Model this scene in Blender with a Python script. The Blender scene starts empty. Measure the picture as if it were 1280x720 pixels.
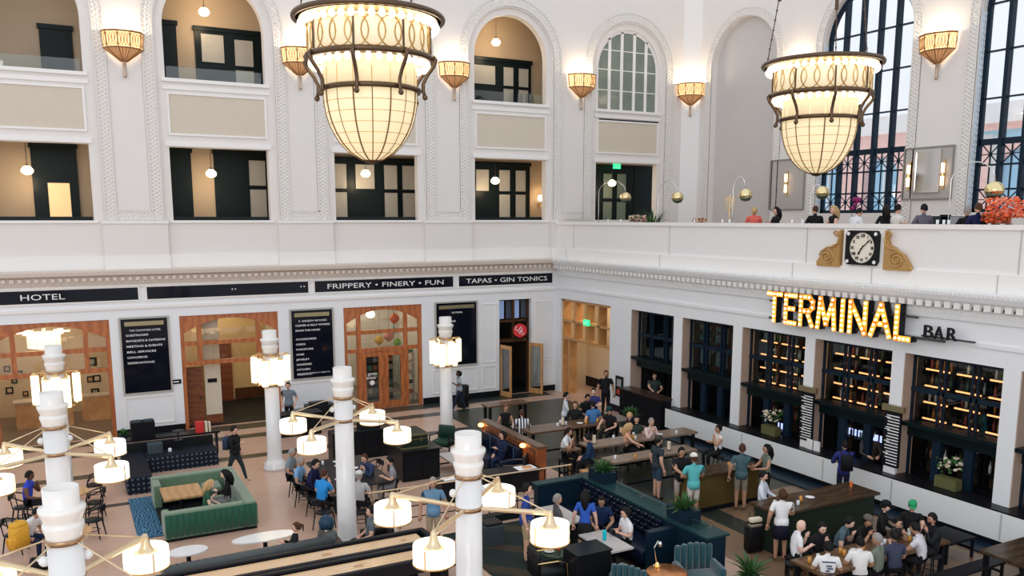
import bpy, math, random
import numpy as np
from mathutils import Vector, Matrix
random.seed(7)
PI = math.pi
SC = bpy.context.scene
COL = SC.collection
# ---------------------------------------------------------------- camera
FPX, PCY, HZ = 1058.0, 438.6, 273.0
PITCH = math.atan((PCY-HZ)/FPX); YAW = math.radians(27.95); CAMZ = 7.8
cam_d = bpy.data.cameras.new('camera'); cam = bpy.data.objects.new('camera', cam_d); COL.objects.link(cam)
cam.location = (0, 0, CAMZ); cam.rotation_euler = (PI/2-PITCH, 0, -YAW)
cam_d.sensor_width = 36; cam_d.lens = 36*FPX/1280; cam_d.shift_y = (PCY-360)/1280
cam_d.clip_end = 500
SC.camera = cam
# ---------------------------------------------------------------- sky, light, exposure
W = bpy.data.worlds.new('world'); SC.world = W; W.use_nodes = True
wn = W.node_tree.nodes; wl = W.node_tree.links
bg = wn['Background']
wc = wn.new('ShaderNodeTexCoord'); ws = wn.new('ShaderNodeSeparateXYZ'); wr = wn.new('ShaderNodeValToRGB')
wl.new(wc.outputs['Generated'], ws.inputs[0]); wl.new(ws.outputs['Z'], wr.inputs[0]); wl.new(wr.outputs[0], bg.inputs[0])
wr.color_ramp.elements[0].position = 0.0; wr.color_ramp.elements[0].color = (.93, .95, 1, 1)
wr.color_ramp.elements[1].position = 1.0; wr.color_ramp.elements[1].color = (.86, .92, 1, 1)
bg.inputs[1].default_value = 1.08
def area(name, loc, target, sx, sy, e, col=(1, 1, 1)):
    l = bpy.data.lights.new(name, 'AREA'); l.shape = 'RECTANGLE'; l.size = sx; l.size_y = sy; l.energy = e; l.color = col
    o = bpy.data.objects.new(name, l); COL.objects.link(o); o.location = loc
    o.rotation_euler = (Vector(target)-Vector(loc)).to_track_quat('-Z', 'Y').to_euler()
    return o
# added fill light brightening the hall, in place of unseen windows behind camera
area('window_daylight', (-9, -6, 15), (14, 26, 6), 14, 9, 1500, (1, .98, .95))
SC.view_settings.view_transform = 'Standard'; SC.view_settings.look = 'None'
SC.view_settings.gamma = 1; SC.view_settings.use_curve_mapping = False
SC.view_settings.exposure = -0.03
# ---------------------------------------------------------------- pixel -> place helpers
FW = Vector((math.sin(YAW)*math.cos(PITCH), math.cos(YAW)*math.cos(PITCH), -math.sin(PITCH)))
RT = Vector((math.cos(YAW), -math.sin(YAW), 0)); UP = RT.cross(FW)
def ray(x, y): return FW + RT*((x-640)/FPX) + UP*((PCY-y)/FPX)
def atz(x, y, z=0.0):
    d = ray(x, y); t = (z-CAMZ)/d.z; return Vector((d.x*t, d.y*t, z))
def onY(x, y, Y0):
    d = ray(x, y); t = Y0/d.y; return Vector((d.x*t, Y0, CAMZ+d.z*t))
def onX(x, y, X0):
    d = ray(x, y); t = X0/d.x; return Vector((X0, d.y*t, CAMZ+d.z*t))
def face(a): return math.radians(a)-YAW      # 0 = towards picture right, 90 = away, 270 = towards the camera
# ---------------------------------------------------------------- materials
MC = {}
def mat(name, col=(.8, .8, .8), rough=.5, metal=0, emi=0, ecol=None, noise=0, nscale=8, bump=0, bscale=60, coat=0, sheen=0, wave=None):
    if name in MC: return MC[name]
    m = bpy.data.materials.new(name); m.use_nodes = True; n = m.node_tree.nodes; l = m.node_tree.links
    b = n['Principled BSDF']
    b.inputs['Base Color'].default_value = (*col, 1); b.inputs['Roughness'].default_value = rough; b.inputs['Metallic'].default_value = metal
    if max(col) < .12 and not metal: b.inputs['Specular IOR Level'].default_value = .18
    if coat and max(col) > .12: b.inputs['Coat Weight'].default_value = coat
    if sheen: b.inputs['Sheen Weight'].default_value = sheen
    if emi:
        b.inputs['Emission Color'].default_value = (*(ecol or col), 1); b.inputs['Emission Strength'].default_value = emi
    tc = None
    if noise or bump or wave: tc = n.new('ShaderNodeTexCoord')
    if noise:
        t = n.new('ShaderNodeTexNoise'); t.inputs['Scale'].default_value = nscale; t.inputs['Detail'].default_value = 5
        r = n.new('ShaderNodeMix'); r.data_type = 'RGBA'
        r.inputs[6].default_value = (*[max(0, c*(1-noise)) for c in col], 1); r.inputs[7].default_value = (*[min(1, c*(1+noise)) for c in col], 1)
        l.new(tc.outputs['Object'], t.inputs[0]); l.new(t.outputs[0], r.inputs[0]); l.new(r.outputs[2], b.inputs['Base Color'])
    if wave:      # (second colour, scale, direction, threshold)
        t = n.new('ShaderNodeTexWave'); t.bands_direction = wave[2]; t.inputs['Scale'].default_value = wave[1]; t.inputs['Distortion'].default_value = wave[4] if len(wave) > 4 else 0
        r = n.new('ShaderNodeValToRGB'); r.color_ramp.interpolation = 'CONSTANT' if wave[3] else 'LINEAR'
        r.color_ramp.elements[0].color = (*col, 1); r.color_ramp.elements[1].color = (*wave[0], 1)
        if wave[3]: r.color_ramp.elements[1].position = wave[3]
        l.new(tc.outputs['Object'], t.inputs[0]); l.new(t.outputs[0], r.inputs[0]); l.new(r.outputs[0], b.inputs['Base Color'])
    if bump:
        t = n.new('ShaderNodeTexNoise'); t.inputs['Scale'].default_value = bscale
        bp = n.new('ShaderNodeBump'); bp.inputs['Strength'].default_value = bump; bp.inputs['Distance'].default_value = .02
        l.new(tc.outputs['Object'], t.inputs[0]); l.new(t.outputs[0], bp.inputs['Height']); l.new(bp.outputs[0], b.inputs['Normal'])
    MC[name] = m
    return m
def glass(name, tint=(1, 1, 1), refl=.12, rough=.02):
    if name in MC: return MC[name]
    m = bpy.data.materials.new(name); m.use_nodes = True; n = m.node_tree.nodes; l = m.node_tree.links
    n.remove(n['Principled BSDF']); o = n['Material Output']
    a = n.new('ShaderNodeBsdfTransparent'); a.inputs[0].default_value = (*tint, 1)
    g = n.new('ShaderNodeBsdfGlossy'); g.inputs['Roughness'].default_value = rough
    x = n.new('ShaderNodeMixShader'); x.inputs[0].default_value = refl
    l.new(a.outputs[0], x.inputs[1]); l.new(g.outputs[0], x.inputs[2]); l.new(x.outputs[0], o.inputs[0])
    MC[name] = m; return m
WHITE = mat('white_plaster', (.80, .765, .73), .55, noise=.03, nscale=1.5)
WHITE2 = mat('trim_white_paint', (.88, .86, .83), .45)
ORN = mat('ornament_plaster', (.78, .75, .71), .6)
BEIGE = mat('beige_panel_plaster', (.66, .58, .475), .7, noise=.04, nscale=3)
CORR = mat('corridor_tan_plaster', (.52, .40, .27), .7, noise=.08, nscale=1)
GREYW = mat('grey_niche_plaster', (.60, .57, .55), .7, noise=.04, nscale=1)
COOLW = mat('cool_white_paint', (.86, .88, .90), .4, noise=.02)
DKG = mat('dark_green_paint', (.006, .012, .012), .35)
DKN = mat('dark_navy_metal', (.006, .019, .036), .4, 0)
BLK = mat('black_paint', (.008, .009, .012), .35)
BLKG = mat('black_glossy_panel', (.006, .007, .014), .06)
WOOD = mat('orange_oak_wood', (.50, .16, .045), .4, wave=((.38, .105, .03), 1.2, 'X', 0, 9), coat=.2)
WOODL = mat('light_oak_wood', (.62, .33, .13), .4, wave=((.5, .25, .09), 1.5, 'Y', 0, 8), coat=.2)
WOODD = mat('dark_walnut_wood', (.10, .045, .02), .3, wave=((.06, .028, .013), 2, 'Y', 0, 8), coat=.3)
WOODM = mat('worn_brown_wood', (.15, .08, .04), .35, wave=((.09, .048, .022), 2, 'X', 0, 8), coat=.3)
BRASS = mat('brass_metal', (.80, .57, .26), .25, 1)
BRONZE = mat('bronze_metal', (.12, .078, .048), .4, .8)
CHROME = mat('chrome_metal', (.75, .75, .75), .12, 1)
GOLD = mat('gilded_wood', (.50, .29, .10), .45, .3, noise=.25, nscale=10)
LETTER = mat('white_lettering', (.9, .9, .9), .5)
# ---------------------------------------------------------------- mesh builder
class MB:
    def __init__(s): s.v = []; s.f = []; s.T = None
    def add(s, vs, fs):
        k = len(s.v)
        if s.T is not None: vs = [tuple(s.T @ Vector(v)) for v in vs]
        s.v += [tuple(v) for v in vs]; s.f += [tuple(i+k for i in f) for f in fs]; return s
    def bx(s, x0, x1, y0, y1, z0, z1):
        if x0 > x1: x0, x1 = x1, x0
        if y0 > y1: y0, y1 = y1, y0
        if z0 > z1: z0, z1 = z1, z0
        return s.add([(x0, y0, z0), (x1, y0, z0), (x1, y1, z0), (x0, y1, z0), (x0, y0, z1), (x1, y0, z1), (x1, y1, z1), (x0, y1, z1)],
                     [(0, 3, 2, 1), (4, 5, 6, 7), (0, 1, 5, 4), (1, 2, 6, 5), (2, 3, 7, 6), (3, 0, 4, 7)])
    def box(s, c, d, rz=0):
        M = Matrix.Translation(c) @ Matrix.Rotation(rz, 4, 'Z'); a, b, e = d[0]/2, d[1]/2, d[2]/2
        vs = [tuple(M @ Vector(p)) for p in [(-a, -b, -e), (a, -b, -e), (a, b, -e), (-a, b, -e), (-a, -b, e), (a, -b, e), (a, b, e), (-a, b, e)]]
        return s.add(vs, [(0, 3, 2, 1), (4, 5, 6, 7), (0, 1, 5, 4), (1, 2, 6, 5), (2, 3, 7, 6), (3, 0, 4, 7)])
    def rbox(s, x0, x1, y0, y1, z0, z1, r=.04, n=3):   # box with rounded vertical edges and a softened top
        def ring(ins, z):
            out = []
            rr = max(r-ins, .004)
            for cx, cy, a0 in ((x1-r, y1-r, 0), (x0+r, y1-r, 90), (x0+r, y0+r, 180), (x1-r, y0+r, 270)):
                for k in range(n+1):
                    a = math.radians(a0+90*k/n); out.append((cx+rr*math.cos(a), cy+rr*math.sin(a), z))
            return out
        rings = [ring(0, z0), ring(0, z1-r*.8), ring(r*.3, z1-r*.25), ring(r*.8, z1)]
        N = 4*(n+1); vs = [p for q in rings for p in q]; fs = []
        for a in range(3):
            for k in range(N): fs.append((a*N+k, a*N+(k+1) % N, (a+1)*N+(k+1) % N, (a+1)*N+k))
        fs.append(tuple(range(3*N, 4*N))); fs.append(tuple(range(N-1, -1, -1)))
        return s.add(vs, fs)
    def lathe(s, prof, n=16, c=(0, 0, 0), sq=1, a0=0, a1=2*PI):
        full = abs(a1-a0-2*PI) < 1e-6; m = n if full else n+1; vs = []; fs = []
        for r, z in prof:
            for k in range(m):
                a = a0+(a1-a0)*k/n; vs.append((c[0]+r*math.cos(a), c[1]+r*sq*math.sin(a), c[2]+z))
        for i in range(len(prof)-1):
            for k in range(n if not full else m):
                k2 = (k+1) % m
                if not full and k == n: continue
                fs.append((i*m+k, i*m+k2, (i+1)*m+k2, (i+1)*m+k))
        if full:
            if prof[0][0] > 1e-4: fs.append(tuple(range(m-1, -1, -1)))
            if prof[-1][0] > 1e-4: fs.append(tuple(range((len(prof)-1)*m, len(prof)*m)))
        return s.add(vs, fs)
    def cyl(s, x, y, z0, z1, r, r1=None, n=12): return s.lathe([(r, z0), (r1 if r1 is not None else r, z1)], n, (x, y, 0))
    def ball(s, c, r, n=10, m=6, sz=1):
        return s.lathe([(max(r*math.sin(PI*i/m), 1e-5), -r*sz*math.cos(PI*i/m)) for i in range(m+1)], n, c)
    def tube(s, pts, r, n=6, closed=False):
        P = [Vector(p) for p in pts]; m = len(P); rs = r if isinstance(r, (list, tuple)) else [r]*m
        vs = []; fs = []; ref = None
        for i in range(m):
            if closed: d = P[(i+1) % m]-P[i-1]
            else: d = P[min(i+1, m-1)]-P[max(i-1, 0)]
            if d.length < 1e-9: d = Vector((0, 0, 1))
            d.normalize()
            if ref is None: ref = Vector((0, 0, 1)) if abs(d.z) < .9 else Vector((1, 0, 0))
            u = d.cross(ref)
            if u.length < 1e-6: u = d.orthogonal()
            u.normalize(); w = u.cross(d).normalized(); ref = w
            for k in range(n):
                a = 2*PI*k/n; vs.append(tuple(P[i]+(u*math.cos(a)+w*math.sin(a))*rs[i]))
        for i in range(m if closed else m-1):
            j = (i+1) % m
            for k in range(n): fs.append((i*n+k, i*n+(k+1) % n, j*n+(k+1) % n, j*n+k))
        if not closed: fs.append(tuple(range(n-1, -1, -1))); fs.append(tuple(range((m-1)*n, m*n)))
        return s.add(vs, fs)
    def prism(s, poly, lo, hi, plane='xz'):      # extrude a polygon; convex or simple
        n = len(poly)
        def p(a, b, t): return (a, t, b) if plane == 'xz' else ((t, a, b) if plane == 'yz' else (a, b, t))
        vs = [p(a, b, lo) for a, b in poly]+[p(a, b, hi) for a, b in poly]
        fs = [tuple(range(n-1, -1, -1)), tuple(range(n, 2*n))]+[(i, (i+1) % n, n+(i+1) % n, n+i) for i in range(n)]
        return s.add(vs, fs)
    def strip(s, A, B, lo, hi, plane='xz'):      # slab between two polylines A and B (same length)
        def p(q, t): return (q[0], t, q[1]) if plane == 'xz' else (t, q[0], q[1])
        for i in range(len(A)-1):
            q = [A[i], A[i+1], B[i+1], B[i]]
            s.add([p(a, lo) for a in q]+[p(a, hi) for a in q], [(3, 2, 1, 0), (4, 5, 6, 7), (0, 1, 5, 4), (1, 2, 6, 5), (2, 3, 7, 6), (3, 0, 4, 7)])
        return s
    def mesh(s, name, m, smooth=False):
        me = bpy.data.meshes.new(name); me.from_pydata(s.v, [], s.f); me.materials.append(m)
        if smooth: me.polygons.foreach_set('use_smooth', [True]*len(me.polygons))
        me.update(); return me
    def build(s, name, m, parent=None, smooth=False, loc=None, rz=0):
        o = bpy.data.objects.new(name, s.mesh(name, m, smooth)); COL.objects.link(o)
        if parent is not None: o.parent = parent
        if loc is not None: o.location = loc
        if rz: o.rotation_euler = (0, 0, rz)
        return o
def tag(o, label=None, cat=None, group=None, kind=None):
    if label: o['label'] = label
    if cat: o['category'] = cat
    if group: o['group'] = group
    if kind: o['kind'] = kind
    return o
def thing(name, label, cat, loc=(0, 0, 0), rz=0, group=None):
    o = bpy.data.objects.new(name, None); o.empty_display_size = .1; COL.objects.link(o); o.location = loc; o.rotation_euler = (0, 0, rz)
    return tag(o, label, cat, group)
def link(name, me, parent=None, loc=None, rz=0):
    o = bpy.data.objects.new(name, me); COL.objects.link(o)
    if parent is not None: o.parent = parent
    if loc is not None: o.location = loc
    if rz: o.rotation_euler = (0, 0, rz)
    return o
KIDS = {}
def dup(root, loc, rz=0, label=None, group=None):
    def cp(o, par):
        c = o.copy(); COL.objects.link(c); c.parent = par
        for ch in [q for q in o.children]: cp(ch, c)
        return c
    r = cp(root, None); r.location = loc; r.rotation_euler = (0, 0, rz)
    if label: r['label'] = label
    if group: r['group'] = group
    return r
def struct(name, mb, m, parent=None, smooth=False):
    o = mb.build(name, m, parent, smooth)
    if parent is None: o['kind'] = 'structure'
    return o
_ft = {}
def text(s, h, m, name='lettering', parent=None, loc=(0, 0, 0), rot=(PI/2, 0, 0), depth=.01, align='LEFT', width=None, weight=0, kind=None):
    c = bpy.data.curves.new('txt', 'FONT'); c.body = s; c.size = h*1.4; c.extrude = depth; c.align_x = align; c.offset = weight; c.resolution_u = 2
    t = bpy.data.objects.new('txt', c); COL.objects.link(t)
    dg = bpy.context.evaluated_depsgraph_get(); me = bpy.data.meshes.new_from_object(t.evaluated_get(dg))
    bpy.data.objects.remove(t); bpy.data.curves.remove(c)
    xs = [v.co.x for v in me.vertices]
    if width and xs:
        k = width/(max(xs)-min(xs))
        for v in me.vertices: v.co.x *= k
    me.materials.clear(); me.materials.append(m); me.name = name
    o = bpy.data.objects.new(name, me); COL.objects.link(o); o.location = loc; o.rotation_euler = rot
    if parent is not None: o.parent = parent
    return o
def arc(c, z, r, a0=0, a1=PI, n=24): return [(c+r*math.cos(a0+(a1-a0)*k/n), z+r*math.sin(a0+(a1-a0)*k/n)) for k in range(n+1)]
# ================================================================ THE HALL
YA, XB, XW = 32.85, 19.65, 27.14      # back wall, right wall (ground floor), window wall of the mezzanine
LEFT_END = -9.0
# floor
def floor_mat(name, c1, c2, scale=180, rough=.22):
    m = bpy.data.materials.new(name); m.use_nodes = True; n = m.node_tree.nodes; l = m.node_tree.links; b = n['Principled BSDF']
    tc = n.new('ShaderNodeTexCoord'); t = n.new('ShaderNodeTexNoise'); t.inputs['Scale'].default_value = .35; t.inputs['Detail'].default_value = 6
    v = n.new('ShaderNodeTexVoronoi'); v.inputs['Scale'].default_value = scale/8
    a = n.new('ShaderNodeMix'); a.data_type = 'RGBA'; a.inputs[6].default_value = (*c1, 1); a.inputs[7].default_value = (*c2, 1)
    d = n.new('ShaderNodeMix'); d.data_type = 'RGBA'; d.blend_type = 'MULTIPLY'; d.inputs[0].default_value = .12
    l.new(tc.outputs['Object'], t.inputs[0]); l.new(tc.outputs['Object'], v.inputs[0]); l.new(t.outputs[0], a.inputs[0])
    l.new(a.outputs[2], d.inputs[6]); l.new(v.outputs['Color'], d.inputs[7]); l.new(d.outputs[2], b.inputs['Base Color'])
    b.inputs['Roughness'].default_value = rough
    return m
PEACH = floor_mat('peach_terrazzo', (.54, .34, .245), (.70, .48, .37))
TAN = floor_mat('brown_terrazzo', (.20, .125, .075), (.30, .19, .12), rough=.3)
DKF = floor_mat('dark_green_terrazzo', (.018, .028, .024), (.04, .05, .042), rough=.3)
struct('floor', MB().bx(-14, 24.2, -2, 40, -.3, 0), PEACH)
struct('floor', MB().bx(13.2, 19.0, 4, 30.6, 0, .006), TAN)  # tan floor darkened in its colour to carry the shade by the bar
# inlaid floor bands parallel to the back wall and to the bar
for (y0, y1, x0, x1) in ((30.6, 31.15, -14, 19), (27.9, 28.35, -14, 13.2), (24.75, 25.0, -14, 3.5)):
    struct('trim_1', MB().bx(x0, x1, y0, y1, 0, .004), DKF)
struct('trim_2', MB().bx(-14, 19, 32.0, 32.85, 0, .003), DKF)
struct('trim_3', MB().bx(14.55, 15.25, 4, 20.5, .004, .010), DKF)
struct('trim_3', MB().bx(13.2, 19.0, 17.4, 30.6, .004, .009), mat('shaded_green_terrazzo', (.05, .05, .035), .3, noise=.3, nscale=2))  # dark sheet over the bar floor, shade put into its colour
struct('floor', MB().bx(7.9, 12.35, 6, 18.6, .004, .012), mat('dark_lounge_carpet', (.016, .026, .024), .8, wave=((.05, .04, .025), .35, 'DIAGONAL', .8)))
# ---------------------------------------------------------------- back wall, ground floor
OPS = [(-2.36, 1.34), (3.66, 7.22), (9.81, 13.16), (16.8, 18.4)]
m = MB(); xs = [LEFT_END]+[v for o in OPS for v in o]+[XB+.4]
for i in range(0, len(xs), 2): m.bx(xs[i], xs[i+1], YA, YA+.45, 0, 4.27)
m.bx(LEFT_END, XB+.4, YA, YA+.45, 4.27, 5.95)
WA = struct('wall_back', m, COOLW)
for i in range(0, len(xs), 2):      # black base and framed panels below the boards
    MB().bx(xs[i], xs[i+1], YA-.03, YA, 0, .26).build('baseboard_back', BLK, WA)
def frame(mb, x0, x1, z0, z1, y, w=.05, d=.03):
    mb.bx(x0, x1, y-d, y, z0, z0+w).bx(x0, x1, y-d, y, z1-w, z1).bx(x0, x0+w, y-d, y, z0+w, z1-w).bx(x1-w, x1, y-d, y, z0+w, z1-w)
for x0, x1 in ((1.66, 3.32), (7.6, 9.4), (13.6, 15.75), (15.95, 16.65), (18.6, 19.5)):
    q = MB(); frame(q, x0, x1, .38, 1.42, YA); q.build('panel_moulding', WHITE2, WA)
for x0, x1 in ((15.95, 16.65), (18.6, 19.5)):
    q = MB(); frame(q, x0, x1, 1.55, 4.15, YA); q.build('panel_moulding', WHITE2, WA)
# entablature: architrave lines, sign frames, dentils, cornice
q = MB()
q.bx(LEFT_END, XB, YA-.06, YA, 4.62, 4.72).bx(LEFT_END, XB, YA-.09, YA, 5.42, 5.5)
q.build('architrave_moulding', WHITE2, WA)
q = MB(); q.prism([(YA, 5.5), (YA-.12, 5.5), (YA-.2, 5.78), (YA-.38, 5.86), (YA-.42, 5.98), (YA-.42, 6.04), (YA, 6.04)], LEFT_END, XB-.02, 'yz')
q.build('cornice', mat('cornice_plaster', (.72, .64, .57), .6), WA)
q = MB(); x = LEFT_END
while x < XB-.3: q.bx(x, x+.12, YA-.30, YA-.16, 5.66, 5.78); x += .24
tag(q.build('dentils', MC['cornice_plaster'], WA), kind='stuff')
q = MB(); x = LEFT_END
while x < XB-.3: q.bx(x, x+.05, YA-.15, YA-.11, 5.52, 5.64); x += .1
tag(q.build('bead_course', mat('pinkish_bead_plaster', (.66, .58, .52), .6), WA), kind='stuff')
# ---------------------------------------------------------------- back wall, upper floors: arched bays
BAYS = [-6.67, -.61, 5.42, 11.4, 17.44, 23.53]
SPR = 14.5; TOP = 18.6
UW = MB(); RING = MB(); INF = MB()
def bay_wall(mb, c, hwL, hwR, r, z0, y0, y1, plane='xz'):
    a = arc(c, SPR, r, 0, PI, 24); b = []
    for k, (x, z) in enumerate(a):
        t = k/24
        b.append((c+hwR-(hwL+hwR)*t, TOP))
    mb.strip(a, b, y0, y1, plane)
    def bb(x0, x1, z0, z1): mb.bx(x0, x1, y0, y1, z0, z1) if plane == 'xz' else mb.bx(y0, y1, x0, x1, z0, z1)
    bb(c+r, c+hwR, z0, SPR); bb(c-hwL, c-r, z0, SPR)
    # side wedges between spring line and top
    mb.strip([(c+hwR, SPR), (c+hwR, TOP)], [(c+r, SPR), (c+hwR, TOP)], y0, y1, plane)
    mb.strip([(c-hwL, TOP), (c-hwL, SPR)], [(c-hwL, TOP), (c-r, SPR)], y0, y1, plane)
for i, c in enumerate(BAYS):
    hl = (c-BAYS[i-1])/2 if i else 3.03; hr = (BAYS[i+1]-c)/2 if i < 5 else XW-c
    bay_wall(UW, c, hl, hr, 2.0, 6.04, YA, YA+.5)
UPW = struct('wall_back', UW, WHITE)
# plain plinth and pilaster blocks on the ledge
for i, c in enumerate(BAYS):
    x0, x1 = c+2.0, c+4.05
    if i == 4: x0, x1 = c+2.0, XB
    if i == 5: continue
    MB().bx(x0-.03, x1+.03, YA-.07, YA, 6.04, 7.62).build('pilaster_base', WHITE, UPW)
    MB().bx(x0-.05, x1+.05, YA-.10, YA, 6.04, 6.5).build('plinth', WHITE2, UPW)
    MB().bx(x0-.06, x1+.06, YA-.12, YA, 7.62, 7.72).build('base_moulding', WHITE2, UPW)
# infill of each bay
for i, c in enumerate(BAYS):
    q = MB(); y0, y1 = YA+.10, YA+.45; o = 1.73
    q.bx(c-2, c+2, y0, y1, 6.04, 7.70)
    q.bx(c-2, c+2, y0, y1, 10.32, 12.62 if i < 5 else 12.62)
    for z0, z1 in ((7.70, 10.32), (12.62, SPR)):
        q.bx(c-2, c-o, y0, y1, z0, z1).bx(c+o, c+2, y0, y1, z0, z1)
    q.strip(arc(c, SPR, o, 0, PI, 24), arc(c, SPR, 2.0, 0, PI, 24), y0, y1)
    q.build('bay_infill', WHITE, UPW)
    q = MB().bx(c-2, c+2, YA+.02, YA+.1, 6.04, 6.5).bx(c-1.85, c+1.85, YA+.02, YA+.46, 7.64, 7.73).bx(c-1.85, c+1.85, YA, YA+.46, 12.56, 12.68)
    q.bx(c-1.85, c+1.85, YA+.04, YA+.1, 10.34, 10.52).bx(c-1.85, c+1.85, YA+.04, YA+.1, 12.3, 12.44)
    q.build('sill_moulding', WHITE2, UPW)
    MB().bx(c-1.66, c+1.66, YA+.075, YA+.1, 10.78, 12.14).build('spandrel_panel', BEIGE, UPW)
    q = MB(); frame(q, c-1.72, c+1.72, 10.72, 12.2, YA+.1, .07, .06); q.build('spandrel_frame', WHITE2, UPW)
# ornament bands: a flat raised band studded with small rosettes
def rosette(mb, p, r, y, plane, sgn):
    if plane == 'xz': vs = [(p[0]+r*math.cos(k*PI/3), y, p[1]+r*math.sin(k*PI/3)) for k in range(6)]+[(p[0], y-.035*sgn, p[1])]
    else: vs = [(y, p[0]+r*math.cos(k*PI/3), p[1]+r*math.sin(k*PI/3)) for k in range(6)]+[(y-.05*sgn, p[0], p[1])]
    mb.add(vs, [(k, (k+1) % 6, 6) for k in range(6)])
def orn_band(c, r0, r1, zb, y, plane='xz', right=True, left=True, arch=True):
    mb = MB(); st = MB(); rm = (r0+r1)/2; yy = y-.03; e = .03
    for w0, w1, d in ((r0, r0+.05, .05), (r1-.05, r1, .05), (r0, r1, .02)):
        if arch: mb.strip(arc(c, SPR, w0, 0, PI, 30), arc(c, SPR, w1, 0, PI, 30), y-d, y, plane)
        for sg, on in ((1, right), (-1, left)):
            if not on: continue
            a, b = sorted((c+sg*w0, c+sg*w1))
            mb.bx(a, b, y-d, y, zb, SPR) if plane == 'xz' else mb.bx(y-d, y, a, b, zb, SPR)
    if arch:
        n = int(PI*rm/.135)
        for k in range(1, n):
            a = PI*k/n
            for dr in (-.10, 0, .10): rosette(st, (c+(rm+dr)*math.cos(a+(.03 if dr == 0 else 0)), SPR+(rm+dr)*math.sin(a+(.03 if dr == 0 else 0))), .055, y-.02, plane, 1)
    z = zb+.1; k = 0
    while z < SPR:
        for sg, on in ((1, right), (-1, left)):
            if on:
                for dr in (-.10, 0, .10): rosette(st, (c+sg*(rm+dr), z+(.065 if dr == 0 else 0)), .055, y-.02, plane, 1)
        z += .135; k += 1
    return mb, st
for i, c in enumerate(BAYS):
    mb, st = orn_band(c, 2.06, 2.46, 7.74, YA)
    mb.build('archivolt_band', ORN, UPW); tag(st.build('rosette_ornament', ORN, UPW), kind='stuff')
    if i < 5:   # the band returns under the pilaster panel
        x0, x1 = c+2.46, c+3.58
        b = MB().bx(x0, x1, YA-.02, YA, 7.74, 8.1).bx(x0, x1, YA-.05, YA, 8.05, 8.1); st = MB(); x = x0+.05
        while x < x1:
            for z in (7.80, 7.89, 7.98): rosette(st, (x+(.06 if z == 7.89 else 0), z), .05, YA-.02, 'xz', 1)
            x += .135
        b.build('archivolt_band', ORN, UPW); tag(st.build('rosette_ornament', ORN, UPW), kind='stuff')
# chamfered corner pier between the back wall and the window wall
q = MB(); q.add([(XW-.6, YA, 6.4), (XW, YA-.6, 6.4), (XW, YA, 6.4), (XW-.6, YA, TOP), (XW, YA-.6, TOP), (XW, YA, TOP)], [(0, 1, 4, 3), (3, 4, 5), (0, 2, 1)])
struct('wall_back', q, mat('pier_plaster', (.84, .83, .81), .5))
# ---------------------------------------------------------------- corridors behind the back wall
YC = 35.3
CW = struct('wall_back', MB().bx(LEFT_END, XW, YC, YC+.3, 6.6, TOP), CORR)
struct('floor', MB().bx(LEFT_END, XW, YA+.45, YC, 7.2, 7.3), mat('corridor_carpet', (.05, .05, .06), .9))
struct('floor', MB().bx(LEFT_END, XW, YA+.45, YC, 12.2, 12.3), MC['corridor_carpet'])
struct('ceiling', MB().bx(LEFT_END, XW, YA+.45, YC, 11.0, 11.1), mat('corridor_ceiling', (.72, .62, .5), .8))
struct('ceiling', MB().bx(LEFT_END, XW, YA+.45, YC, 17.2, 17.3), MC['corridor_ceiling'])
FROST = mat('frosted_glass_pane', (.50, .47, .40), .35, noise=.12, nscale=3)
FROSTG = mat('green_grey_glass', (.20, .24, .20), .12, noise=.2, nscale=2)
LITP = mat('lit_frosted_pane', (.8, .55, .25), .4, emi=.55, ecol=(1, .72, .36))
dn = [0]
def door_unit(x0, x1, z0, z1, panes, leaf=True, m=None):
    """dark joinery on the corridor wall; panes = list of (fx0,fx1,fz0,fz1) fractions"""
    dn[0] += 1
    r = struct('door_%d' % dn[0], MB().bx(x0, x1, YC-.10, YC, z0, z1).bx(x0-.05, x1+.05, YC-.16, YC, z1-.16, z1), DKG)
    for a, b, cc, d in panes:
        MB().bx(x0+(x1-x0)*a, x0+(x1-x0)*b, YC-.115, YC-.10, z0+(z1-z0)*cc, z0+(z1-z0)*d).build('frosted_pane', m or FROST, r)
        q = MB(); frame(q, x0+(x1-x0)*a-.03, x0+(x1-x0)*b+.03, z0+(z1-z0)*cc-.03, z0+(z1-z0)*d+.03, YC-.10, .03, .03); q.build('pane_frame', DKG, r)
    return r
def px(x): return onY(x, 230, YC).x
Z1a, Z2a = 7.3, 12.3
def pz(y, x=300): return onY(x, y, YC).z
# first gallery
door_unit(px(41), px(98), Z1a, 10.45, [(.32, .80, .16, .56)], m=LITP)
door_unit(px(206), px(240), Z1a, 10.45, [])
door_unit(px(268), px(337), Z1a, 10.45, [(.62, .92, .16, .52), (.62, .92, .57, .88)])
door_unit(px(414), px(524), Z1a, 10.35, [(.02, .16, .16, .52), (.02, .16, .57, .90), (.26, .47, .57, .90), (.58, .73, .14, .52), (.58, .73, .57, .90), (.79, .94, .14, .52), (.79, .94, .57, .90)])
door_unit(px(590), px(661), Z1a, 10.35, [(.05, .27, .57, .88), (.45, .64, .14, .52), (.45, .64, .57, .88), (.74, .92, .14, .52), (.74, .92, .57, .88)])
door_unit(px(744), px(790), Z1a, 10.4, [(.18, .42, .08, .42), (.18, .42, .48, .86), (.55, .80, .08, .42), (.55, .80, .48, .86)], m=mat('dim_green_glass', (.16, .20, .16), .2))
door_unit(px(791), px(826), Z1a, 10.4, [], m=None)
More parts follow.
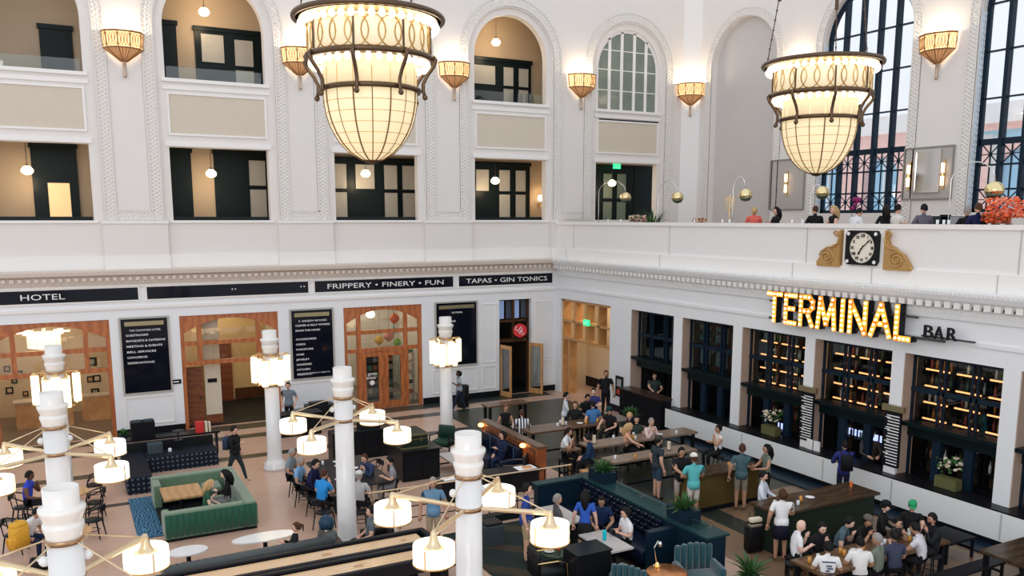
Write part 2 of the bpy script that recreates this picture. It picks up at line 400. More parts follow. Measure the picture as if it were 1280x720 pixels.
# second gallery
door_unit(px(64), px(104), Z2a, 14.55, [])
door_unit(px(190), px(231), Z2a, 15.1, [])
door_unit(px(253), px(334), Z2a, 15.0, [(.09, .42, .52, .90), (.58, .86, .50, .86), (.58, .86, .10, .44)])
door_unit(px(590), px(662), Z2a, 14.9, [(.02, .38, .55, .86), (.52, .69, .12, .50), (.52, .69, .55, .86), (.78, .95, .12, .50), (.78, .95, .55, .86)])
# dark bottom rail of each gallery opening
for c in BAYS[1:5]:
    tag(MB().bx(c-1.7, c+1.7, YA+.38, YA+.43, 7.73, 7.86).build('gallery_rail', DKG), 'low dark rail on the sill of the %s lower gallery opening' % {0: 'unseen', 1: 'leftmost', 2: 'second', 3: 'third', 4: 'fourth'}[BAYS.index(c)], 'rail', 'low dark rails in the first gallery openings')
glp = MB().bx(-1.65, 1.65, -.01, .01, 0, .45).mesh('glass_guard', glass('guard_glass', (.9, .95, .95), .08))
for c in (-.61, 5.42, 17.44):
    o = link('glass_guard', glp, None, (c, YA+.38, 12.68)); tag(o, 'low clear glass guard in the %s arched gallery opening' % {-.61: 'leftmost', 5.42: 'second', 17.44: 'fourth'}[c], 'guard', 'glass guards in the arched gallery openings')
# arched sash window of the fifth bay
c = BAYS[5]; WN5 = MB()
for r0, r1 in ((1.6, 1.73),): WN5.strip(arc(c, SPR, r0), arc(c, SPR, r1), YA+.2, YA+.32)
WN5.bx(c-1.73, c-1.6, YA+.2, YA+.32, 12.68, SPR).bx(c+1.6, c+1.73, YA+.2, YA+.32, 12.68, SPR)
w5 = struct('window_1', WN5, WHITE2)
for k, x in enumerate((-1.0, -.33, .36, 1.02)):
    h = math.sqrt(max(1.65**2-x*x, 0)); MB().bx(c+x-.07, c+x+.07, YA+.2, YA+.3, 12.68, SPR+h).build('mullion', WHITE2, w5)
for z in (13.55, 14.45, 15.3):
    h = 1.62 if z < SPR else math.sqrt(1.62**2-(z-SPR)**2); MB().bx(c-h, c+h, YA+.23, YA+.28, z-.02, z+.02).build('glazing_bar', WHITE2, w5)
g = MB(); A = arc(c, SPR, 1.62, 0, PI, 24)+[(c-1.62, 12.68), (c+1.62, 12.68)]; g.prism(A, YA+.24, YA+.26); g.build('glass_pane', FROSTG, w5)
tag(MB().bx(c-1.6, c+1.7, YA+.05, YA+.1, 12.16, 12.26).build('air_grille', DKG), 'long narrow dark air grille above the mezzanine doorway', 'grille')
# ---------------------------------------------------------------- right wall, ground floor
OB = [(28.48, 32.37), (24.40, 27.04), (21.28, 23.92), (18.16, 20.86), (15.12, 17.79), (12.04, 14.74), (8.9, 11.62)]
q = MB(); prev = YA
for a, b in OB: q.bx(XB, XB+.55, b, prev, 0, 4.27); prev = a
q.bx(XB, XB+.55, 4, prev, 0, 4.27).bx(XB, XB+.55, 4, YA, 4.27, 6.5)
WB = struct('wall_right', q, COOLW)
q = MB()
for a, b in OB[1:]: q.bx(XB+.02, XB+.54, b, b+.004, .02, 4.26).bx(XB+.02, XB+.54, b-.02, b, 0, 4.27)
q.build('reveal_lining', mat('reveal_stone', (.50, .36, .28), .6, noise=.1, nscale=2), WB)
q = MB().bx(XB-.05, XB, 4, YA-.06, 4.70, 4.80); q.build('architrave_moulding', COOLW, WB)
q = MB(); q.prism([(XB, 5.3), (XB-.08, 5.3), (XB-.14, 5.62), (XB-.36, 5.80), (XB-.42, 5.92), (XB-.42, 6.04), (XB, 6.04)], 4, YA-.38, 'xz'); q.build('cornice', COOLW, WB)
q = MB(); y = 4.
while y < YA-.5: q.bx(XB-.30, XB-.10, y, y+.16, 5.60, 5.77); y += .26
MB().bx(XB-.2, XB-.12, 4, YA-.45, 5.60, 5.77).build('dentil_shadow_board', mat('dark_teal_recess', (.05, .075, .075), .7), WB)  # added dark strip; shade of the gaps between dentils as colour
tag(q.build('dentils', WHITE2, WB), kind='stuff')
q = MB(); y = 4.
while y < YA-.5: q.bx(XB-.13, XB-.07, y, y+.05, 5.44, 5.56); y += .1
tag(q.build('bead_course', WHITE2, WB), kind='stuff')
q = MB(); y = 4.
while y < YA-.5: q.bx(XB-.45, XB-.40, y, y+.06, 5.94, 6.0); y += .12
tag(q.build('bead_course', ORN, WB), kind='stuff')
for a, b in OB[1:]:
    for k in (0, 1): pass
MB().bx(XB-.04, XB, 27.04, 28.48, 0, .26).build('baseboard_right', BLK, WB)
# parapet of the mezzanine with its panels
PW = struct('wall_right', MB().bx(XB, XB+.35, 4, YA, 6.5, 7.55), mat('parapet_paint', (.84, .83, .82), .5, noise=.02))
MB().bx(XB-.07, XB+.42, 4, YA-.02, 7.53, 7.65).build('coping', WHITE2, PW)
MB().bx(XB-.10, XB, 4, YA-.02, 6.04, 6.48).build('plinth', WHITE2, PW)
js = [32.55, 29.0, 25.3, 19.35, 13.9+.0, 12.25, 8.5]
js = [onX(x, 300, XB).y for x in (717, 837, 1009, 1112, 1277)]
for y in js: MB().bx(XB-.012, XB, y-.02, y+.02, 6.5, 7.53).build('panel_joint', mat('joint_shadow_paint', (.55, .54, .53), .6), PW)
for y in js: MB().bx(XB-.112, XB-.1, y+.4, y+.43, 6.04, 6.48).build('panel_joint', MC['joint_shadow_paint'], PW)
struct('floor', MB().bx(XB+.35, XW, 4, YA, 6.4, 6.65), mat('mezzanine_floor', (.28, .2, .15), .4))
struct('ceiling', MB().bx(XB+.35, 24.2, 4, YA, 5.0, 5.1), mat('bar_ceiling', (.03, .03, .03), .8))
# ---------------------------------------------------------------- window wall of the mezzanine
BW = [29.45, 22.95, 16.42, 9.9]
q = MB()
for i, c in enumerate(BW):
    hl = (c-BW[i+1])/2 if i < 3 else 3.26; hr = (BW[i-1]-c)/2 if i else YA-c
    bay_wall(q, c, hl, hr, 2.0, 6.65, XW, XW+.55, 'yz')
for c in BW[1:]: q.bx(XW, XW+.55, c-2, c+2, 6.65, 8.0)
WW = struct('wall_right', q, WHITE)
for c in BW:
    mb, st = orn_band(c, 2.04, 2.40, 6.66, XW, 'yz')
    mb.build('archivolt_band', ORN, WW); tag(st.build('rosette_ornament', ORN, WW), kind='stuff')
c = BW[0]; q = MB().bx(XW+.3, XW+.5, c-2, c+2, 6.65, SPR); q.strip(arc(c, SPR, .01), arc(c, SPR, 2.0), XW+.3, XW+.5, 'yz'); q.build('niche_back', GREYW, WW)
TRIMB = mat('pale_blue_tile_band', (.62, .74, .86), .4)
for i, c in enumerate(BW[1:]):
    q = MB()
    x0, x1 = XW+.25, XW+.37
    q.strip(arc(c, SPR, 1.84), arc(c, SPR, 2.0), x0, x1, 'yz')
    q.bx(x0, x1, c-2, c-1.84, 8.0, SPR).bx(x0, x1, c+1.84, c+2, 8.0, SPR).bx(x0, x1, c-2, c+2, 8.0, 8.12)
    w = struct('window_%d' % (i+2), q, DKN)
    ms = [-1.16, -.40, .40, 1.16]
    for y in ms:
        h = math.sqrt(1.9**2-y*y); MB().bx(x0-.05, x1+.05, c+y-.065, c+y+.065, 8.0, SPR+h).build('mullion', DKN, w)
    for z, hh in ((10.3, .10), (9.55, .03), (8.75, .03), (11.7, .025), (13.2, .025), (14.7, .025)):
        hw = 1.9 if z < SPR else math.sqrt(1.9**2-(z-SPR)**2); MB().bx(x0, x1, c-hw, c+hw, z-hh, z+hh).build('transom', DKN, w)
    e = [-1.86]+ms+[1.86]
    for k in range(5):      # star-braced panels
        a, b = e[k]+.05, e[k+1]-.05; ym = c+(a+b)/2; xm = (x0+x1)/2
        MB().bx(xm-.02, xm+.02, ym-.02, ym+.02, 8.1, 10.25).build('glazing_bar', DKN, w)
        for z0, z1 in ((8.1, 8.74), (9.57, 10.22)):
            s = MB().tube([(xm, c+a, z0), (xm, c+b, z1)], .022, 4).tube([(xm, c+a, z1), (xm, c+b, z0)], .022, 4).ball((xm, ym, (z0+z1)/2), .07, 8, 4)
            s.bx(xm-.02, xm+.02, c+a, c+b, (z0+z1)/2-.015, (z0+z1)/2+.015)
            s.build('star_brace', DKN, w)
    for k in range(5):
        a, b = e[k]+.06, e[k+1]-.06; h = math.sqrt(1.84**2-max(abs(a), abs(b))**2)
        MB().bx(x1-.03, x1-.02, c+a, c+b, 8.1, SPR+h).build('glass_pane', glass('window_glass', (.97, .99, 1), .04), w)
    q = MB()
    for sg in (-1, 1):
        yy = c+sg*1.995
        q.bx(XW+.03, XW+.24, min(yy, yy-sg*.02), max(yy, yy-sg*.02), 8.0, SPR)
    q.build('window_reveal_band', TRIMB, w)
    q = MB(); z = 8.15
    while z < SPR:
        for sg in (-1, 1):
            yy = c+sg*1.96; q.tube([(XW+.135+.07*math.cos(k*PI/4), yy, z+.07*math.sin(k*PI/4)) for k in range(8)], .012, 4, True)
        z += .19
    tag(q.build('ring_ornament', WHITE2, w), kind='stuff')
# ---------------------------------------------------------------- outside
br = bpy.data.materials.new('pink_brick'); br.use_nodes = True; n = br.node_tree.nodes; l = br.node_tree.links
bt = n.new('ShaderNodeTexBrick'); bt.inputs['Scale'].default_value = 3; bt.inputs['Color1'].default_value = (.95, .58, .50, 1); bt.inputs['Color2'].default_value = (.88, .50, .45, 1); bt.inputs['Mortar'].default_value = (.8, .7, .66, 1)  # brick brightened in its colour in place of strong outdoor light
tc = n.new('ShaderNodeTexCoord'); mp = n.new('ShaderNodeMapping'); mp.inputs['Rotation'].default_value = (0, PI/2, 0)
l.new(tc.outputs['Object'], mp.inputs[0]); l.new(mp.outputs[0], bt.inputs[0]); l.new(bt.outputs[0], n['Principled BSDF'].inputs['Base Color'])
bb = thing('brick_building', 'pink brick building with tall arched windows across the street', 'building', (48, 20, 0))
BLUEG = mat('blue_window_glass', (.34, .60, .80), .1)
wl_ = MB()
cs = [-18+4.6*k for k in range(12)]
for c in cs:
    a = arc(c, 10.5, 1.3, 0, PI, 10); b = [(c+2.3-4.6*k/10, 13.2) for k in range(11)]
    wl_.strip(a, b, 0, .8, 'yz'); wl_.bx(0, .8, c+1.3, c+2.3, 0, 10.5).bx(0, .8, c-2.3, c-1.3, 0, 10.5)
    wl_.strip([(c+2.3, 10.5), (c+2.3, 13.2)], [(c+1.3, 10.5), (c+2.3, 13.2)], 0, .8, 'yz').strip([(c-2.3, 13.2), (c-2.3, 10.5)], [(c-2.3, 13.2), (c-1.3, 10.5)], 0, .8, 'yz')
wl_.build('brick_wall', br, bb)
MB().bx(-.4, .8, -20.3, 34, 13.2, 14.3).build('stone_cornice', mat('pale_stone', (.9, .86, .84), .7), bb)
for c in cs:
    g = MB().bx(.5, .6, c-1.3, c+1.3, 0, 10.5); g.strip(arc(c, 10.5, .01, 0, PI, 10), arc(c, 10.5, 1.3, 0, PI, 10), .5, .6, 'yz'); g.build('arched_window', BLUEG, bb)
    MB().bx(.35, .5, c-.05, c+.05, 0, 11.8).bx(.35, .5, c-1.3, c+1.3, 8.2, 8.3).build('window_bars', WHITE2, bb)
cb = thing('glass_canopy', 'pale blue glass canopy on white steel posts beyond the tall windows', 'canopy', (38, 17, 0))
MB().bx(-3, 2, -14, 10, 11.3, 11.45).build('canopy_roof', mat('pale_blue_canopy', (.45, .68, .78), .2), cb)
for y in (-12, -6, 0, 6): MB().cyl(-2.5, y, 0, 11.3, .12).build('post', WHITE2, cb)
# ================================================================ SIGNS AND BOARDS ON THE BACK WALL
def sign(xa, xb, label, txt=None, tx=None, th=.2, dots=False):
    x0, x1 = xa, xb; t = thing('wall_sign', label, 'sign', ((x0+x1)/2, YA-.02, 4.94)); w = x1-x0
    q = MB().bx(-w/2-.05, w/2+.05, -.04, .02, -.05, .0).bx(-w/2-.05, w/2+.05, -.04, .02, .44, .49).bx(-w/2-.05, -w/2, -.04, .02, 0, .44).bx(w/2, w/2+.05, -.04, .02, 0, .44)
    q.build('sign_frame', WHITE2, t); MB().bx(-w/2, w/2, -.02, .02, 0, .44).build('sign_panel', BLKG, t)
    if txt: text(txt, th, LETTER, 'lettering', t, (tx[0]-(x0+x1)/2, -.025, .12), width=tx[1]-tx[0], weight=.0)
    return t
def sx(x, y=360): return onY(x, y, YA).x
sign(sx(-60), sx(172), 'long black sign reading HOTEL under the cornice', 'HOTEL', (sx(23), sx(79)))
s2 = sign(sx(183), sx(385), 'long blank black glossy sign right of the HOTEL sign')
sign(sx(393), sx(566), 'black sign reading FRIPPERY FINERY FUN under the cornice', 'FRIPPERY \u2022 FINERY \u2022 FUN', (sx(408), sx(553)))
sign(sx(573), sx(691)-.05, 'black sign reading TAPAS GIN TONICS in the corner', 'TAPAS \u2022 GIN TONICS', (sx(582), sx(683)))
for xx in (290, 294, 376, 380): MB().ball((0, 0, 0), .03, 6, 4).build('sign_stud', LETTER, s2, loc=(sx(xx)-s2.location.x, -.02, .25))
def board(x0, x1, label, title, lines, foot=None, gap=None):
    t = thing('directory_board', label, 'sign', ((x0+x1)/2, YA-.02, 1.58)); w = x1-x0; H = 2.68
    q = MB(); frame(q, -w/2-.06, w/2+.06, -.06, H+.06, -.005, .06, .05); q.build('board_frame', mat('stone_frame', (.45, .42, .38), .5), t)
    MB().bx(-w/2, w/2, -.03, 0, 0, H).build('board_panel', BLKG, t)
    MB().bx(-w/2+.12, w/2-.12, -.06, -.03, H-.25, H-.1).bx(-w/2+.16, w/2-.16, -.065, -.06, H-.21, H-.14).build('brass_header', mat('dull_brass', (.38, .33, .2), .35, .8), t)
    tw = (w-.5) if len(title) > 9 else .5
    text(title, .07, LETTER, 'board_title', t, (-tw/2+.02, -.035, H-.45), width=tw)
    z = H-.62
    for k, s in enumerate(lines):
        if s: text(s, .07, LETTER, 'board_line', t, (-w/2+.14, -.035, z), width=min(.074*len(s), w-.25), weight=.001)
        z -= .2 if s else .14
    if foot: text(foot, .05, LETTER, 'board_line', t, (-w/2+.14, -.035, .16), width=w-.3)
    return t
board(1.70, 3.24, 'black hotel directory board left of the wooden screen with brown door', 'THE CRAWFORD HOTEL', ['GUESTROOMS', 'BANQUETS & CATERING', 'MEETING & EVENTS', 'BELL SERVICES', 'CONCIERGE', 'RESERVATIONS'])
board(7.72, 9.33, 'black shop directory board with a long list left of the shop doors', '5 GREEN BOXES', ['CLEVER & SILLY WORKS', 'FROM THE HAND', '', 'ACCESSORIES', 'CARDS', 'FURNITURE', 'HOME', 'JEWELRY', 'SUNDRIES', 'KITCHEN', 'WHATNOTS'], 'OPEN MONDAY SATURDAY 10-7  SUNDAY 10-5')
board(13.79, 15.66, 'black restaurant directory board behind the farthest lamp column', 'ULTREIA', ['SPANISH', 'PORTUGUESE', '', 'BAR', '', 'PINTXOS', 'TAPAS', 'SHERRY', 'GIN TONICS'], None)
t = thing('room_sign', 'tiny black plaque with white writing beside the brown corridor door', 'sign', (3.42, YA-.01, 1.78))
MB().bx(-.18, .18, -.02, 0, 0, .16).build('plaque', BLK, t); MB().bx(-.10, .10, -.025, -.02, .06, .1).build('plaque_lettering', LETTER, t)
# ================================================================ WOODEN SCREENS IN THE BACK WALL
def screen(x0, x1, dn_, doors=False):
    Y0, Y1 = YA+.06, YA+.20; r = MB(); w = x1-x0
    r.bx(x0, x0+.14, Y0, Y1, 0, 4.26).bx(x1-.14, x1, Y0, Y1, 0, 4.26)
    # segmental arch head
    n = 20; A = []; B = []
    for k in range(n+1):
        f = k/n; x = x0+.14+(w-.28)*f; A.append((x, 4.27)); B.append((x, 3.62+.50*(1-(2*f-1)**2)))
    r.strip(A, B, Y0, Y1); f = struct('window_%d' % dn_, r, WOOD)
    a, b = x0+w*.19, x1-w*.21
    for z in (3.22, 2.48): MB().bx(x0+.14, x1-.14, Y0+.004, Y1-.004, z-.08, z+.08).build('transom', WOOD, f)
    for x in (a, b): MB().bx(x-.08, x+.08, Y0+.01, Y1-.01, 2.56, 3.14).build('mullion', WOOD, f); MB().bx(x-.08, x+.08, Y0+.01, Y1-.01, 3.30, 3.98).build('mullion', WOOD, f)
    cols = [(x0+.14, a-.08), (a+.08, b-.08), (b+.08, x1-.14)]
    for c0, c1 in cols:
        for z0, z1 in ((2.56, 3.14), (3.30, 3.75)): MB().bx(c0, c1, Y0+.06, Y0+.07, z0, z1).build('glass_pane', glass('shop_glass', (.96, .95, .92), .07), f)
    return f, cols
f1, c1_ = screen(-2.36, 1.34, 5)
f2, c2_ = screen(3.66, 7.22, 6)
f3, c3_ = screen(9.81, 13.16, 7)
# shop doors in the third screen
Y0, Y1 = YA+.06, YA+.20
a, b = c3_[1][0]-.08, c3_[1][1]+.08
for x in (a, b): MB().bx(x-.1, x+.1, Y0+.01, Y1-.01, 0, 2.40).build('door_post', WOOD, f3)
MB().bx((a+b)/2-.05, (a+b)/2+.05, Y0, Y1, 0, 2.40).build('door_post', WOOD, f3)
for c0, c1 in (c3_[0], c3_[2]): MB().bx(c0, c1, Y0+.06, Y0+.07, .1, 2.4).build('glass_pane', MC['shop_glass'], f3)
for k, (c0, c1, nm) in enumerate(((a+.1, (a+b)/2-.05, 'door_12'), ((a+b)/2+.05, b-.1, 'door_13'))):
    q = MB().bx(c0, c0+.16, Y0-.03, Y0+.05, .02, 2.38).bx(c1-.16, c1, Y0-.03, Y0+.05, .02, 2.38).bx(c0+.16, c1-.16, Y0-.03, Y0+.05, .02, .3).bx(c0+.16, c1-.16, Y0-.03, Y0+.05, 2.2, 2.38)
    d = struct(nm, q, WOOD)
    MB().bx(c0+.16, c1-.16, Y0, Y0+.02, .3, 2.2).build('glass_pane', glass('door_glass', (.75, .8, .78), .1), d)
    MB().cyl((c1-.05) if k == 0 else (c0+.05), Y0-.08, .95, 1.35, .015).build('door_handle', BRASS, d)
lg = thing('door_lettering', 'white shop lettering and round badge on the left shop door', 'lettering', ((a+b)/2-.55, Y0-.012, 1.0))
text('5 green', .12, LETTER, 'lettering', lg, (-.25, 0, .45)); text('boxes', .12, LETTER, 'lettering', lg, (-.2, 0, .28)); MB().lathe([(.10, -.004), (.10, .004)], 16).build('badge', LETTER, lg, loc=(.05, 0, .12)).rotation_euler = (PI/2, 0, 0)
# ---- rooms behind the screens
def room(x0, x1, yb, col, name, floorc=None, h=4.6, light=None):
    m = col
    q = MB().bx(x0, x1, yb, yb+.1, 0, h).bx(x0-.1, x0, YA+.45, yb+.1, 0, h).bx(x1, x1+.1, YA+.45, yb+.1, 0, h); r = struct('wall_back', q, m)
    struct('ceiling', MB().bx(x0, x1, YA+.45, yb, h, h+.1), MC['corridor_ceiling'])
    if floorc: struct('floor', MB().bx(x0, x1, YA+.2, yb, .0, .006), floorc)
    if light:
        l = bpy.data.lights.new('room_light', 'AREA'); l.size = 2; l.energy = light; l.color = (1, .84, .62); o = bpy.data.objects.new('room_light', l); COL.objects.link(o); o.location = ((x0+x1)/2, (YA+yb)/2+.5, h-.05)
    return r
TANW = mat('tan_lobby_wall', (.62, .50, .36), .7, noise=.06)
YEL = mat('ochre_corridor_wall', (.66, .49, .25), .7, noise=.06)
room(-4.0, 2.0, 38.2, TANW, 'lobby', mat('lobby_floor', (.16, .12, .09), .3), light=75)
room(3.2, 7.7, 37.6, YEL, 'corridor', mat('black_mat_floor', (.012, .015, .016), .5), light=70)
room(9.2, 13.8, 38.0, mat('shop_pale_wall', (.70, .68, .64), .7), 'shop', MC['lobby_floor'], light=75)
room(15.6, 19.3, 38.0, mat('restaurant_dark_wall', (.05, .045, .045), .7), 'restaurant', MC['black_mat_floor'], light=8)
# lobby: reception desk, framed pictures, drum chandelier
t = thing('reception_desk', 'oak reception desk with a pale top inside the hotel lobby', 'desk', (-.2, 36.0, 0))
MB().bx(-1.7, .2, -.3, .3, 0, 1.0).build('desk_body', WOODL, t); MB().bx(-1.75, .25, -.35, .35, 1.0, 1.05).build('desk_top', mat('desk_top_stone', (.5, .42, .33), .3), t)
for k in range(3): MB().bx(-1.55+.6*k, -1.05+.6*k, -.32, -.3, .12, .88).build('desk_panel', WOODL, t)
t = thing('sideboard', 'low oak sideboard right of the reception desk in the lobby', 'cabinet', (.85, 36.4, 0)); MB().bx(-.55, .45, -.25, .25, 0, .95).build('cabinet_body', WOODL, t); MB().bx(-.6, .5, -.3, .3, .95, 1.0).build('cabinet_top', MC['desk_top_stone'], t)
pics = [(9, 461, .22), (23, 468, .3), (62, 451, .2), (73, 451, .22), (115, 452, .34), (113, 474, .25), (121, 473, .28), (119, 490, .3), (126, 462, .16), (12, 488, .26), (18, 476, .2), (32, 492, .2)]
for k, (x, y, s) in enumerate(pics):
    p = onY(x, y, 38.18); z = max(p.z, .6)
    t = thing('framed_picture', 'small dark framed picture on the tan lobby wall', 'picture', (p.x, 38.19, z), group='small framed pictures on the lobby wall')
    MB().bx(-s/2, s/2, -.03, 0, -s/2, s/2).build('picture_frame', BLK, t); MB().bx(-s*.3, s*.3, -.035, -.03, -s*.3, s*.3).build('picture_mount', mat('picture_print_%d' % (k % 3), [(.55, .45, .33), (.25, .28, .2), (.5, .3, .15)][k % 3], .6), t)
WARM = mat('warm_lamp_glass', (1, .86, .62), .4, emi=2.2, ecol=(1, .78, .45))
WARM2 = mat('bright_lamp_glass', (1, .94, .82), .4, emi=4.2, ecol=(1, .83, .60))
p = onY(55, 425, 34.6)
t = thing('drum_chandelier', 'wide cream drum chandelier glowing inside the hotel lobby', 'chandelier', (p.x, 34.6, p.z))
for k in range(10):
    a = 2*PI*k/10; q = MB(); q.T = Matrix.Rotation(a, 4, 'Z'); q.bx(.50, .53, -.16, .16, -.22, .22); q.build('shade_panel', WARM, t)
MB().lathe([(.56, .22), (.56, .25), (.50, .25)], 20).lathe([(.54, -.24), (.2, -.33), (.01, -.35)], 20).build('shade_rim', WARM, t); MB().cyl(0, 0, .2, .62, .02).build('rod', BRASS, t)
for k in range(8):
    a = 2*PI*k/8; q = MB(); q.T = Matrix.Rotation(a, 4, 'Z'); q.bx(.5, .85, -.05, .05, .26, .32); q.build('arm', WARM, t)
# corridor: brown doors, white pillar, dark baseboards
def on(px_, py_, Y): return onY(px_, py_, Y)
d = struct('door_14', MB().bx(on(228, 500, 33.5).x, on(255, 500, 33.5).x, 33.46, 33.52, 0, 2.25), mat('brown_door_wood', (.24, .075, .025), .35, wave=((.18, .05, .02), 1.2, 'Z', 0, 9)))
for z0, z1 in ((.15, .75), (.9, 1.4), (1.55, 2.1)): MB().bx(on(232, 500, 33.5).x, on(251, 500, 33.5).x, 33.445, 33.46, z0, z1).build('door_panel', MC['brown_door_wood'], d)
MB().ball((on(253, 500, 33.45).x-.05, 33.40, 1.05), .05).build('door_handle', BRONZE, d)
x0, x1 = on(257, 500, 33.6).x, on(277, 500, 33.6).x
q = struct('wall_back', MB().bx(x0, x1, 33.5, 34.2, 0, 4.5), mat('cream_pillar', (.72, .62, .48), .6)); MB().bx(x0-.01, x1+.01, 33.48, 33.5, 0, .35).build('baseboard_back', MC['brown_door_wood'], q)
MB().bx(x0+.1, x1-.15, 33.47, 33.5, 1.6, 1.75).build('room_plaque', BLK, q)
struct('door_15', MB().bx(on(277, 500, 37.5).x, on(292, 500, 37.5).x, 37.45, 37.6, 0, 2.5), MC['brown_door_wood'])
struct('baseboard_back', MB().bx(on(295, 500, 37.5).x, 7.7, 37.55, 37.6, 0, .5), WOODD)
# shop: shelves with goods, hanging toys
t = thing('display_shelf', 'white metal shelf with stacked goods behind the right shop window', 'shelf', (12.9, 34.0, 0))
for k in range(5): MB().bx(-.28, .28, -.2, .2, .25+.45*k, .28+.45*k).build('shelf_board', WHITE2, t)
for sx_ in (-.27, .27): MB().bx(sx_-.015, sx_+.015, -.2, .2, 0, 2.2).build('upright', WHITE2, t)
pal = [(.7, .65, .55), (.15, .3, .25), (.6, .2, .1), (.1, .1, .12), (.5, .5, .5)]
for k in range(5):
    for j in range(3):
        o = MB().rbox(-.07, .07, -.07, .07, 0, .12+.1*random.random(), .02, 2).build('boxed_goods', mat('goods_%d' % ((k+j) % 5), pal[(k+j) % 5], .6)); o.location = (12.72+.17*j, 34.0, .28+.45*k); tag(o, 'small boxed item on the white shelf in the shop', 'box', 'boxed goods on the white shop shelf')
t = thing('goods_rack', 'dark tiered rack of patterned cards behind the shop doors', 'shelf', (11.9, 34.6, 0)); MB().bx(-.6, .6, .1, .14, 0, 2.3).build('rack_back', mat('rack_green', (.03, .05, .045), .6), t)
for k in range(6):
    for j in range(5): MB().bx(-.55+.23*j, -.38+.23*j, -.02, .1, .3+.34*k, .5+.34*k).build('card', mat('goods_%d' % ((k*2+j) % 5), pal[0]), t)
for nm, lab, x, y, r, col in (('paper_lantern', 'yellow hanging paper cone in the shop', 474, 425, .22, (.9, .6, .12)), ('paper_lantern', 'pink round paper lantern hanging in the shop', 486, 420, .25, (.85, .4, .33)), ('paper_lantern', 'lime green paper decoration hanging in the shop', 497, 428, .2, (.3, .6, .1)), ('paper_lantern', 'red and orange paper fish hanging high in the shop', 493, 398, .24, (.85, .22, .1)), ('paper_lantern', 'turquoise paper kite hanging behind the pink lantern', 492, 413, .18, (.2, .6, .6))):
    p = onY(x, y, 34.4); t = thing(nm, lab, 'decoration', p); MB().lathe([(.02, -r), (r*.8, -r*.4), (r, 0), (r*.7, r*.5), (.02, r)], 10, sq=.7).build('paper_body', mat('paper_%s' % y, col, .7), t); MB().cyl(0, 0, r, max(4.55-p.z, r+.1), .006, n=4).build('cord', BLK, t)
def pendant(p, label, ztop, r=.2, group=None, name='globe_pendant', e=None):
    t = thing(name, label, 'lamp', p, group=group)
    MB().lathe([(.03, .17*r/.2), (r*.6, .13*r/.2), (r, .02), (r*.93, -.06*r/.2), (r*.55, -.13*r/.2), (.01, -.15*r/.2)], 14).build('glass_globe', e or WARM2, t, True)
    MB().cyl(0, 0, .15*r/.2, .22*r/.2, r*.25).cyl(0, 0, .15, max(ztop-p[2], .3), .012, n=6).build('rod', BRONZE, t)
    return t
pendant(onY(463, 393, 34.6), 'small white globe pendant lamp inside the shop', 4.6, .2)
for x, y, ztop, lab in ((34, 213, 11, 'glowing globe pendant in the leftmost lower gallery opening'), (264, 217, 11, 'glowing globe pendant in the lower gallery opening left of the big chandelier'), (457, 217, 11, 'glowing globe pendant just below the big chandelier tip'), (619, 226, 11, 'globe pendant in the lower opening beside the wall lamp'), (765, 229, 11, 'glowing globe pendant in the dark mezzanine doorway'), (255, 15, 17.2, 'globe pendant in the arched opening left of the big chandelier'), (620, 53, 17.2, 'globe pendant in the arched opening right of the big chandelier')):
    p = onY(x, y, 34.3); pendant(p, lab, ztop)
    l = bpy.data.lights.new('pendant_light', 'POINT'); l.energy = 34; l.color = (1, .74, .45); l.shadow_soft_size = .2; o = bpy.data.objects.new('pendant_light', l); COL.objects.link(o); o.location = (p.x, p.y-.05, p.z-.4)
for x in (-6.5, 11.4, 5.42, 17.44):
    l = bpy.data.lights.new('gallery_light', 'POINT'); l.energy = 25; l.color = (1, .74, .45); l.shadow_soft_size = .3; o = bpy.data.objects.new('gallery_light', l); COL.objects.link(o); o.location = (x, 34.2, 16.2)
p = onY(674, 249, YC-.06)
t = thing('wall_lamp', 'small glowing wall lamp on the corridor wall right of the frosted panes', 'lamp', p); MB().lathe([(.05, -.1), (.12, .0), (.10, .16), (.02, .2)], 12, c=(0, -.12, 0)).build('lamp_shade', WARM2, t, True); MB().cyl(0, -.1, -.26, -.1, .03).bx(-.04, .04, -.1, .05, -.3, -.2).build('bracket', BRASS, t)
l = bpy.data.lights.new('wall_lamp_light', 'POINT'); l.energy = 14; l.color = (1, .65, .3); o = bpy.data.objects.new('wall_lamp_light', l); COL.objects.link(o); o.location = (p.x, p.y-.35, p.z+.1)
# exit signs
def exit_sign(loc, label, ax='y'):
    t = thing('exit_sign', label, 'sign', loc, 0 if ax == 'y' else -PI/2)
    MB().bx(-.2, .2, -.04, .04, 0, .24).build('sign_box', mat('exit_green_light', (.02, .6, .25), .4, emi=1.6, ecol=(.02, .8, .30)), t)
    text('EXIT', .13, LETTER, 'lettering', t, (-.16, -.05, .05), width=.32)
exit_sign(onY(771, 211, 34.7), 'green lit EXIT sign above the dark mezzanine doorway')
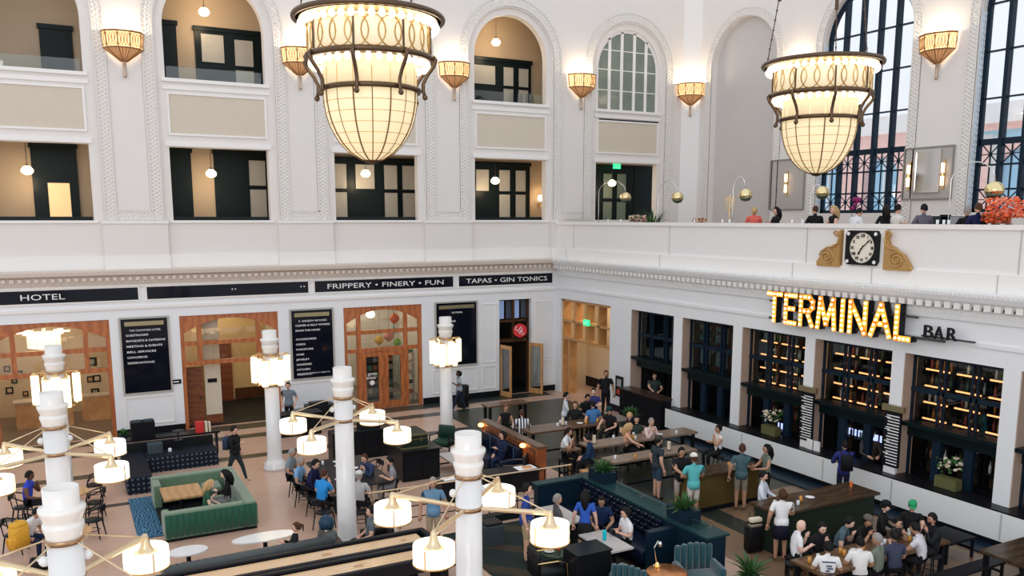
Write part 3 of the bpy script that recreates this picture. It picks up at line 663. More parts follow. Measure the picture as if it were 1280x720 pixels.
# restaurant door: open wooden leaves, red round sign
f4 = struct('window_8', MB().bx(16.8, 18.4, YA+.2, YA+.3, 2.35, 2.5).bx(16.8, 16.88, YA+.2, YA+.3, 0, 4.27).bx(18.3, 18.4, YA+.2, YA+.3, 0, 4.27).bx(16.8, 18.4, YA+.2, YA+.3, 3.25, 3.35), WOODD)
for k in range(4): MB().bx(16.9+.38*k, 17.18+.38*k, YA+.3, YA+.32, 3.4, 4.2).build('stained_glass_pane', mat('blue_stained_glass_%d' % (k % 2), [(.25, .35, .6), (.06, .08, .12)][k % 2], .2, emi=.35 if k % 2 == 0 else 0), f4)
MB().bx(17.55, 17.65, YA+.18, YA+.3, 2.5, 4.27).build('mullion', WOODD, f4)
for nm, x, sgn in (('door_16', 16.86, -1), ('door_17', 18.3, 1)):
    q = MB(); q.T = Matrix.Translation((x, YA-.02, 0)) @ Matrix.Rotation(math.radians(-78 if sgn < 0 else -62), 4, 'Z')
    q.bx(0, .08, -.03, .03, .02, 2.3).bx(.62, .72, -.03, .03, .02, 2.3).bx(.08, .62, -.03, .03, .02, .25).bx(.08, .62, -.03, .03, 2.15, 2.3)
    d = struct(nm, q, WOODL); g = MB(); g.T = q.T; g.bx(.08, .62, -.008, .008, .25, 2.15); g.build('glass_pane', glass('pale_door_glass', (.8, .85, .85), .2), d)
p = onY(650, 413, YA-.3)
t = thing('round_sign', 'round red hanging sign with a white emblem above the restaurant door', 'sign', p, math.radians(-25))
MB().lathe([(.30, -.03), (.30, .03)], 24).build('sign_disc', mat('red_sign_paint', (.75, .02, .03), .4), t).rotation_euler = (PI/2, 0, 0)
q = MB()
q.tube([(-.16, -.05, .2), (-.2, -.05, .05), (-.08, -.05, -.02), (-.02, -.05, -.14), (.08, -.05, -.04), (.18, -.05, -.16), (.05, -.05, -.18)], .02, 4).tube([(-.06, -.05, .02), (.06, -.05, .18), (.1, -.05, .04), (.0, -.05, -.06)], .022, 4)
q.build('emblem', LETTER, t); MB().bx(-.02, .02, 0, .5, .3, .33).build('bracket', BLK, t)
# ================================================================ RIGHT WALL: OPENING WITH OAK LATTICE
f = struct('window_9', MB().bx(XB+.1, XB+.5, 28.48, 28.58, 2.1, 4.27).bx(XB+.1, XB+.5, 32.27, 32.37, 0, 4.27).bx(XB+.1, XB+.5, 28.48, 32.37, 4.15, 4.27).bx(XB+.1, XB+.5, 31.75, 31.85, 0, 2.5), WOODL)
for z in (3.3, 2.5): MB().bx(XB+.1, XB+.5, 28.58, 32.27, z-.05, z+.05).build('lattice_shelf', WOODL, f)
for k in range(1, 4):
    y = 28.53+(32.32-28.53)*k/4; MB().bx(XB+.1, XB+.5, y-.05, y+.05, 2.55, 4.15).build('lattice_post', WOODL, f)
struct('wall_right', MB().bx(21.6, 21.7, 27.3, 33.3, 0, 5.0), mat('cream_passage_wall', (.72, .58, .40), .7, noise=.04))
struct('wall_back', MB().bx(XB+.4, 21.7, 33.2, 33.3, 0, 5.0), MC['cream_passage_wall'])
struct('baseboard_right', MB().bx(21.57, 21.6, 28.6, 33.3, 0, .45), BLK)
struct('wall_right', MB().bx(21.0, 21.6, 28.0, 29.6, 0, 2.4), BLK)
l = bpy.data.lights.new('passage_light', 'AREA'); l.size = 1.2; l.energy = 60; l.color = (1, .8, .55); o = bpy.data.objects.new('passage_light', l); COL.objects.link(o); o.location = (20.7, 30.6, 4.9)
exit_sign(onX(733, 407, XB-.05), 'green lit exit sign on the oak lattice of the corner opening', 'x')
t = thing('wall_poster', 'small dark framed poster on the white pier beside the bar entrance', 'picture', onX(774.5, 483, XB-.01))
MB().bx(-.03, 0, -.26, .26, -.42, .42).build('picture_frame', BLK, t); MB().bx(-.035, -.03, -.15, .15, .0, .3).build('poster_print', mat('grey_print', (.4, .4, .42), .5), t); MB().bx(-.035, -.03, -.15, .15, -.34, -.12).build('poster_red_band', mat('red_print', (.5, .06, .03), .5), t)
# ================================================================ BAR ROOM
struct('wall_right', MB().bx(24.0, 24.2, 4, 33, 0, 5.1), mat('bar_back_wall', (.02, .02, .024), .6))
struct('wall_right', MB().bx(19.66, 24.0, 27.3, 27.5, 0, 5.1), MC['bar_back_wall'])
struct('floor', MB().bx(19.3, 24.2, 4, 27.3, 0, .008), MC['black_mat_floor'])
wi = 9
for i, (a, b) in enumerate(OB[1:]):
    wi += 1; w = b-a; zb = 2.36
    f = struct('window_%d' % wi, MB().bx(XB+.35, XB+.42, a, b, 4.15, 4.27).bx(XB+.35, XB+.42, a, a+.08, .9 if i else 2.36, 4.2).bx(XB+.35, XB+.42, b-.08, b, .9 if i else 2.36, 4.2), DKN)
    MB().bx(XB+.02, XB+.50, a+.0, b-.0, 2.32, 2.42).bx(XB+.30, XB+.44, a, b, 2.0, 2.32).build('transom_shelf', mat('teal_black_paint', (.004, .012, .014), .3), f)
    MB().bx(XB+.33, XB+.43, a, b, 3.22, 3.34).build('transom', DKN, f)
    for k in (1, 2):
        y = a+w*k/3
        MB().bx(XB+.33, XB+.43, y-.10, y-.05, 2.42, 4.2).bx(XB+.33, XB+.43, y+.05, y+.10, 2.42, 4.2).build('mullion', DKN, f)
        if i: MB().bx(XB+.30, XB+.44, y-.12, y+.12, .9, 2.0).build('mullion', DKN, f)
    for k in range(3):
        y0, y1 = a+w*k/3+.08, a+w*(k+1)/3-.08
        for z0, z1 in ((2.45, 3.2), (3.36, 4.14)): MB().bx(XB+.385, XB+.39, y0, y1, z0, z1).build('glass_pane', glass('bar_glass', (.72, .8, .82), .05), f)
for k, (y0, y1, z) in enumerate(((22.9, 23.5, 3.5), (22.0, 22.65, 3.5), (22.9, 23.4, 2.65), (22.0, 22.6, 2.65))):
    o = MB().bx(XB+.46, XB+.48, y0, y1, z, z+.55).build('window_poster', mat('pale_teal_paper', (.10, .16, .15), .6)); tag(o, 'pale paper poster seen from behind in the third bar window', 'poster', 'pale posters hung in the third bar window')
text('KO.PS', .3, BLK, 'poster_lettering', o, (XB+.44, 23.5, 3.62), (PI/2, 0, -PI/2), width=1.2)
# back-bar shelving with lit shelf strips and bottles
STRIP = mat('orange_shelf_light', (1, .45, .15), .5, emi=3.4, ecol=(1, .36, .13))
BLUEST = mat('blue_white_screen_light', (.5, .6, 1), .5, emi=1.3, ecol=(.45, .55, 1))
bot = []
for nm, col in (('amber', (.45, .16, .03)), ('green', (.03, .12, .04)), ('clear', (.6, .62, .6)), ('dark', (.03, .02, .02)), ('red', (.35, .05, .03))):
    m_ = mat('%s_bottle_glass' % nm, col, .12, coat=.5); mb = MB().lathe([(.036, 0), (.038, .02), (.038, .17), (.015, .22), (.013, .29), (.016, .30), (.0, .30)], 7)
    bot.append(mb.mesh('bottle', m_, True))
cap = MB().lathe([(.001, 0), (.002, .001)], 3)
nb = 0
for i, (a, b) in enumerate(OB[3:6]):
    for k in range(3):
        w = (b-a)/3; y0, y1 = a+w*k+.10, a+w*(k+1)-.10; X0 = 20.45
        t = thing('bottle_shelf', '%s lit bottle shelf column behind the %s window of the bar' % (['right', 'middle', 'left'][k], ['fourth', 'fifth', 'sixth'][i]), 'shelf', (X0, (y0+y1)/2, 0)); hw = (y1-y0)/2
        MB().bx(.34, .36, -hw-.05, hw+.05, .9, 4.3).build('shelf_back', mat('shelf_back_dark', (.05, .035, .02), .4), t)
        MB().bx(.1, .34, -hw-.05, -hw-.02, .9, 4.3).bx(.1, .34, hw+.02, hw+.05, .9, 4.3).build('shelf_side', BLK, t)
        for z in (1.35, 1.8, 2.45, 2.9, 3.35, 3.8):
            MB().bx(0, .34, -hw-.04, hw+.04, z-.03, z).build('shelf_board', BLK, t)
            if z > 2 : MB().bx(-.03, 0, -hw, hw, z-.035, z+.005).build('shelf_light', STRIP, t)
            n_ = 7 if z < 2 else (6 if i < 2 else 5)
            for j in range(n_):
                if nb >= 296 or random.random() < .12: continue
                o = link('bottle', random.choice(bot), None, (X0+.12+.1*random.random(), (y0+y1)/2-hw+.06+(2*hw-.12)*j/(n_-1), z)); nb += 1
                tag(o, 'small liquor bottle on the lit back bar shelves', 'bottle', 'liquor bottles on the back bar shelves')
for i, (a, b) in enumerate(OB[3:6]):
    for k in range(2):
        y = a+(b-a)*(k+1)/3
        for z in (2.7, 3.15, 3.6):
            o = MB().ball((XB+.5, y, z), .035, 6, 4).build('indicator_bulb', mat('small_orange_bulb', (1, .6, .25), .4, emi=3.5, ecol=(1, .55, .2))); tag(o, 'tiny orange bulb between the bar window mullions', 'lamp', 'tiny orange bulbs between the bar windows')
t = thing('back_bar', 'dark back bar counter under the bottle shelves', 'counter', (20.78, 15.5, 0)); MB().bx(-.33, 0, -3.4, 5.3, 0, .9).build('counter_body', BLK, t)
for (x, y, w) in ((978, 533, .5), (1082, 544, 1.2)):
    p = onX(x, y, 20.6); t = thing('bar_screen', 'glowing blue white screen in the bar %s the bartender' % ('left of' if w < 1 else 'beside'), 'screen', p); MB().bx(0, .05, -w/2-.02, w/2+.02, -.12, .12).build('screen_case', BLK, t); MB().bx(-.01, 0, -w/2, w/2, -.1, .1).build('screen_glass', BLUEST, t)
l = bpy.data.lights.new('bar_light', 'AREA'); l.shape = 'RECTANGLE'; l.size = .6; l.size_y = 8; l.energy = 55; l.color = (1, .7, .4); o = bpy.data.objects.new('bar_light', l); COL.objects.link(o); o.location = (20.45, 16.5, 4.9)
# white fronted service counter along the bar
XK = 19.25
t = thing('bar_counter', 'long white panelled bar counter with a black top and black foot', 'counter', (XK, 4, 0)); LY = 24.25-4
MB().bx(0, XB-XK-.02, 0, LY, .20, .90).build('counter_front', mat('counter_white_paint', (.86, .88, .88), .35, noise=.03, nscale=1.2), t)
MB().bx(.05, XB-XK-.02, 0, LY, 0, .20).build('counter_plinth', BLK, t); MB().bx(-.62, .05, 0, LY+.1, 0, .05).build('foot_step', DKN, t)
MB().bx(-.0, XB-XK+.33, 0, LY, .90, .94).build('counter_top', BLK, t)
for x in (927, 1030, 1118, 1260): MB().bx(-.012, 0, onX(x, 560, XK).y-4-.02, onX(x, 560, XK).y-4+.02, .24, .87).build('panel_joint', MC['joint_shadow_paint'], t)
t = thing('host_desk', 'black host desk standing in the bar entrance', 'desk', (19.4, 25.7, 0)); MB().bx(-.25, .3, -1.3, 1.3, 0, 1.15).build('desk_body', BLK, t); MB().bx(-.3, .35, -1.35, 1.35, 1.15, 1.2).build('desk_top', mat('desk_top_dark', (.05, .03, .02), .3), t)
# beer list boards on the piers
for (x0, y0, x1, y1, lab) in ((1010, 490, 1010, 560, 'tall list board with white slats on the pier left of the bartender'), (1117, 514, 1117, 594, 'tall list board with white slats on the pier right of the bartender')):
    p = onX(x0, y0, XB-.1); q_ = onX(x1, y1, XB-.1); h = p.z-q_.z; t = thing('menu_board', lab, 'sign', (XB-.1, p.y, q_.z))
    MB().bx(-.02, .03, -.26, .26, .22, h).build('board_panel', BLK, t); MB().bx(-.05, .05, -.34, .34, h, h+.16).build('board_cap', mat('dull_brass', (.38, .33, .2), .35, .8), t)
    MB().bx(-.03, .03, -.18, .18, 0, .2).build('price_card', LETTER, t)
    n_ = 17
    for k in range(n_):
        z = .28+(h-.34)*k/n_
        MB().bx(-.03, -.02, -.22, .20-.1*random.random(), z, z+.028).build('list_slat', LETTER, t)
        if k % 4 == 3: MB().bx(-.03, -.02, .06, .22, z+.035, z+.055).build('list_slat', LETTER, t)
def flowers(t, n, r, h, cols, z0=0, leaf=.05):
    for ci, c in enumerate(cols):
        q = MB()
        for k in range(n):
            a = random.random()*2*PI; rr = r*math.sqrt(random.random()); z = z0+h*(.35+.65*random.random())
            q.ball((rr*math.cos(a), rr*math.sin(a), z), leaf*(.6+.7*random.random()), 5, 3, .7)
        q.build('blossoms' if ci else 'foliage', c, t)
GRN = mat('leaf_green', (.04, .12, .03), .5); CREAM = mat('cream_petals', (.75, .66, .5), .6); PINKP = mat('pink_petals', (.7, .32, .28), .6)
for x, y, lab in ((963, 553, 'cream flower arrangement in a green box, left end of the bar'), (1184, 614, 'cream flower arrangement in a green box, right end of the bar')):
    p = onX(x, y, XB+.1); t = thing('flower_arrangement', lab, 'flowers', (p.x, p.y, .94)); MB().bx(-.13, .13, -.3, .3, 0, .28).build('planter_box', mat('moss_box', (.12, .12, .04), .7), t); flowers(t, 28, .32, .5, (GRN, CREAM), .28, .05)
for k, (x, y) in enumerate(((1012, 572), (1020, 566))):
    o = MB().bx(-.02, .02, -.13, .13, 0, .3).build('menu_card', LETTER); o.location = (XB-.15, onX(x, y, XB-.15).y, .94); tag(o, '%s white menu card standing on the black bar top' % ['left', 'right'][k], 'card')
# ================================================================ MARQUEE SIGN
sg = thing('marquee_sign', 'large marquee bulb sign reading TERMINAL above the bar windows', 'sign', (XB-.40, 0, 0))
AMBER = mat('marquee_letter_face', (.95, .42, .05), .4, emi=.35, ecol=(1, .42, .05)); BULB = mat('marquee_bulb', (1, .85, .5), .3, emi=7, ecol=(1, .78, .35))
bulb = MB().ball((0, 0, 0), .035, 6, 4).mesh('bulb', BULB)
ya, yb_ = onX(961, 380, XB-.4).y, onX(1137, 410, XB-.4).y
glyph = {'T': [[(0, 1), (1, 1)], [(.5, 1), (.5, 0)]], 'E': [[(0, 1), (0, 0)], [(0, 1), (1, 1)], [(0, .52), (.8, .52)], [(0, 0), (1, 0)]], 'R': [[(0, 0), (0, 1)], [(0, 1), (.7, 1), (1, .85), (1, .65), (.7, .5), (0, .5)], [(.5, .5), (1, 0)]],
         'M': [[(0, 0), (.12, 1)], [(.12, 1), (.5, .15)], [(.5, .15), (.88, 1)], [(.88, 1), (1, 0)]], 'I': [[(.5, 0), (.5, 1)]], 'N': [[(0, 0), (0, 1)], [(0, 1), (1, 0)], [(1, 0), (1, 1)]], 'A': [[(0, 0), (.5, 1)], [(.5, 1), (1, 0)], [(.22, .38), (.78, .38)]], 'L': [[(0, 1), (0, 0)], [(0, 0), (1, 0)]]}
wd = {'T': 1, 'E': .72, 'R': .85, 'M': 1.15, 'I': .22, 'N': .95, 'A': 1.1, 'L': .72}
tot = sum(wd[c] for c in 'TERMINAL')+.40*7; u = (ya-yb_)/tot; HL = .82; cur = 0; zb = 4.70
for ch in 'TERMINAL':
    w = wd[ch]*u
    face_, side, bs = MB(), MB(), []
    sw = .075
    for st in glyph[ch]:
        P = [(ya-(cur*u+p[0]*w), zb+p[1]*HL) for p in st]
        for p, q in zip(P[:-1], P[1:]):
            d = Vector((q[0]-p[0], q[1]-p[1])); L = d.length; d /= L; nrm = Vector((-d[1], d[0])); e = d*sw*.9
            c4 = [Vector(p)-e+nrm*sw, Vector(p)-e-nrm*sw, Vector(q)+e-nrm*sw, Vector(q)+e+nrm*sw]
            side.prism([tuple(v) for v in c4], -.02, .22, 'yz'); c5 = [v*1 for v in c4]; face_.prism([tuple(v) for v in c5], -.035, -.02, 'yz')
            nbk = max(1, round(L/.145))
            for k in range(nbk+1):
                v = Vector(p)+d*L*k/nbk
                if all((v-b_).length > .08 for b_ in bs): bs.append(v)
    lt = side.build('letter_case', BLK, sg); face_.build('letter_face', AMBER, lt)
    for v in bs: link('bulb', bulb, lt, (-.05, v[0], v[1]))
    cur += wd[ch]+.40
MB().bx(.12, .2, yb_-.1, ya+.1, zb+.55, zb+.60).bx(.12, .2, yb_-.9, ya+.1, zb+.02, zb+.08).build('mounting_rail', mat('dark_steel', (.08, .08, .08), .4, .6), sg)
p = onX(1153, 421, XB-.25); q_ = onX(1196, 428, XB-.25)
bs_ = thing('bar_sign', 'black cut-out letters reading BAR right of the marquee sign', 'sign', (XB-.25, p.y, p.z))
for k, ch in enumerate('BAR'): text(ch, .33, BLK, 'letter', bs_, (0, -(p.y-q_.y)*(k/3)*1.02, 0), (PI/2, 0, -PI/2), .03, width=(p.y-q_.y)*.27, weight=.002)
MB().bx(.08, .14, -1.35, .1, .0, .04).build('mounting_rail', MC['dark_steel'], bs_)
# ================================================================ CLOCK WITH SCROLL BRACKETS
p0, p1 = onX(1060, 289, XB-.1), onX(1098, 332, XB-.1); cy = (p0.y+p1.y)/2; hw = abs(p0.y-p1.y)/2; cz = 7.0
ck = thing('wall_clock', 'square black framed clock with round cream dial on the parapet', 'clock', (XB-.01, cy, cz), -PI/2)   # local x -> -y
MB().bx(-hw-.16, hw+.16, -.06, 0, -.62, .52).build('clock_backing', WHITE2, ck)
fr = MB(); ri = .42; S_ = hw; SZ = .47
A = [(ri*math.cos(2*PI*k/32), ri*math.sin(2*PI*k/32)) for k in range(33)]
B = []
for x, z in A:
    m_ = max(abs(x)/S_, abs(z)/SZ); B.append((x/m_, z/m_))
fr.strip(A, B, -.16, -.06); fr.build('clock_frame', BLK, ck)
for sx_ in (-1, 1):
    for sz_ in (-1, 1):
        o = MB().lathe([(.05, -.01), (.05, .01)], 12).build('corner_roundel', LETTER, ck, loc=(sx_*(hw-.09), -.165, sz_*(SZ-.09))); o.rotation_euler = (PI/2, 0, 0)
o = MB().lathe([(.425, -.02), (.425, .02)], 32).build('clock_dial', mat('cream_dial', (.86, .80, .68), .5), ck, loc=(0, -.10, 0)); o.rotation_euler = (PI/2, 0, 0)
for k, s in enumerate(['XII', 'I', 'II', 'III', 'IV', 'V', 'VI', 'VII', 'VIII', 'IX', 'X', 'XI']):
    a = PI/2-2*PI*k/12; wdt = .03+.022*len(s)
    q = text(s, .08, BLK, 'numeral', ck, (.33*math.cos(a), -.125, .33*math.sin(a)), (PI/2, 0, 0), .003, 'CENTER', weight=.004)
    me = q.data; zc = .04
    for v in me.vertices: v.co.y -= zc
def hand(ang, L, w, nm):
    q = MB().bx(-w/2, w/2, -.14, -.132, -.08, L*.7); q.add([(-w*1.2, -.136, L*.6), (w*1.2, -.136, L*.6), (0, -.136, L)], [(0, 1, 2)]); o = q.build(nm, BLK, ck); o.rotation_euler = (0, ang, 0)
hand(math.radians(213), .26, .035, 'hour_hand'); hand(math.radians(48), .38, .024, 'minute_hand')
for sgn, lab, name in ((-1, 'gilded carved scroll bracket on the left of the clock', 'L'), (1, 'gilded carved scroll bracket on the right of the clock', 'R')):
    t = thing('scroll_bracket', lab, 'ornament', (XB-.02, cy-sgn*(hw+.20), cz-.56), -PI/2)
    prof = [(0, 0), (.78, 0), (.80, .12), (.66, .30), (.56, .42), (.40, .48), (.28, .60), (.12, .66), (.06, .80), (.10, .95), (.0, 1.04)]
    prof = [(sgn*a_, b_) for a_, b_ in prof]
    MB().prism(prof, -.16, 0).build('bracket_body', GOLD, t)
    sp = [(sgn*(.42+.27*(1-k/40)*math.cos(.2+k*.38)), -.17, .26+.24*(1-k/40)*math.sin(.2+k*.38)) for k in range(38)]
    MB().tube(sp, .028, 6).build('large_scroll', GOLD, t)
    sp = [(sgn*(.12+.10*(1-k/24)*math.cos(k*.42)), -.17, .92+.10*(1-k/24)*math.sin(k*.42)) for k in range(22)]
    MB().tube(sp, .022, 6).build('small_scroll', GOLD, t)
    MB().tube([(sgn*.02, -.17, .84), (sgn*.05, -.18, .66), (sgn*.2, -.18, .56), (sgn*.42, -.17, .54), (sgn*.66, -.16, .40)], .03, 6).ball((sgn*.78, -.08, .06), .07).build('leaf_edge', GOLD, t)
# ================================================================ CHANDELIERS
CREAMG = mat('cream_art_glass', (.55, .47, .33), .4, emi=.66, ecol=(1, .78, .44), noise=.05, nscale=3)
DRUMG = mat('upper_drum_glass', (.5, .44, .33), .4, emi=.62, ecol=(1, .80, .50))
GBULB = mat('chandelier_bulb', (1, .93, .8), .4, emi=4, ecol=(1, .86, .66))
def chandelier(loc, label):
    t = thing('chandelier', label, 'chandelier', loc)      # origin at the bowl tip; +z up
    z = lambda v: v-8.77
    bulb_ = MB().ball((0, 0, 0), .058, 8, 6, 1.15).mesh('bulb', GBULB, True)
    MB().lathe([(1.26, z(11.16)), (1.31, z(11.16)), (1.32, z(11.20)), (1.30, z(11.24)), (1.24, z(11.24)), (1.24, z(11.16))], 48).build('rim', BRONZE, t, True)
    MB().lathe([(1.06, z(11.1)), (1.25, z(11.19))], 48).build('rim_underside', mat('rim_gold', (.75, .58, .35), .35, .6), t)
    for k in range(44):
        a = 2*PI*k/44; link('bulb', bulb_, t, (1.16*math.cos(a), 1.16*math.sin(a), z(11.06)))
    MB().lathe([(1.05, z(10.55)), (1.05, z(11.08))], 48).build('upper_drum', DRUMG, t, True)
    q = MB(); n = 24
    for k in range(n):
        a0 = 2*PI*k/n; hw = 2*PI/n*.72
        q.tube([(1.06*math.cos(a0+hw*math.cos(j*PI/8)), 1.06*math.sin(a0+hw*math.cos(j*PI/8)), z(10.815)+.25*math.sin(j*PI/8)) for j in range(16)], .013, 4, True)
    tag(q.build('oval_tracery', mat('tracery_brass', (.45, .27, .08), .4, .5), t), kind='stuff')
    MB().lathe([(1.04, z(10.48)), (1.11, z(10.48)), (1.13, z(10.53)), (1.11, z(10.57)), (1.04, z(10.57))], 48).build('drum_band', BRONZE, t, True)
    MB().lathe([(1.055, z(11.05)), (1.075, z(11.05)), (1.075, z(11.09)), (1.055, z(11.09))], 48).build('top_band', BRASS, t)
    for k in range(36):
        a = 2*PI*k/36; link('bulb', bulb_, t, (1.0*math.cos(a), 1.0*math.sin(a), z(10.42)))
    MB().lathe([(.80, z(10.02)), (.80, z(10.34)), (.84, z(10.47)), (1.0, z(10.50))], 40).build('neck_glass', CREAMG, t, True)
    MB().lathe([(.80, z(9.96)), (.87, z(9.96)), (.89, z(10.0)), (.87, z(10.04)), (.80, z(10.04))], 40).build('bowl_band', BRONZE, t, True)
    prof = [(.02, 8.79), (.20, 8.83), (.38, 8.93), (.53, 9.08), (.64, 9.25), (.72, 9.42), (.77, 9.60), (.80, 9.78), (.81, 9.98)]
    MB().lathe([(r, z(h)) for r, h in prof], 40).build('glass_bowl', CREAMG, t, True)
    def rib(a, r, nm, m, h0=0):
        MB().tube([((p+.006)*math.cos(a), (p+.006)*math.sin(a), z(h)) for p, h in prof[h0:]], r, 4).build(nm, m, t)
    for k in range(16): rib(2*PI*(k+.25)/16, .014 if k % 2 == 0 else .008, 'rib', mat('dark_rib_metal', (.20, .12, .05), .4, .7))
    for r, h in prof[2:8]:
        MB().tube([((r+.004)*math.cos(2*PI*j/36), (r+.004)*math.sin(2*PI*j/36), z(h)) for j in range(36)], .0045, 4, True).build('glazing_ring', BRASS, t)
    for k in range(16):
        a = 2*PI*(k+.25)/16; MB().tube([(.806*math.cos(a), .806*math.sin(a), z(10.04)), (.806*math.cos(a), .806*math.sin(a), z(10.36))], .008, 4).build('neck_bar', BRASS, t)
    MB().lathe([(.0, z(8.74)), (.10, z(8.77)), (.16, z(8.84)), (.15, z(8.86)), (.0, z(8.86))], 16).build('finial', BRONZE, t, True)
    for k in range(8):
        a = 2*PI*(k+.28)/8
        pts = [(1.12, 10.56), (1.16, 10.50), (1.12, 10.40), (1.0, 10.24), (.93, 10.10), (.93, 9.98), (.96, 9.90)]
        s = MB().tube([(r*math.cos(a), r*math.sin(a), z(h)) for r, h in pts], [.03, .04, .038, .034, .034, .036, .03], 6).ball((.96*math.cos(a), .96*math.sin(a), z(9.88)), .05, 8, 5)
        s.build('scroll_bracket', BRONZE, t, True)
        MB().tube([(1.07*math.cos(a), 1.07*math.sin(a), z(10.57)), (1.07*math.cos(a), 1.07*math.sin(a), z(11.06))], .02, 5).build('drum_post', BRONZE, t)
    for k in range(3):
        a = 2*PI*k/3+.5; q = MB().tube([(1.22*math.cos(a), 1.22*math.sin(a), z(11.2)), (.25*math.cos(a), .25*math.sin(a), z(18))], .012, 5)
        for j in range(6):
            f = .02+.03*j; q.ball((1.22*math.cos(a)*(1-f*.8), 1.22*math.sin(a)*(1-f*.8), z(11.2)+6.8*f), .022, 6, 4, 1.6)
        q.build('suspension_chain', BRONZE, t)
        f = .22; q = MB().box((1.22*math.cos(a)*(1-f*.795), 1.22*math.sin(a)*(1-f*.795), z(11.2)+6.8*f), (.07, .05, .28)); q.build('turnbuckle', BRONZE, t)
    return t
chandelier((5.0, 14.7, 8.77), 'big tiered chandelier with cream glass bowl, larger and nearer one at left')
chandelier((15.35, 14.13, 8.77), 'big tiered chandelier with cream glass bowl in front of the tall windows')
# ================================================================ WALL SCONCES
AMBG = mat('amber_sconce_glass', (.7, .45, .22), .4, emi=1.7, ecol=(1, .66, .30)); AMBD = mat('amber_lower_glass', (.5, .26, .13), .4, emi=.30, ecol=(1, .5, .2))
SCM = mat('sconce_frame_metal', (.42, .22, .10), .4, .7)
def sconce(loc, rz, label):
    t = thing('wall_sconce', label, 'lamp', loc, rz)     # local: wall at y=0, sconce towards -y ; origin at stem foot
    top = [(-.66, -.02), (-.56, -.34), (-.2, -.56), (.2, -.56), (.56, -.34), (.66, -.02)]
    bot = [(x*.93, y*.93) for x, y in top]; tip = [(x*.16, y*.16-.05) for x, y in top]
    z0, z1, z2 = .55, .95, 1.48
    for i in range(5):
        a, b, c, d = bot[i], bot[i+1], top[i+1], top[i]
        MB().add([(a[0], a[1], z1), (b[0], b[1], z1), (c[0], c[1], z2), (d[0], d[1], z2)], [(0, 1, 2, 3)]).build('glass_panel', AMBG, t)
        e, f = tip[i], tip[i+1]
        MB().add([(e[0], e[1], z0), (f[0], f[1], z0), (b[0], b[1], z1), (a[0], a[1], z1)], [(0, 1, 2, 3)]).build('lower_glass', AMBD, t)
        n = 4 if 0 < i < 4 else 2; q = MB()
        for k in range(1, n+1):      # tall narrow loops in front of each panel
            f_ = (k-.5)/n; w = .36/n
            pts = []
            for j in range(12):
                u = 2*PI*j/12; g_ = f_+w*math.cos(u); zz = .5+.40*math.sin(u); pts.append(((a[0]+(b[0]-a[0])*g_)*(1-zz)+(d[0]+(c[0]-d[0])*g_)*zz, (a[1]+(b[1]-a[1])*g_)*(1-zz)+(d[1]+(c[1]-d[1])*g_)*zz-.012, z1+(z2-z1)*zz))
            q.tube(pts, .011, 4, True)
        q.build('loop_tracery', SCM, t)
        q = MB()
        for k in range(1, 3): f_ = k/3; q.tube([(e[0]+(f[0]-e[0])*f_, e[1]+(f[1]-e[1])*f_-.01, z0), (a[0]+(b[0]-a[0])*f_, a[1]+(b[1]-a[1])*f_-.01, z1)], .009, 4)
        q.build('rib', SCM, t)
    for z, P, r in ((z2, top, .035), (z1, bot, .028), (z0, tip, .025)): MB().tube([(x, y-.01, z) for x, y in P], r, 5).build('rim', SCM, t)
    for i in range(6): MB().tube([(tip[i][0], tip[i][1]-.01, z0), (bot[i][0], bot[i][1]-.01, z1), (top[i][0], top[i][1]-.01, z2)], .02, 5).build('frame_bar', SCM, t)
    MB().lathe([(.0, .0), (.05, .03), (.06, .1), (.045, .15), (.045, .5), (.1, .56)], 10, c=(0, -.08, 0)).build('stem', mat('stem_metal', (.55, .42, .32), .35, .8), t, True)
    l = bpy.data.lights.new('sconce_light', 'POINT'); l.energy = 55; l.color = (1, .84, .62); l.shadow_soft_size = .12
    o = bpy.data.objects.new('sconce_light', l); COL.objects.link(o); M = Matrix.Rotation(rz, 3, 'Z') @ Vector((0, -.28, 1.5)); o.location = Vector(loc)+M
    return t
for x, lab in ((2.40, 'amber glass wall sconce left of the second arch, farthest left'), (8.40, 'amber glass wall sconce just left of the big chandelier'), (14.72, 'amber glass wall sconce just right of the big chandelier'), (20.86, 'amber glass wall sconce left of the small white mullioned arch window')):
    sconce((x, YA-.02, 12.54), 0, lab)
sconce((XW-.33, YA-.31, 12.54), -PI/4, 'amber glass wall sconce in the corner beside the blank niche')
sconce((XW-.02, 26.2, 12.54), -PI/2, 'amber glass wall sconce on the window wall hidden behind the right chandelier')
sconce((XW-.02, 19.85, 12.50), -PI/2, 'dark bronze wall sconce between the two tall windows')
# ================================================================ LAMP COLUMNS
GLZ = mat('white_glazed_column', (.80, .80, .80), .28, coat=.4, noise=.02, nscale=2)
DRUM = mat('drum_shade_glass', (1, .95, .85), .4, emi=1.6, ecol=(1, .88, .70)); CUPM = mat('cream_ceramic_rings', (.86, .835, .80), .3, coat=.5)
CYLG = mat('glowing_tube_glass', (1, .9, .7), .4, emi=1.7, ecol=(1, .76, .46)); PBR = mat('pale_brass', (.78, .62, .40), .3, .8)
H_ = 4.4
def col_base(t):
    MB().lathe([(.36, 0), (.36, .10), (.33, .13), (.34, .2), (.27, .26), (.235, .34), (.225, .6), (.212, 3.66)], 28).build('shaft', GLZ, t, True)
    MB().lathe([(.215, 3.66), (.22, 3.78), (.25, 3.88), (.245, 3.93), (.225, 3.94), (.235, 3.97), (.27, 4.06), (.285, 4.10), (.28, 4.14), (.225, 4.15), (.215, 4.17), (.215, 4.40), (.19, 4.40), (.185, 4.2), (.0, 4.18)], 28).build('ringed_capital', CUPM, t, True)
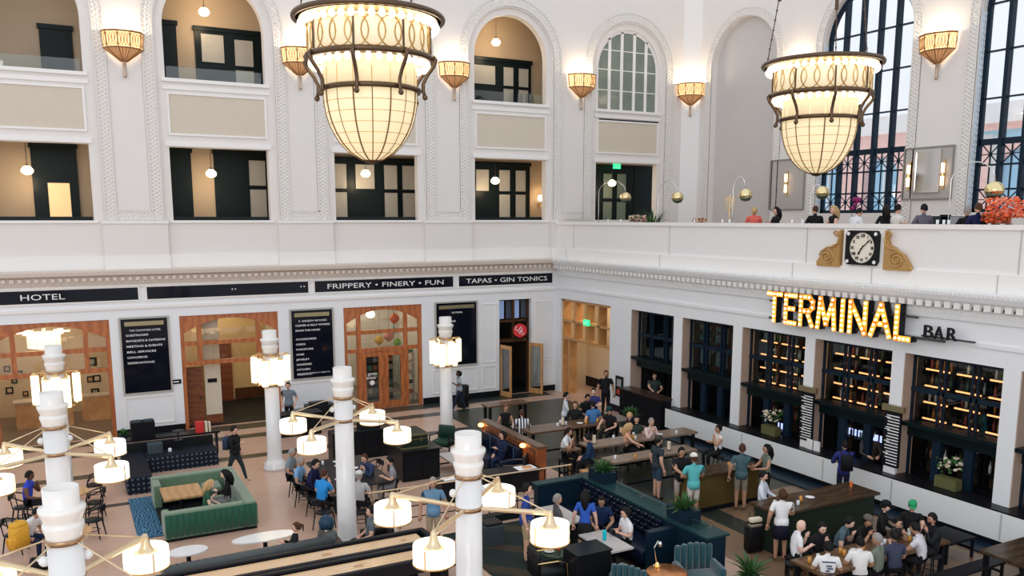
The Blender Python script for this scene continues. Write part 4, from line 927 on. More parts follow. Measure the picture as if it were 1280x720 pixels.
def arm_column(x, y, label):
    t = thing('lamp_column', label, 'column', (x, y, 0)); col_base(t)
    for z in (3.70, 3.16): MB().lathe([(.205, z-.035), (.228, z-.035), (.228, z+.035), (.205, z+.035)], 28).build('brass_collar', mat('brown_brass', (.42, .27, .16), .3, .9), t, True)
    for k in range(4):
        a = math.radians(43+90*k); ca, sa = math.cos(a), math.sin(a); R = 1.38; zl = 3.22
        MB().tube([(.22*ca, .22*sa, 3.16), (R*ca, R*sa, zl)], [.035, .045], 6).build('arm', PBR, t)
        for s in (-.0,): MB().tube([(.22*ca, .22*sa, 3.68), (R*ca*.96, R*sa*.96, zl+.02)], .011, 5).build('stay_rod', PBR, t)
        cx, cy = R*ca, R*sa
        d = MB().lathe([(.31, 2.76), (.315, 2.90), (.31, 3.05), (.29, 3.055), (.29, 3.0), (.11, 2.99)], 28, (cx, cy, 0)).build('drum_shade', DRUM, t, True)
        MB().lathe([(.295, 2.77), (.01, 2.745)], 28, (cx, cy, 0)).build('diffuser', DRUM, d, True)
        MB().lathe([(.17, 2.99), (.11, 3.02), (.07, 3.10), (.05, 3.20), (.03, 3.26), (.0, 3.27)], 14, (cx, cy, 0)).build('bell_cap', PBR, d, True)
        q = MB()
        for j in range(3):
            u = a+2*PI*j/3; q.box((cx+.314*math.cos(u), cy+.314*math.sin(u), 2.9), (.012, .02, .30), u)
        q.build('shade_strap', BRASS, d); MB().lathe([(.316, 2.755), (.322, 2.755), (.322, 2.775), (.316, 2.775)], 28, (cx, cy, 0)).build('shade_rim', BRASS, d)
    for sg in (-1, 1): MB().ball((sg*.25, .05, 3.42), .07, 8, 5).build('spot_lamp', GLZ, t, True)
    return t
arm_column(-.22, 11.95, 'nearest white lamp column, bottom left, with cream ringed top')
arm_column(5.57, 12.0, 'white lamp column with four drum lamps in front of the shuffleboard table ends')
arm_column(5.56, 18.85, 'white lamp column with drum lamps beside the black dining chairs')
arm_column(-.36, 18.8, 'white lamp column with drum lamps behind the nearest left column')
def cluster_column(x, y, label):
    t = thing('lamp_column', label, 'column', (x, y, 0)); col_base(t)
    for z, r in ((3.66, .50), (2.70, .42)):
        MB().lathe([(.21, z-.03), (.25, z-.03), (.25, z+.03), (.21, z+.03)], 24).build('brass_collar', MC['brown_brass'], t, True)
        for k in range(8):
            a = 2*PI*k/8; MB().tube([(.24*math.cos(a), .24*math.sin(a), z), (r*math.cos(a), r*math.sin(a), z)], .012, 4).build('spoke', BRASS, t)
    for k in range(8):
        a = 2*PI*k/8; R = .34 if k % 2 else .50; cx, cy = R*math.cos(a), R*math.sin(a); dz = -.04 if k % 2 else .07
        MB().lathe([(.0, 2.74+dz), (.095, 2.74+dz), (.10, 2.80+dz), (.10, 3.50+dz), (.095, 3.54+dz), (.0, 3.54+dz)], 12, (cx, cy, 0)).build('glass_tube', CYLG, t, True)
        MB().lathe([(.0, 3.60+dz), (.05, 3.60+dz), (.09, 3.54+dz)], 10, (cx, cy, 0)).cyl(cx, cy, 2.70+dz, 2.74+dz, .06, n=8).build('tube_cap', BRASS, t)
    return t
cluster_column(-.36, 25.9, 'white column ringed by glowing tubes in front of the hotel lobby')
cluster_column(5.5, 26.3, 'white column ringed by glowing tubes left of the shop directory board')
cluster_column(11.69, 27.0, 'white column ringed by glowing tubes in front of the restaurant directory board')
# ================================================================ FURNITURE OF THE GROUND FLOOR
VELV = mat('dark_green_velvet', (.012, .085, .05), .55, sheen=.4, noise=.25, nscale=4); VELVL = mat('sage_green_velvet', (.12, .20, .12), .6, sheen=.4, noise=.2, nscale=4)  # darker green for sofa front and side, shading put into the colour
TEAL = mat('teal_velvet', (.012, .062, .08), .5, sheen=.5, noise=.2, nscale=5); NAVYL = mat('navy_leather', (.006, .012, .03), .35, coat=.2)
GREYL = mat('charcoal_leather', (.085, .098, .10), .38, noise=.2); BLKL = mat('black_leather', (.012, .013, .015), .4)
OAKT = mat('honey_oak_top', (.58, .33, .14), .35, wave=((.46, .25, .10), 1.5, 'X', 0, 6)); MAPLE = mat('pale_maple_playfield', (.80, .55, .33), .22, wave=((.74, .48, .27), 2.5, 'Y', 0, 5), coat=.5)
MARB = mat('white_marble_top', (.80, .80, .80), .15, noise=.08, nscale=4); PALET = mat('grey_white_table_top', (.52, .48, .46), .3, noise=.08, nscale=5)
# ---- green channel-backed booth sofa
t = thing('booth_sofa', 'large U-shaped green velvet sofa with channelled back around an oak table', 'sofa', (2.9, 23.0, 0))
x0, x1, y0, y1, h = -1.15, 1.05, -1.75, 1.75, .72
b = MB().rbox(x0, x1, y1-.3, y1, .08, h, .05).build('back_frame', VELVL, t); MB().rbox(x1-.3, x1, y0, y1-.3, .08, h, .05).build('side_frame', VELVL, t); MB().rbox(x0+.0, x1-.3, y0, y0+.28, .08, h, .05).build('front_frame', VELVL, t)
MB().rbox(x0, x0+.2, y1-.95, y1-.3, .08, h-.02, .05).build('arm', VELVL, t)
MB().rbox(x0, x0+.18, y0+.28, y0+.75, .08, h-.1, .05).build('arm', VELVL, t)
n = 15
for k in range(n):
    u0 = x0+.02+(x1-x0-.04)*k/n; u1 = x0+.02+(x1-x0-.04)*(k+1)/n
    MB().lathe([(.001, .10), ((u1-u0)/2, .12), ((u1-u0)/2, h-.05), (.001, h-.04)], 10, ((u0+u1)/2, y0, 0), .4, PI, 2*PI).build('back_channel', VELV, t, True)
for k in range(10):
    u = y0+.1+(y1-y0-.2)*(k+.5)/10; MB().lathe([(.001, .10), (.16, .12), (.16, h-.1), (.001, h-.07)], 10, (x1, u, 0), 1, -PI/2, PI/2).build('side_channel', VELV, t, True) if False else None
MB().bx(x0+.02, x1-.02, y0+.02, y1-.02, 0, .1).build('base', BLK, t)
MB().rbox(x1-.02, x1+.02, y0+.05, y1-.05, .1, h-.08, .02).build('side_panel', VELV, t)
for k in range(3): MB().rbox(x0+.22+.52*k, x0+.72+.52*k, y1-.95, y1-.3, .2, .45, .05).build('seat_cushion', VELVL, t, True)
for k in range(3): MB().rbox(x1-.92, x1-.3, y0+.95+.5*k-.6, y0+1.43+.5*k-.6, .2, .45, .05).build('seat_cushion', VELVL, t, True)
MB().rbox(x0+.22, x1-.95, y0+.28, y0+.85, .2, .45, .05).build('seat_cushion', VELVL, t, True)
t = thing('oak_table', 'square oak table standing inside the green booth sofa', 'table', (2.35, 22.95, 0)); MB().bx(-.48, .48, -.55, .55, .68, .73).build('table_top', OAKT, t); MB().cyl(0, 0, 0, .68, .05).cyl(0, 0, 0, .03, .28).build('table_leg', BLK, t)
# rug
t = tag(MB().bx(1.18, 1.95, 21.8, 25.2, .006, .02).build('area_rug', mat('blue_patterned_rug', (.012, .05, .11), .9, wave=((.10, .25, .38), 4, 'X', 0, 12))), 'blue patterned rug showing left of the green sofa', 'rug')
# ---- black patterned ottoman L
PAT = mat('black_dotted_fabric', (.008, .012, .02), .6); n_ = PAT.node_tree.nodes; l_ = PAT.node_tree.links
vt = n_.new('ShaderNodeTexVoronoi'); vt.inputs['Scale'].default_value = 7; vt.inputs['Randomness'].default_value = .1; rr = n_.new('ShaderNodeValToRGB'); rr.color_ramp.interpolation = 'CONSTANT'; rr.color_ramp.elements[0].color = (.10, .14, .20, 1); rr.color_ramp.elements[1].color = (.008, .012, .02, 1); rr.color_ramp.elements[1].position = .22
tcn = n_.new('ShaderNodeTexCoord'); l_.new(tcn.outputs['Object'], vt.inputs[0]); l_.new(vt.outputs['Distance'], rr.inputs[0]); l_.new(rr.outputs[0], n_['Principled BSDF'].inputs['Base Color'])
t = thing('corner_bench', 'long black dotted L-shaped bench behind the green sofa', 'bench', (1.2, 25.6, 0)); MB().rbox(0, .68, 0, 2.9, 0, .5, .04).build('short_seat', PAT, t); MB().rbox(.68, 2.8, 2.0, 2.9, 0, .5, .04).build('long_seat', PAT, t); MB().rbox(0, 2.8, 2.92, 3.05, 0, .78, .03).build('backrest', BLKL, t)
t = thing('console_table', 'long black console table behind the dotted bench', 'table', (1.3, 29.2, 0)); MB().bx(-.3, 3.0, -.2, .25, .70, .76).build('table_top', BLK, t)
for x in (-.2, 2.9): MB().bx(x-.03, x+.03, -.15, .2, 0, .7).build('leg', BLK, t)
t = thing('black_case', 'square black case standing on the console table by the white wall', 'cabinet', (1.95, 29.25, .76)); MB().rbox(-.36, .36, -.2, .2, 0, .56, .03).build('cabinet_body', BLK, t)
for x in (-.18, .17): MB().bx(x-.13, x+.13, -.15, .15, .56, .58).build('top_tray', mat('blue_grey_metal', (.10, .16, .2), .3, .6), t)
def potted(loc, label, h=.6, r=.25, pot=.15, cat='plant', n=60, name='potted_plant'):
    t = thing(name, label, cat, loc); MB().lathe([(pot*.7, 0), (pot, .02), (pot*1.1, pot*1.6), (pot*.95, pot*1.6)], 12).build('pot', mat('navy_pot', (.015, .03, .06), .4), t, True)
    q = MB()
    for k in range(n):
        a = random.random()*2*PI; el = random.uniform(.2, 1.3); L = h*random.uniform(.5, 1); w = .035
        d = Vector((math.cos(a)*math.cos(el), math.sin(a)*math.cos(el), math.sin(el))); s = Vector((-math.sin(a), math.cos(a), 0)); o = Vector((0, 0, pot*1.5))
        p1 = o+d*L*.5+s*w; p2 = o+d*L*.5-s*w; p3 = o+d*L+Vector((0, 0, -L*.15)); q.add([o, p1, p3, p2], [(0, 1, 2, 3)])
    tag(q.build('foliage', GRN if not cat == 'x' else GRN, t), kind='stuff'); return t
potted((1.36, 29.2, .76), 'small dark bushy plant beside the black box cabinet', .35, pot=.1, n=40)
t = thing('book_pair', 'red and cream upright folders on the black console table', 'folders', (3.7, 29.15, .76)); MB().bx(-.15, .1, -.12, .12, 0, .36).build('red_folder', mat('red_cover', (.65, .03, .03), .5), t); MB().bx(.14, .22, -.1, .1, 0, .34).bx(.26, .32, -.1, .1, 0, .32).build('cream_folder', CREAM, t)
t = thing('side_stand', 'dark tiered metal stand on the black dotted bench', 'stand', (2.9, 28.2, .5)); MB().cyl(0, 0, 0, .6, .02).cyl(0, 0, 0, .02, .12).cyl(0, 0, .3, .32, .14).cyl(0, 0, .6, .62, .2).build('stand_body', DKG, t)
t = thing('laptop_case', 'dark grey boxy case on the dotted bench', 'case', (2.2, 28.2, .5)); MB().rbox(-.22, .22, -.18, .18, 0, .3, .03).build('case_body', mat('slate_fabric', (.05, .07, .08), .7), t)
o = MB().rbox(-.05, .05, -.05, .05, 0, .1, .02).build('paper_cup', LETTER); o.location = (2.62, 28.1, .5); tag(o, 'small white paper cup on the dotted bench', 'cup')
# ---- bentwood chairs
def bent_chair():
    t = thing('bentwood_chair', 'x', 'chair')
    MB().lathe([(.0, .43), (.20, .43), (.215, .45), (.2, .47), (.0, .465)], 18).build('seat', BLKL, t, True)
    for x, y in ((.16, .15), (.16, -.15)): MB().tube([(x, y, .44), (x+.05, y*1.25, 0)], [.02, .014], 6).build('leg', BLK, t)
    for y in (.16, -.16): MB().tube([(-.15, y, .44), (-.22, y*1.2, 0)], [.02, .014], 6).build('leg', BLK, t)
    MB().tube([(.12*math.cos(k*PI/8)*1.2, .12*math.sin(k*PI/8)*1.2, .2) for k in range(16)], .01, 5, True).build('stretcher_ring', BLK, t)
    pts = [(.16, -.20, .50), (.12, -.23, .68), (-.02, -.25, .74), (-.20, -.18, .80), (-.26, 0, .83), (-.20, .18, .80), (-.02, .25, .74), (.12, .23, .68), (.16, .20, .50)]
    MB().tube(pts, .018, 6).build('back_rail', BLK, t)
    MB().tube([(-.17, -.15, .45), (-.23, -.15, .80)], .014, 5).tube([(-.17, .15, .45), (-.23, .15, .80)], .014, 5).build('back_posts', BLK, t)
    MB().prism([(-.15, .68), (.15, .68), (.15, .82), (-.15, .82)], -.27, -.245, 'yz').build('back_slat', BLK, t)
    return t
_c0 = bent_chair(); _used = [False]
def chair(x, y, a, label):
    if not _used[0]: _used[0] = True; _c0.location = (x, y, 0); _c0.rotation_euler = (0, 0, a); _c0['label'] = label; return _c0
    return dup(_c0, (x, y, 0), a, label)
# large dark dining table and the things on it
t = thing('dining_table', 'large dark dining table behind the middle lamp column', 'table', (6.75, 22.7, 0)); MB().rbox(-.85, .85, -1.55, 1.35, .70, .75, .05).build('table_top', mat('dark_table_top', (.012, .012, .014), .4), t); MB().cyl(0, .6, 0, .7, .08).cyl(0, -.7, 0, .7, .08).cyl(0, .6, 0, .03, .35).cyl(0, -.7, 0, .03, .35).build('pedestal', BLK, t)
CUPG = mat('clear_glassware', (.75, .78, .78), .08)
def glassware(mb=None): return MB().lathe([(.03, 0), (.035, .01), (.038, .11), (.034, .11), (.03, .015), (0, .012)], 9)
gm = glassware().mesh('drinking_glass', CUPG, True); gmb = MB().lathe([(.03, 0), (.037, .01), (.04, .13), (.0, .125)], 9).mesh('beer_glass', mat('beer_amber', (.65, .30, .05), .12), True)
plm = MB().lathe([(.0, 0), (.07, .002), (.115, .018), (.12, .02), (.07, .01), (.0, .008)], 14).mesh('plate', LETTER, True)
def place(me, x, y, z, label, cat, group): o = link(me.name.split('.')[0], me, None, (x, y, z)); return tag(o, label, cat, group)
for k in range(8): place(gm, 6.2+.9*random.random(), 22.0+1.8*random.random(), .752, 'clear drinking glass on the large dark dining table', 'glass', 'glasses on the dark dining table')
for k in range(5): place(plm, 6.15+1.0*random.random(), 21.9+.42*k, .752, 'white plate on the large dark dining table', 'plate', 'plates on the dark dining table')
t = thing('table_candelabra', 'tall brass bottle-like lamp among the plates on the dark dining table', 'lamp', (6.85, 23.2, .752)); MB().lathe([(.07, 0), (.03, .05), (.02, .3), (.06, .36), (.02, .44), (.015, .6), (.04, .64), (.0, .7)], 12).build('lamp_body', BRASS, t, True)
# chairs: left row facing the table, right side, near side
for px_, py_, a, lab in ((372, 600, 0, 'black bentwood chair under the man in the grey shirt, farthest of the left row'), (380, 612, 0, 'black bentwood chair under the man in the light blue shirt'), (393, 622, 10, 'empty-looking black bentwood chair behind the broad man in navy'), (405, 640, 60, 'black bentwood chair under the person in bright blue, back to camera'), (451, 640, 85, 'black bentwood chair right of the middle lamp column, back to camera'), (487, 612, 180, 'black bentwood chair under the man in grey reading at right'), (467, 592, 225, 'black round-backed chair between the two men right of the column')):
    p = atz(px_, py_, .45); chair(p.x, p.y, face(a), lab)
# left edge chairs
for px_, py_, a, lab in ((118, 606, 200, 'farthest black chair right of the nearest lamp column'), (118, 628, 195, 'second black chair right of the nearest lamp column'), (116, 650, 185, 'third black chair right of the nearest lamp column'), (28, 634, 10, 'black chair under the man in the blue sleeveless top'), (18, 668, 10, 'black chair carrying the yellow backpack'), (45, 655, 30, 'black chair under the person in white at left')):
    p = atz(px_, py_, .45); chair(p.x, p.y, face(a), lab)
for px_, py_, lab in ((88, 615, 'small round dark table behind the nearest lamp column'), (88, 665, 'small round dark table hidden behind the nearest lamp column')):
    p = atz(px_, py_, .74); t = thing('round_table', lab, 'table', (p.x, p.y, 0)); MB().cyl(0, 0, .71, .74, .45, n=24).build('table_top', MC['honey_oak_top'], t); MB().cyl(0, 0, 0, .71, .03).cyl(0, 0, 0, .02, .25).build('pedestal', BLK, t)
# yellow backpack
p = atz(24, 672, .72); YB = mat('mustard_canvas', (.72, .38, .03), .7, noise=.2, nscale=12)
t = thing('backpack', 'mustard yellow backpack with straps on the chair at the left edge', 'bag', (p.x, p.y, .47), face(250))
MB().rbox(-.2, .2, -.14, .14, 0, .56, .09, 4).build('pack_body', YB, t, True); MB().rbox(.14, .24, -.12, .12, .05, .3, .04, 3).build('front_pocket', YB, t, True); MB().rbox(-.17, .18, -.12, .12, .5, .62, .06, 3).build('top_lid', YB, t, True)
for y in (-.08, .08): MB().tube([(.25, y, .3), (.26, y, .18), (.2, y, .02)], .012, 5).build('strap', YB, t)
MB().tube([(.0, .1, .6), (.02, .0, .68), (.0, -.1, .6)], .012, 5).build('carry_handle', YB, t)
p = atz(50, 708, .05); t = thing('floor_bag', 'small white and black bag on the floor by the nearest column', 'bag', (p.x+.0, p.y, 0)); MB().rbox(-.2, .2, -.15, .15, 0, .25, .06).build('bag_body', BLK, t, True); MB().ball((.05, -.08, .24), .12, 10, 6, .6).build('white_cap', LETTER, t, True)
# ---- white oval coffee tables
for x, y, rx, lab in ((2.05, 19.35, .42, 'small white oval coffee table beside the tufted sofa, left one'), (3.75, 19.4, .75, 'long white oval coffee table beside the tufted sofa, right one')):
    t = thing('oval_table', lab, 'table', (x, y, 0)); q = MB(); q.T = Matrix.Diagonal((rx/.3, 1, 1, 1)); q.cyl(0, 0, .42, .45, .3, n=28); q.build('table_top', MARB, t); MB().cyl(0, 0, 0, .42, .05).cyl(0, 0, 0, .02, .2).build('pedestal', BLK, t)
p = atz(221, 694, .45); t = tag(MB().rbox(-.12, .12, -.05, .05, 0, .03, .01).build('phone'), 'x') if False else None
# ---- tufted chesterfield and shuffleboard tables
t = thing('chesterfield_sofa', 'long charcoal tufted sofa running behind the shuffleboard tables', 'sofa', (1.4, 17.66, 0))
L_ = 3.45
MB().rbox(0, L_, .28, .95, .08, .42, .06).build('seat', GREYL, t, True)
q = MB().tube([(0, .12, .66), (L_, .12, .70)], .13, 12); q.bx(0, L_, .02, .24, .08, .66); q.build('backrest', GREYL, t, True)
MB().tube([(L_, .12, .68), (L_+.1, .4, .7), (L_+.05, .9, .62)], [.13, .15, .13], 12).rbox(L_-.1, L_+.15, .1, .95, .08, .6, .06).build('arm', GREYL, t, True)
for k in range(24):
    x = .1+k*(L_-.2)/23
    MB().ball((x, .12, .79+.0*k), .018, 6, 4).build('tuft_button', BLKL, t)
    MB().rbox(x-.075, x+.075, .2, .27, .42, .66, .03, 2).build('tuft', GREYL, t, True)
for x in (.2, L_-.2): MB().cyl(x, .1, 0, .08, .03).build('foot', WOODD, t)
def shuffle(x0, x1, yc, lab):
    t = thing('shuffleboard_table', lab, 'table', (x0, yc, 0)); L = x1-x0; w = .40
    MB().bx(.22, L-.22, -.25, .25, .72, .78).build('playfield', MAPLE, t)
    MB().bx(0, L, -.25, .25, .60, .68).build('gutter_floor', mat('gutter_carpet', (.02, .02, .02), .9), t)
    MB().rbox(0, L, .30, .43, .55, .84, .03).build('side_rail', BLK, t); MB().rbox(0, L, -.43, -.30, .55, .84, .03).build('side_rail', BLK, t)
    MB().rbox(0, .12, -.33, .33, .55, .86, .03).build('end_rail', BLK, t); MB().rbox(L-.12, L, -.33, .33, .55, .86, .03).build('end_rail', BLK, t)
    for x in (.5, L/2, L-.5): MB().rbox(x-.1, x+.1, -.3, .3, 0, .6, .03).build('leg', BLK, t)
    for x, w_ in ((L*.62, .10), (L*.9, .06)): MB().bx(x-w_, x+w_, -.06, .06, .78, .7815).build('printed_mark', mat('faint_brown_print', (.5, .3, .16), .4), t)
    return t
shuffle(.7, 6.85, 16.86, 'far pale maple shuffleboard table with black rails')
shuffle(1.2, 7.2, 15.97, 'near pale maple shuffleboard table with black rails')
# desk lamp by the sofa
p = atz(408, 652, 1.0); t = thing('dome_lamp', 'dark blue domed table lamp at the right end of the tufted sofa', 'lamp', (p.x, p.y, .55)); MB().cyl(0, 0, 0, .03, .12).tube([(0, 0, .03), (0, 0, .22)], .015).build('lamp_base', BRASS, t); MB().lathe([(.16, .3), (.18, .42), (.14, .54), (.06, .60), (.0, .61)], 16).build('dome_shade', mat('navy_enamel', (.02, .05, .09), .25), t, True); MB().ball((0, 0, .28), .055).build('bulb', WARM2, t)
t = thing('lamp_table', 'small dark table under the domed lamp', 'table', (p.x, p.y, 0)); MB().bx(-.3, .3, -.25, .25, .5, .55).build('table_top', WOODD, t)
for x, y in ((-.26, -.2), (.26, -.2), (.26, .2), (-.26, .2)): MB().bx(x-.02, x+.02, y-.02, y+.02, 0, .5).build('leg', BLK, t)
p = atz(437, 668, .72); t = thing('club_chair', 'black leather club chair with the man in grey', 'chair', (5.95, 18.0, 0), face(195)); MB().rbox(-.32, .32, -.32, .32, .1, .42, .06).build('seat', BLKL, t, True); MB().rbox(-.42, -.28, -.36, .36, .1, .82, .06).build('backrest', BLKL, t, True)
for s in (-1, 1): MB().rbox(-.32, .3, s*.36-.07, s*.36+.07, .1, .6, .05).build('arm', BLKL, t, True)
MB().tube([(-.42, .3, .2), (-.5, .1, .6), (-.46, -.2, .8)], .012).build('rim_tube', CHROME, t)
# ---- black sideboards, trunk and armchair
t = thing('black_sideboard', 'long black sideboard with two steel handles behind the right diners', 'cabinet', (8.3, 26.35, 0)); MB().rbox(-1.0, 1.05, -.3, .3, 0, .95, .03).build('cabinet_body', BLK, t)
for k in range(4): MB().bx(-.92+.49*k, -.47+.49*k, -.32, -.3, .12, .88).build('cabinet_door', BLK, t)
for x in (.28, .42): MB().bx(x-.012, x+.012, -.345, -.32, .62, .76).build('door_handle', CHROME, t)
t = thing('record_console', 'black low box unit on top of the long sideboard', 'box', (8.6, 26.35, .95)); MB().rbox(-.35, .35, -.22, .22, 0, .22, .03).build('case_body', BLKL, t)
o = MB().lathe([(.0, 0), (.07, .01), (.10, .08), (.09, .16), (.05, .18), (0, .18)], 12).build('white_jar', CUPG); o.location = (7.75, 26.3, .95); tag(o, 'pale round jar on the long black sideboard', 'jar')
t = thing('black_cabinet', 'tall black cabinet carrying the green trunk', 'cabinet', (9.1, 23.6, 0)); MB().rbox(-.55, .65, -.55, .85, 0, .9, .02).build('cabinet_body', BLK, t); MB().bx(-.6, .7, -.6, .9, .9, .94).build('cabinet_top', BLK, t)
for k in range(2): MB().bx(-.5+.58*k, .02+.58*k, -.57, -.55, .08, .84).build('cabinet_door', BLK, t)
t = thing('travel_trunk', 'dark green travel trunk with brass edges on the black cabinet', 'trunk', (9.05, 23.8, .94)); MB().rbox(-.42, .42, -.5, .5, 0, .42, .02).build('trunk_body', mat('trunk_green', (.015, .03, .02), .4), t)
q = MB()
for x in (-.425, .425): q.bx(x-.01, x+.01, -.5, .5, .38, .43).bx(x-.01, x+.01, -.5, .5, 0, .04)
for y in (-.505, .505): q.bx(-.42, .42, y-.01, y+.01, .38, .43).bx(-.42, .42, y-.01, y+.01, 0, .04).bx(-.42, .42, y-.01, y+.01, .26, .28)
q.build('brass_edges', mat('aged_brass', (.30, .26, .12), .4, .8), t)
for x in (-.2, .2): MB().bx(x-.04, x+.04, -.52, -.5, .2, .32).build('latch', BRASS, t)
t = thing('green_armchair', 'dark green leather armchair with a black open frame', 'chair', (10.95, 25.6, 0), face(250))
MB().rbox(-.28, .3, -.3, .3, .3, .44, .05).build('seat_cushion', mat('green_leather', (.02, .055, .04), .35, coat=.2), t, True); MB().rbox(-.38, -.26, -.3, .3, .36, .86, .05).build('back_cushion', MC['green_leather'], t, True)
for s in (-1, 1): MB().tube([(.3, s*.36, 0), (.3, s*.36, .6), (-.4, s*.36, .56), (-.42, s*.36, 0)], .025, 6).build('arm_frame', BLK, t)
MB().bx(-.36, .3, -.34, .34, .25, .3).build('seat_frame', BLK, t)
t = thing('coffee_table', 'pale topped low table with black frame before the green armchair', 'table', (10.4, 23.5, 0)); MB().bx(-.35, .4, -.9, .5, .42, .46).build('table_top', PALET, t)
for x, y in ((-.32, -.86), (.36, -.86), (.36, .46), (-.32, .46)): MB().bx(x-.025, x+.025, y-.025, y+.025, 0, .42).build('leg', BLK, t)
MB().bx(-.32, .36, -.88, -.84, .1, .14).bx(-.32, .36, .44, .48, .1, .14).build('stretcher', BLK, t)
t = thing('magazine_stand', 'low black stand with pale papers between cabinet and railing', 'stand', (9.3, 21.0, 0)); MB().bx(-.5, .6, -.3, .3, 0, .6).build('stand_body', BLK, t); MB().bx(-.35, .05, -.15, .15, .6, .62).build('paper_stack', LETTER, t)
# ---- wooden divider with navy sofa
t = thing('wooden_divider', 'long reddish panelled wooden divider behind the navy sofa', 'partition', (12.15, 22.95, 0)); RW = mat('red_brown_wood', (.38, .11, .035), .4, wave=((.27, .07, .022), 1.5, 'Y', 0, 8), coat=.2)
MB().bx(-.10, .10, -1.9, 1.95, 0, 1.08).build('divider_body', RW, t); MB().bx(-.15, .15, -1.98, 2.0, 1.08, 1.15).build('top_rail', WOODM, t); MB().bx(-.13, .13, -1.97, -1.8, 0, 1.08).build('end_post', RW, t)
for k in range(4):
    q = MB(); y0, y1 = -1.7+.92*k, -.92+.92*k
    q.bx(-.115, -.10, y0, y1, .2, .24).bx(-.115, -.10, y0, y1, .94, .98).bx(-.115, -.10, y0, y0+.04, .24, .94).bx(-.115, -.10, y1-.04, y1, .24, .94).build('panel_moulding', WOODM, t)
for x, y, lab in ((653, 557, 'small glowing orange lamp on the divider above the paper'), (593, 530, 'small glowing orange lamp at the far end of the divider')):
    pt = onX(x, y, 11.95) if x > 600 else Vector((11.95, 24.75, 1.0)); tl = thing('shaded_lamp', lab, 'lamp', (11.96, pt.y, max(pt.z, .75))); MB().ball((0, 0, 0), .10, 10, 6, .7).build('lamp_glass', mat('orange_lamp_glow', (1, .6, .3), .4, emi=5, ecol=(1, .45, .12)), tl, True); MB().cyl(.05, 0, -.02, .02, .06).build('bracket', BRASS, tl)
t = thing('navy_sofa', 'navy leather sofa against the wooden divider', 'sofa', (11.65, 23.1, 0)); MB().rbox(-.45, .28, -1.1, 1.35, .1, .42, .06).build('seat', NAVYL, t, True); MB().rbox(.16, .38, -1.1, 1.35, .1, .9, .06).build('backrest', NAVYL, t, True)
for y in (-1.2, 1.4): MB().rbox(-.45, .35, y-.08, y+.08, .1, .6, .05).build('arm', NAVYL, t, True)
for k in range(3): MB().bx(.15, .165, -.95+.8*k, -.93+.8*k, .44, .86).build('seam_piping', mat('blue_piping', (.10, .2, .3), .5), t)
t = thing('low_black_table', 'long low black table with an open newspaper before the divider end', 'table', (11.3, 20.9, 0)); MB().bx(-1.2, .65, -.3, .45, .55, .6).build('table_top', BLK, t); MB().bx(-1.1, .55, -.25, .4, 0, .55).build('table_body', BLK, t)
t = thing('newspaper', 'white sheet with orange picture lying near the divider lamp', 'paper', (11.55, 20.95, .6)); MB().bx(-.3, .3, -.2, .2, 0, .01).build('paper_sheet', LETTER, t); MB().bx(-.1, .2, -.12, .08, .01, .013).build('orange_print', mat('orange_print', (.8, .3, .08), .5), t)
o = thing('leather_chair', 'dark leather chair with wooden arm near the divider end', 'chair', (11.55, 21.55, 0), face(170)); MB().rbox(-.3, .3, -.3, .3, .2, .42, .05).build('seat', BLKL, o, True); MB().rbox(-.36, -.24, -.3, .3, .2, .85, .05).build('backrest', BLKL, o, True)
for s in (-1, 1): MB().tube([(.3, s*.33, 0), (.3, s*.33, .58), (-.34, s*.33, .62)], .022, 6).build('arm', WOODM, o)
# ---- railing
t = thing('brass_railing', 'black railing with brass hand rail between the column and the booth', 'railing', (6.3, 19.55, 0)); L = 5.8
MB().tube([(0, 0, 1.05), (L, -.25, 1.05)], .022, 6).build('hand_rail', mat('brushed_brass', (.65, .50, .33), .35, .8), t)
for z in (.55, .25): MB().tube([(0, 0, z), (L, -.25, z)], .016, 6).build('lower_rail', BLK, t)
for k in range(8): MB().cyl(L*k/7, -.25*k/7, 0, 1.05, .02, n=6).build('post', BLK, t)
t = thing('stair_kerb', 'low dark green kerb under the railing', 'kerb', (8.6, 18.9, 0)); MB().bx(0, 2.6, -.12, .12, 0, .18).build('kerb_body', DKG, t)
# ---- booth
LEDG = mat('teal_black_ledge', (.012, .045, .05), .35)
t = thing('tufted_booth', 'long dark tufted booth with teal ledge and silver studs', 'bench', (11.72, 15.8, 0))
MB().bx(-.05, .50, -2.6, 2.5, 0, 1.06).build('booth_wall', DKN, t); MB().bx(-.08, .56, -2.65, 2.55, 1.06, 1.11).build('ledge', LEDG, t); MB().rbox(-.75, -.05, -1.3, 2.2, .1, .45, .05).build('seat', NAVYL, t, True)
MB().bx(-1.4, -.05, 2.25, 2.45, 0, 1.06).build('end_wall', DKN, t); MB().bx(-.75, -.05, -1.6, -1.42, 0, 1.0).build('end_wall', DKN, t); MB().bx(-1.45, -.05, 2.2, 2.5, 1.06, 1.11).build('ledge', LEDG, t)
st = MB().ball((0, 0, 0), .016, 5, 3).mesh('stud', CHROME)
for k in range(12):
    for j in range(4):
        y = -1.15+.28*k+(.14 if j % 2 else 0); z = .55+.13*j
        MB().rbox(-.115, -.05, y-.12, y+.12, z-.055, z+.07, .03, 2).build('tuft', NAVYL, t, True)
        link('stud', st, t, (-.12, y+.14, z+.065))
for y in (.9, -2.4): MB().cyl(.25, y, 1.11, 1.36, .015, n=6).build('ledge_post', CHROME, t)
MB().bx(.1, .13, -2.4, .9, 1.12, 1.30).build('glass_screen', glass('pale_ledge_glass', (.75, .9, .88), .15), t)
def planter(loc, lab):
    t = potted(loc, lab, .55, n=90, name='ledge_planter'); [bpy.data.objects.remove(c) for c in list(t.children) if c.name.startswith('pot')]
    MB().bx(-.2, .2, -.35, .35, 0, .28).build('planter_box', DKN, t); return t
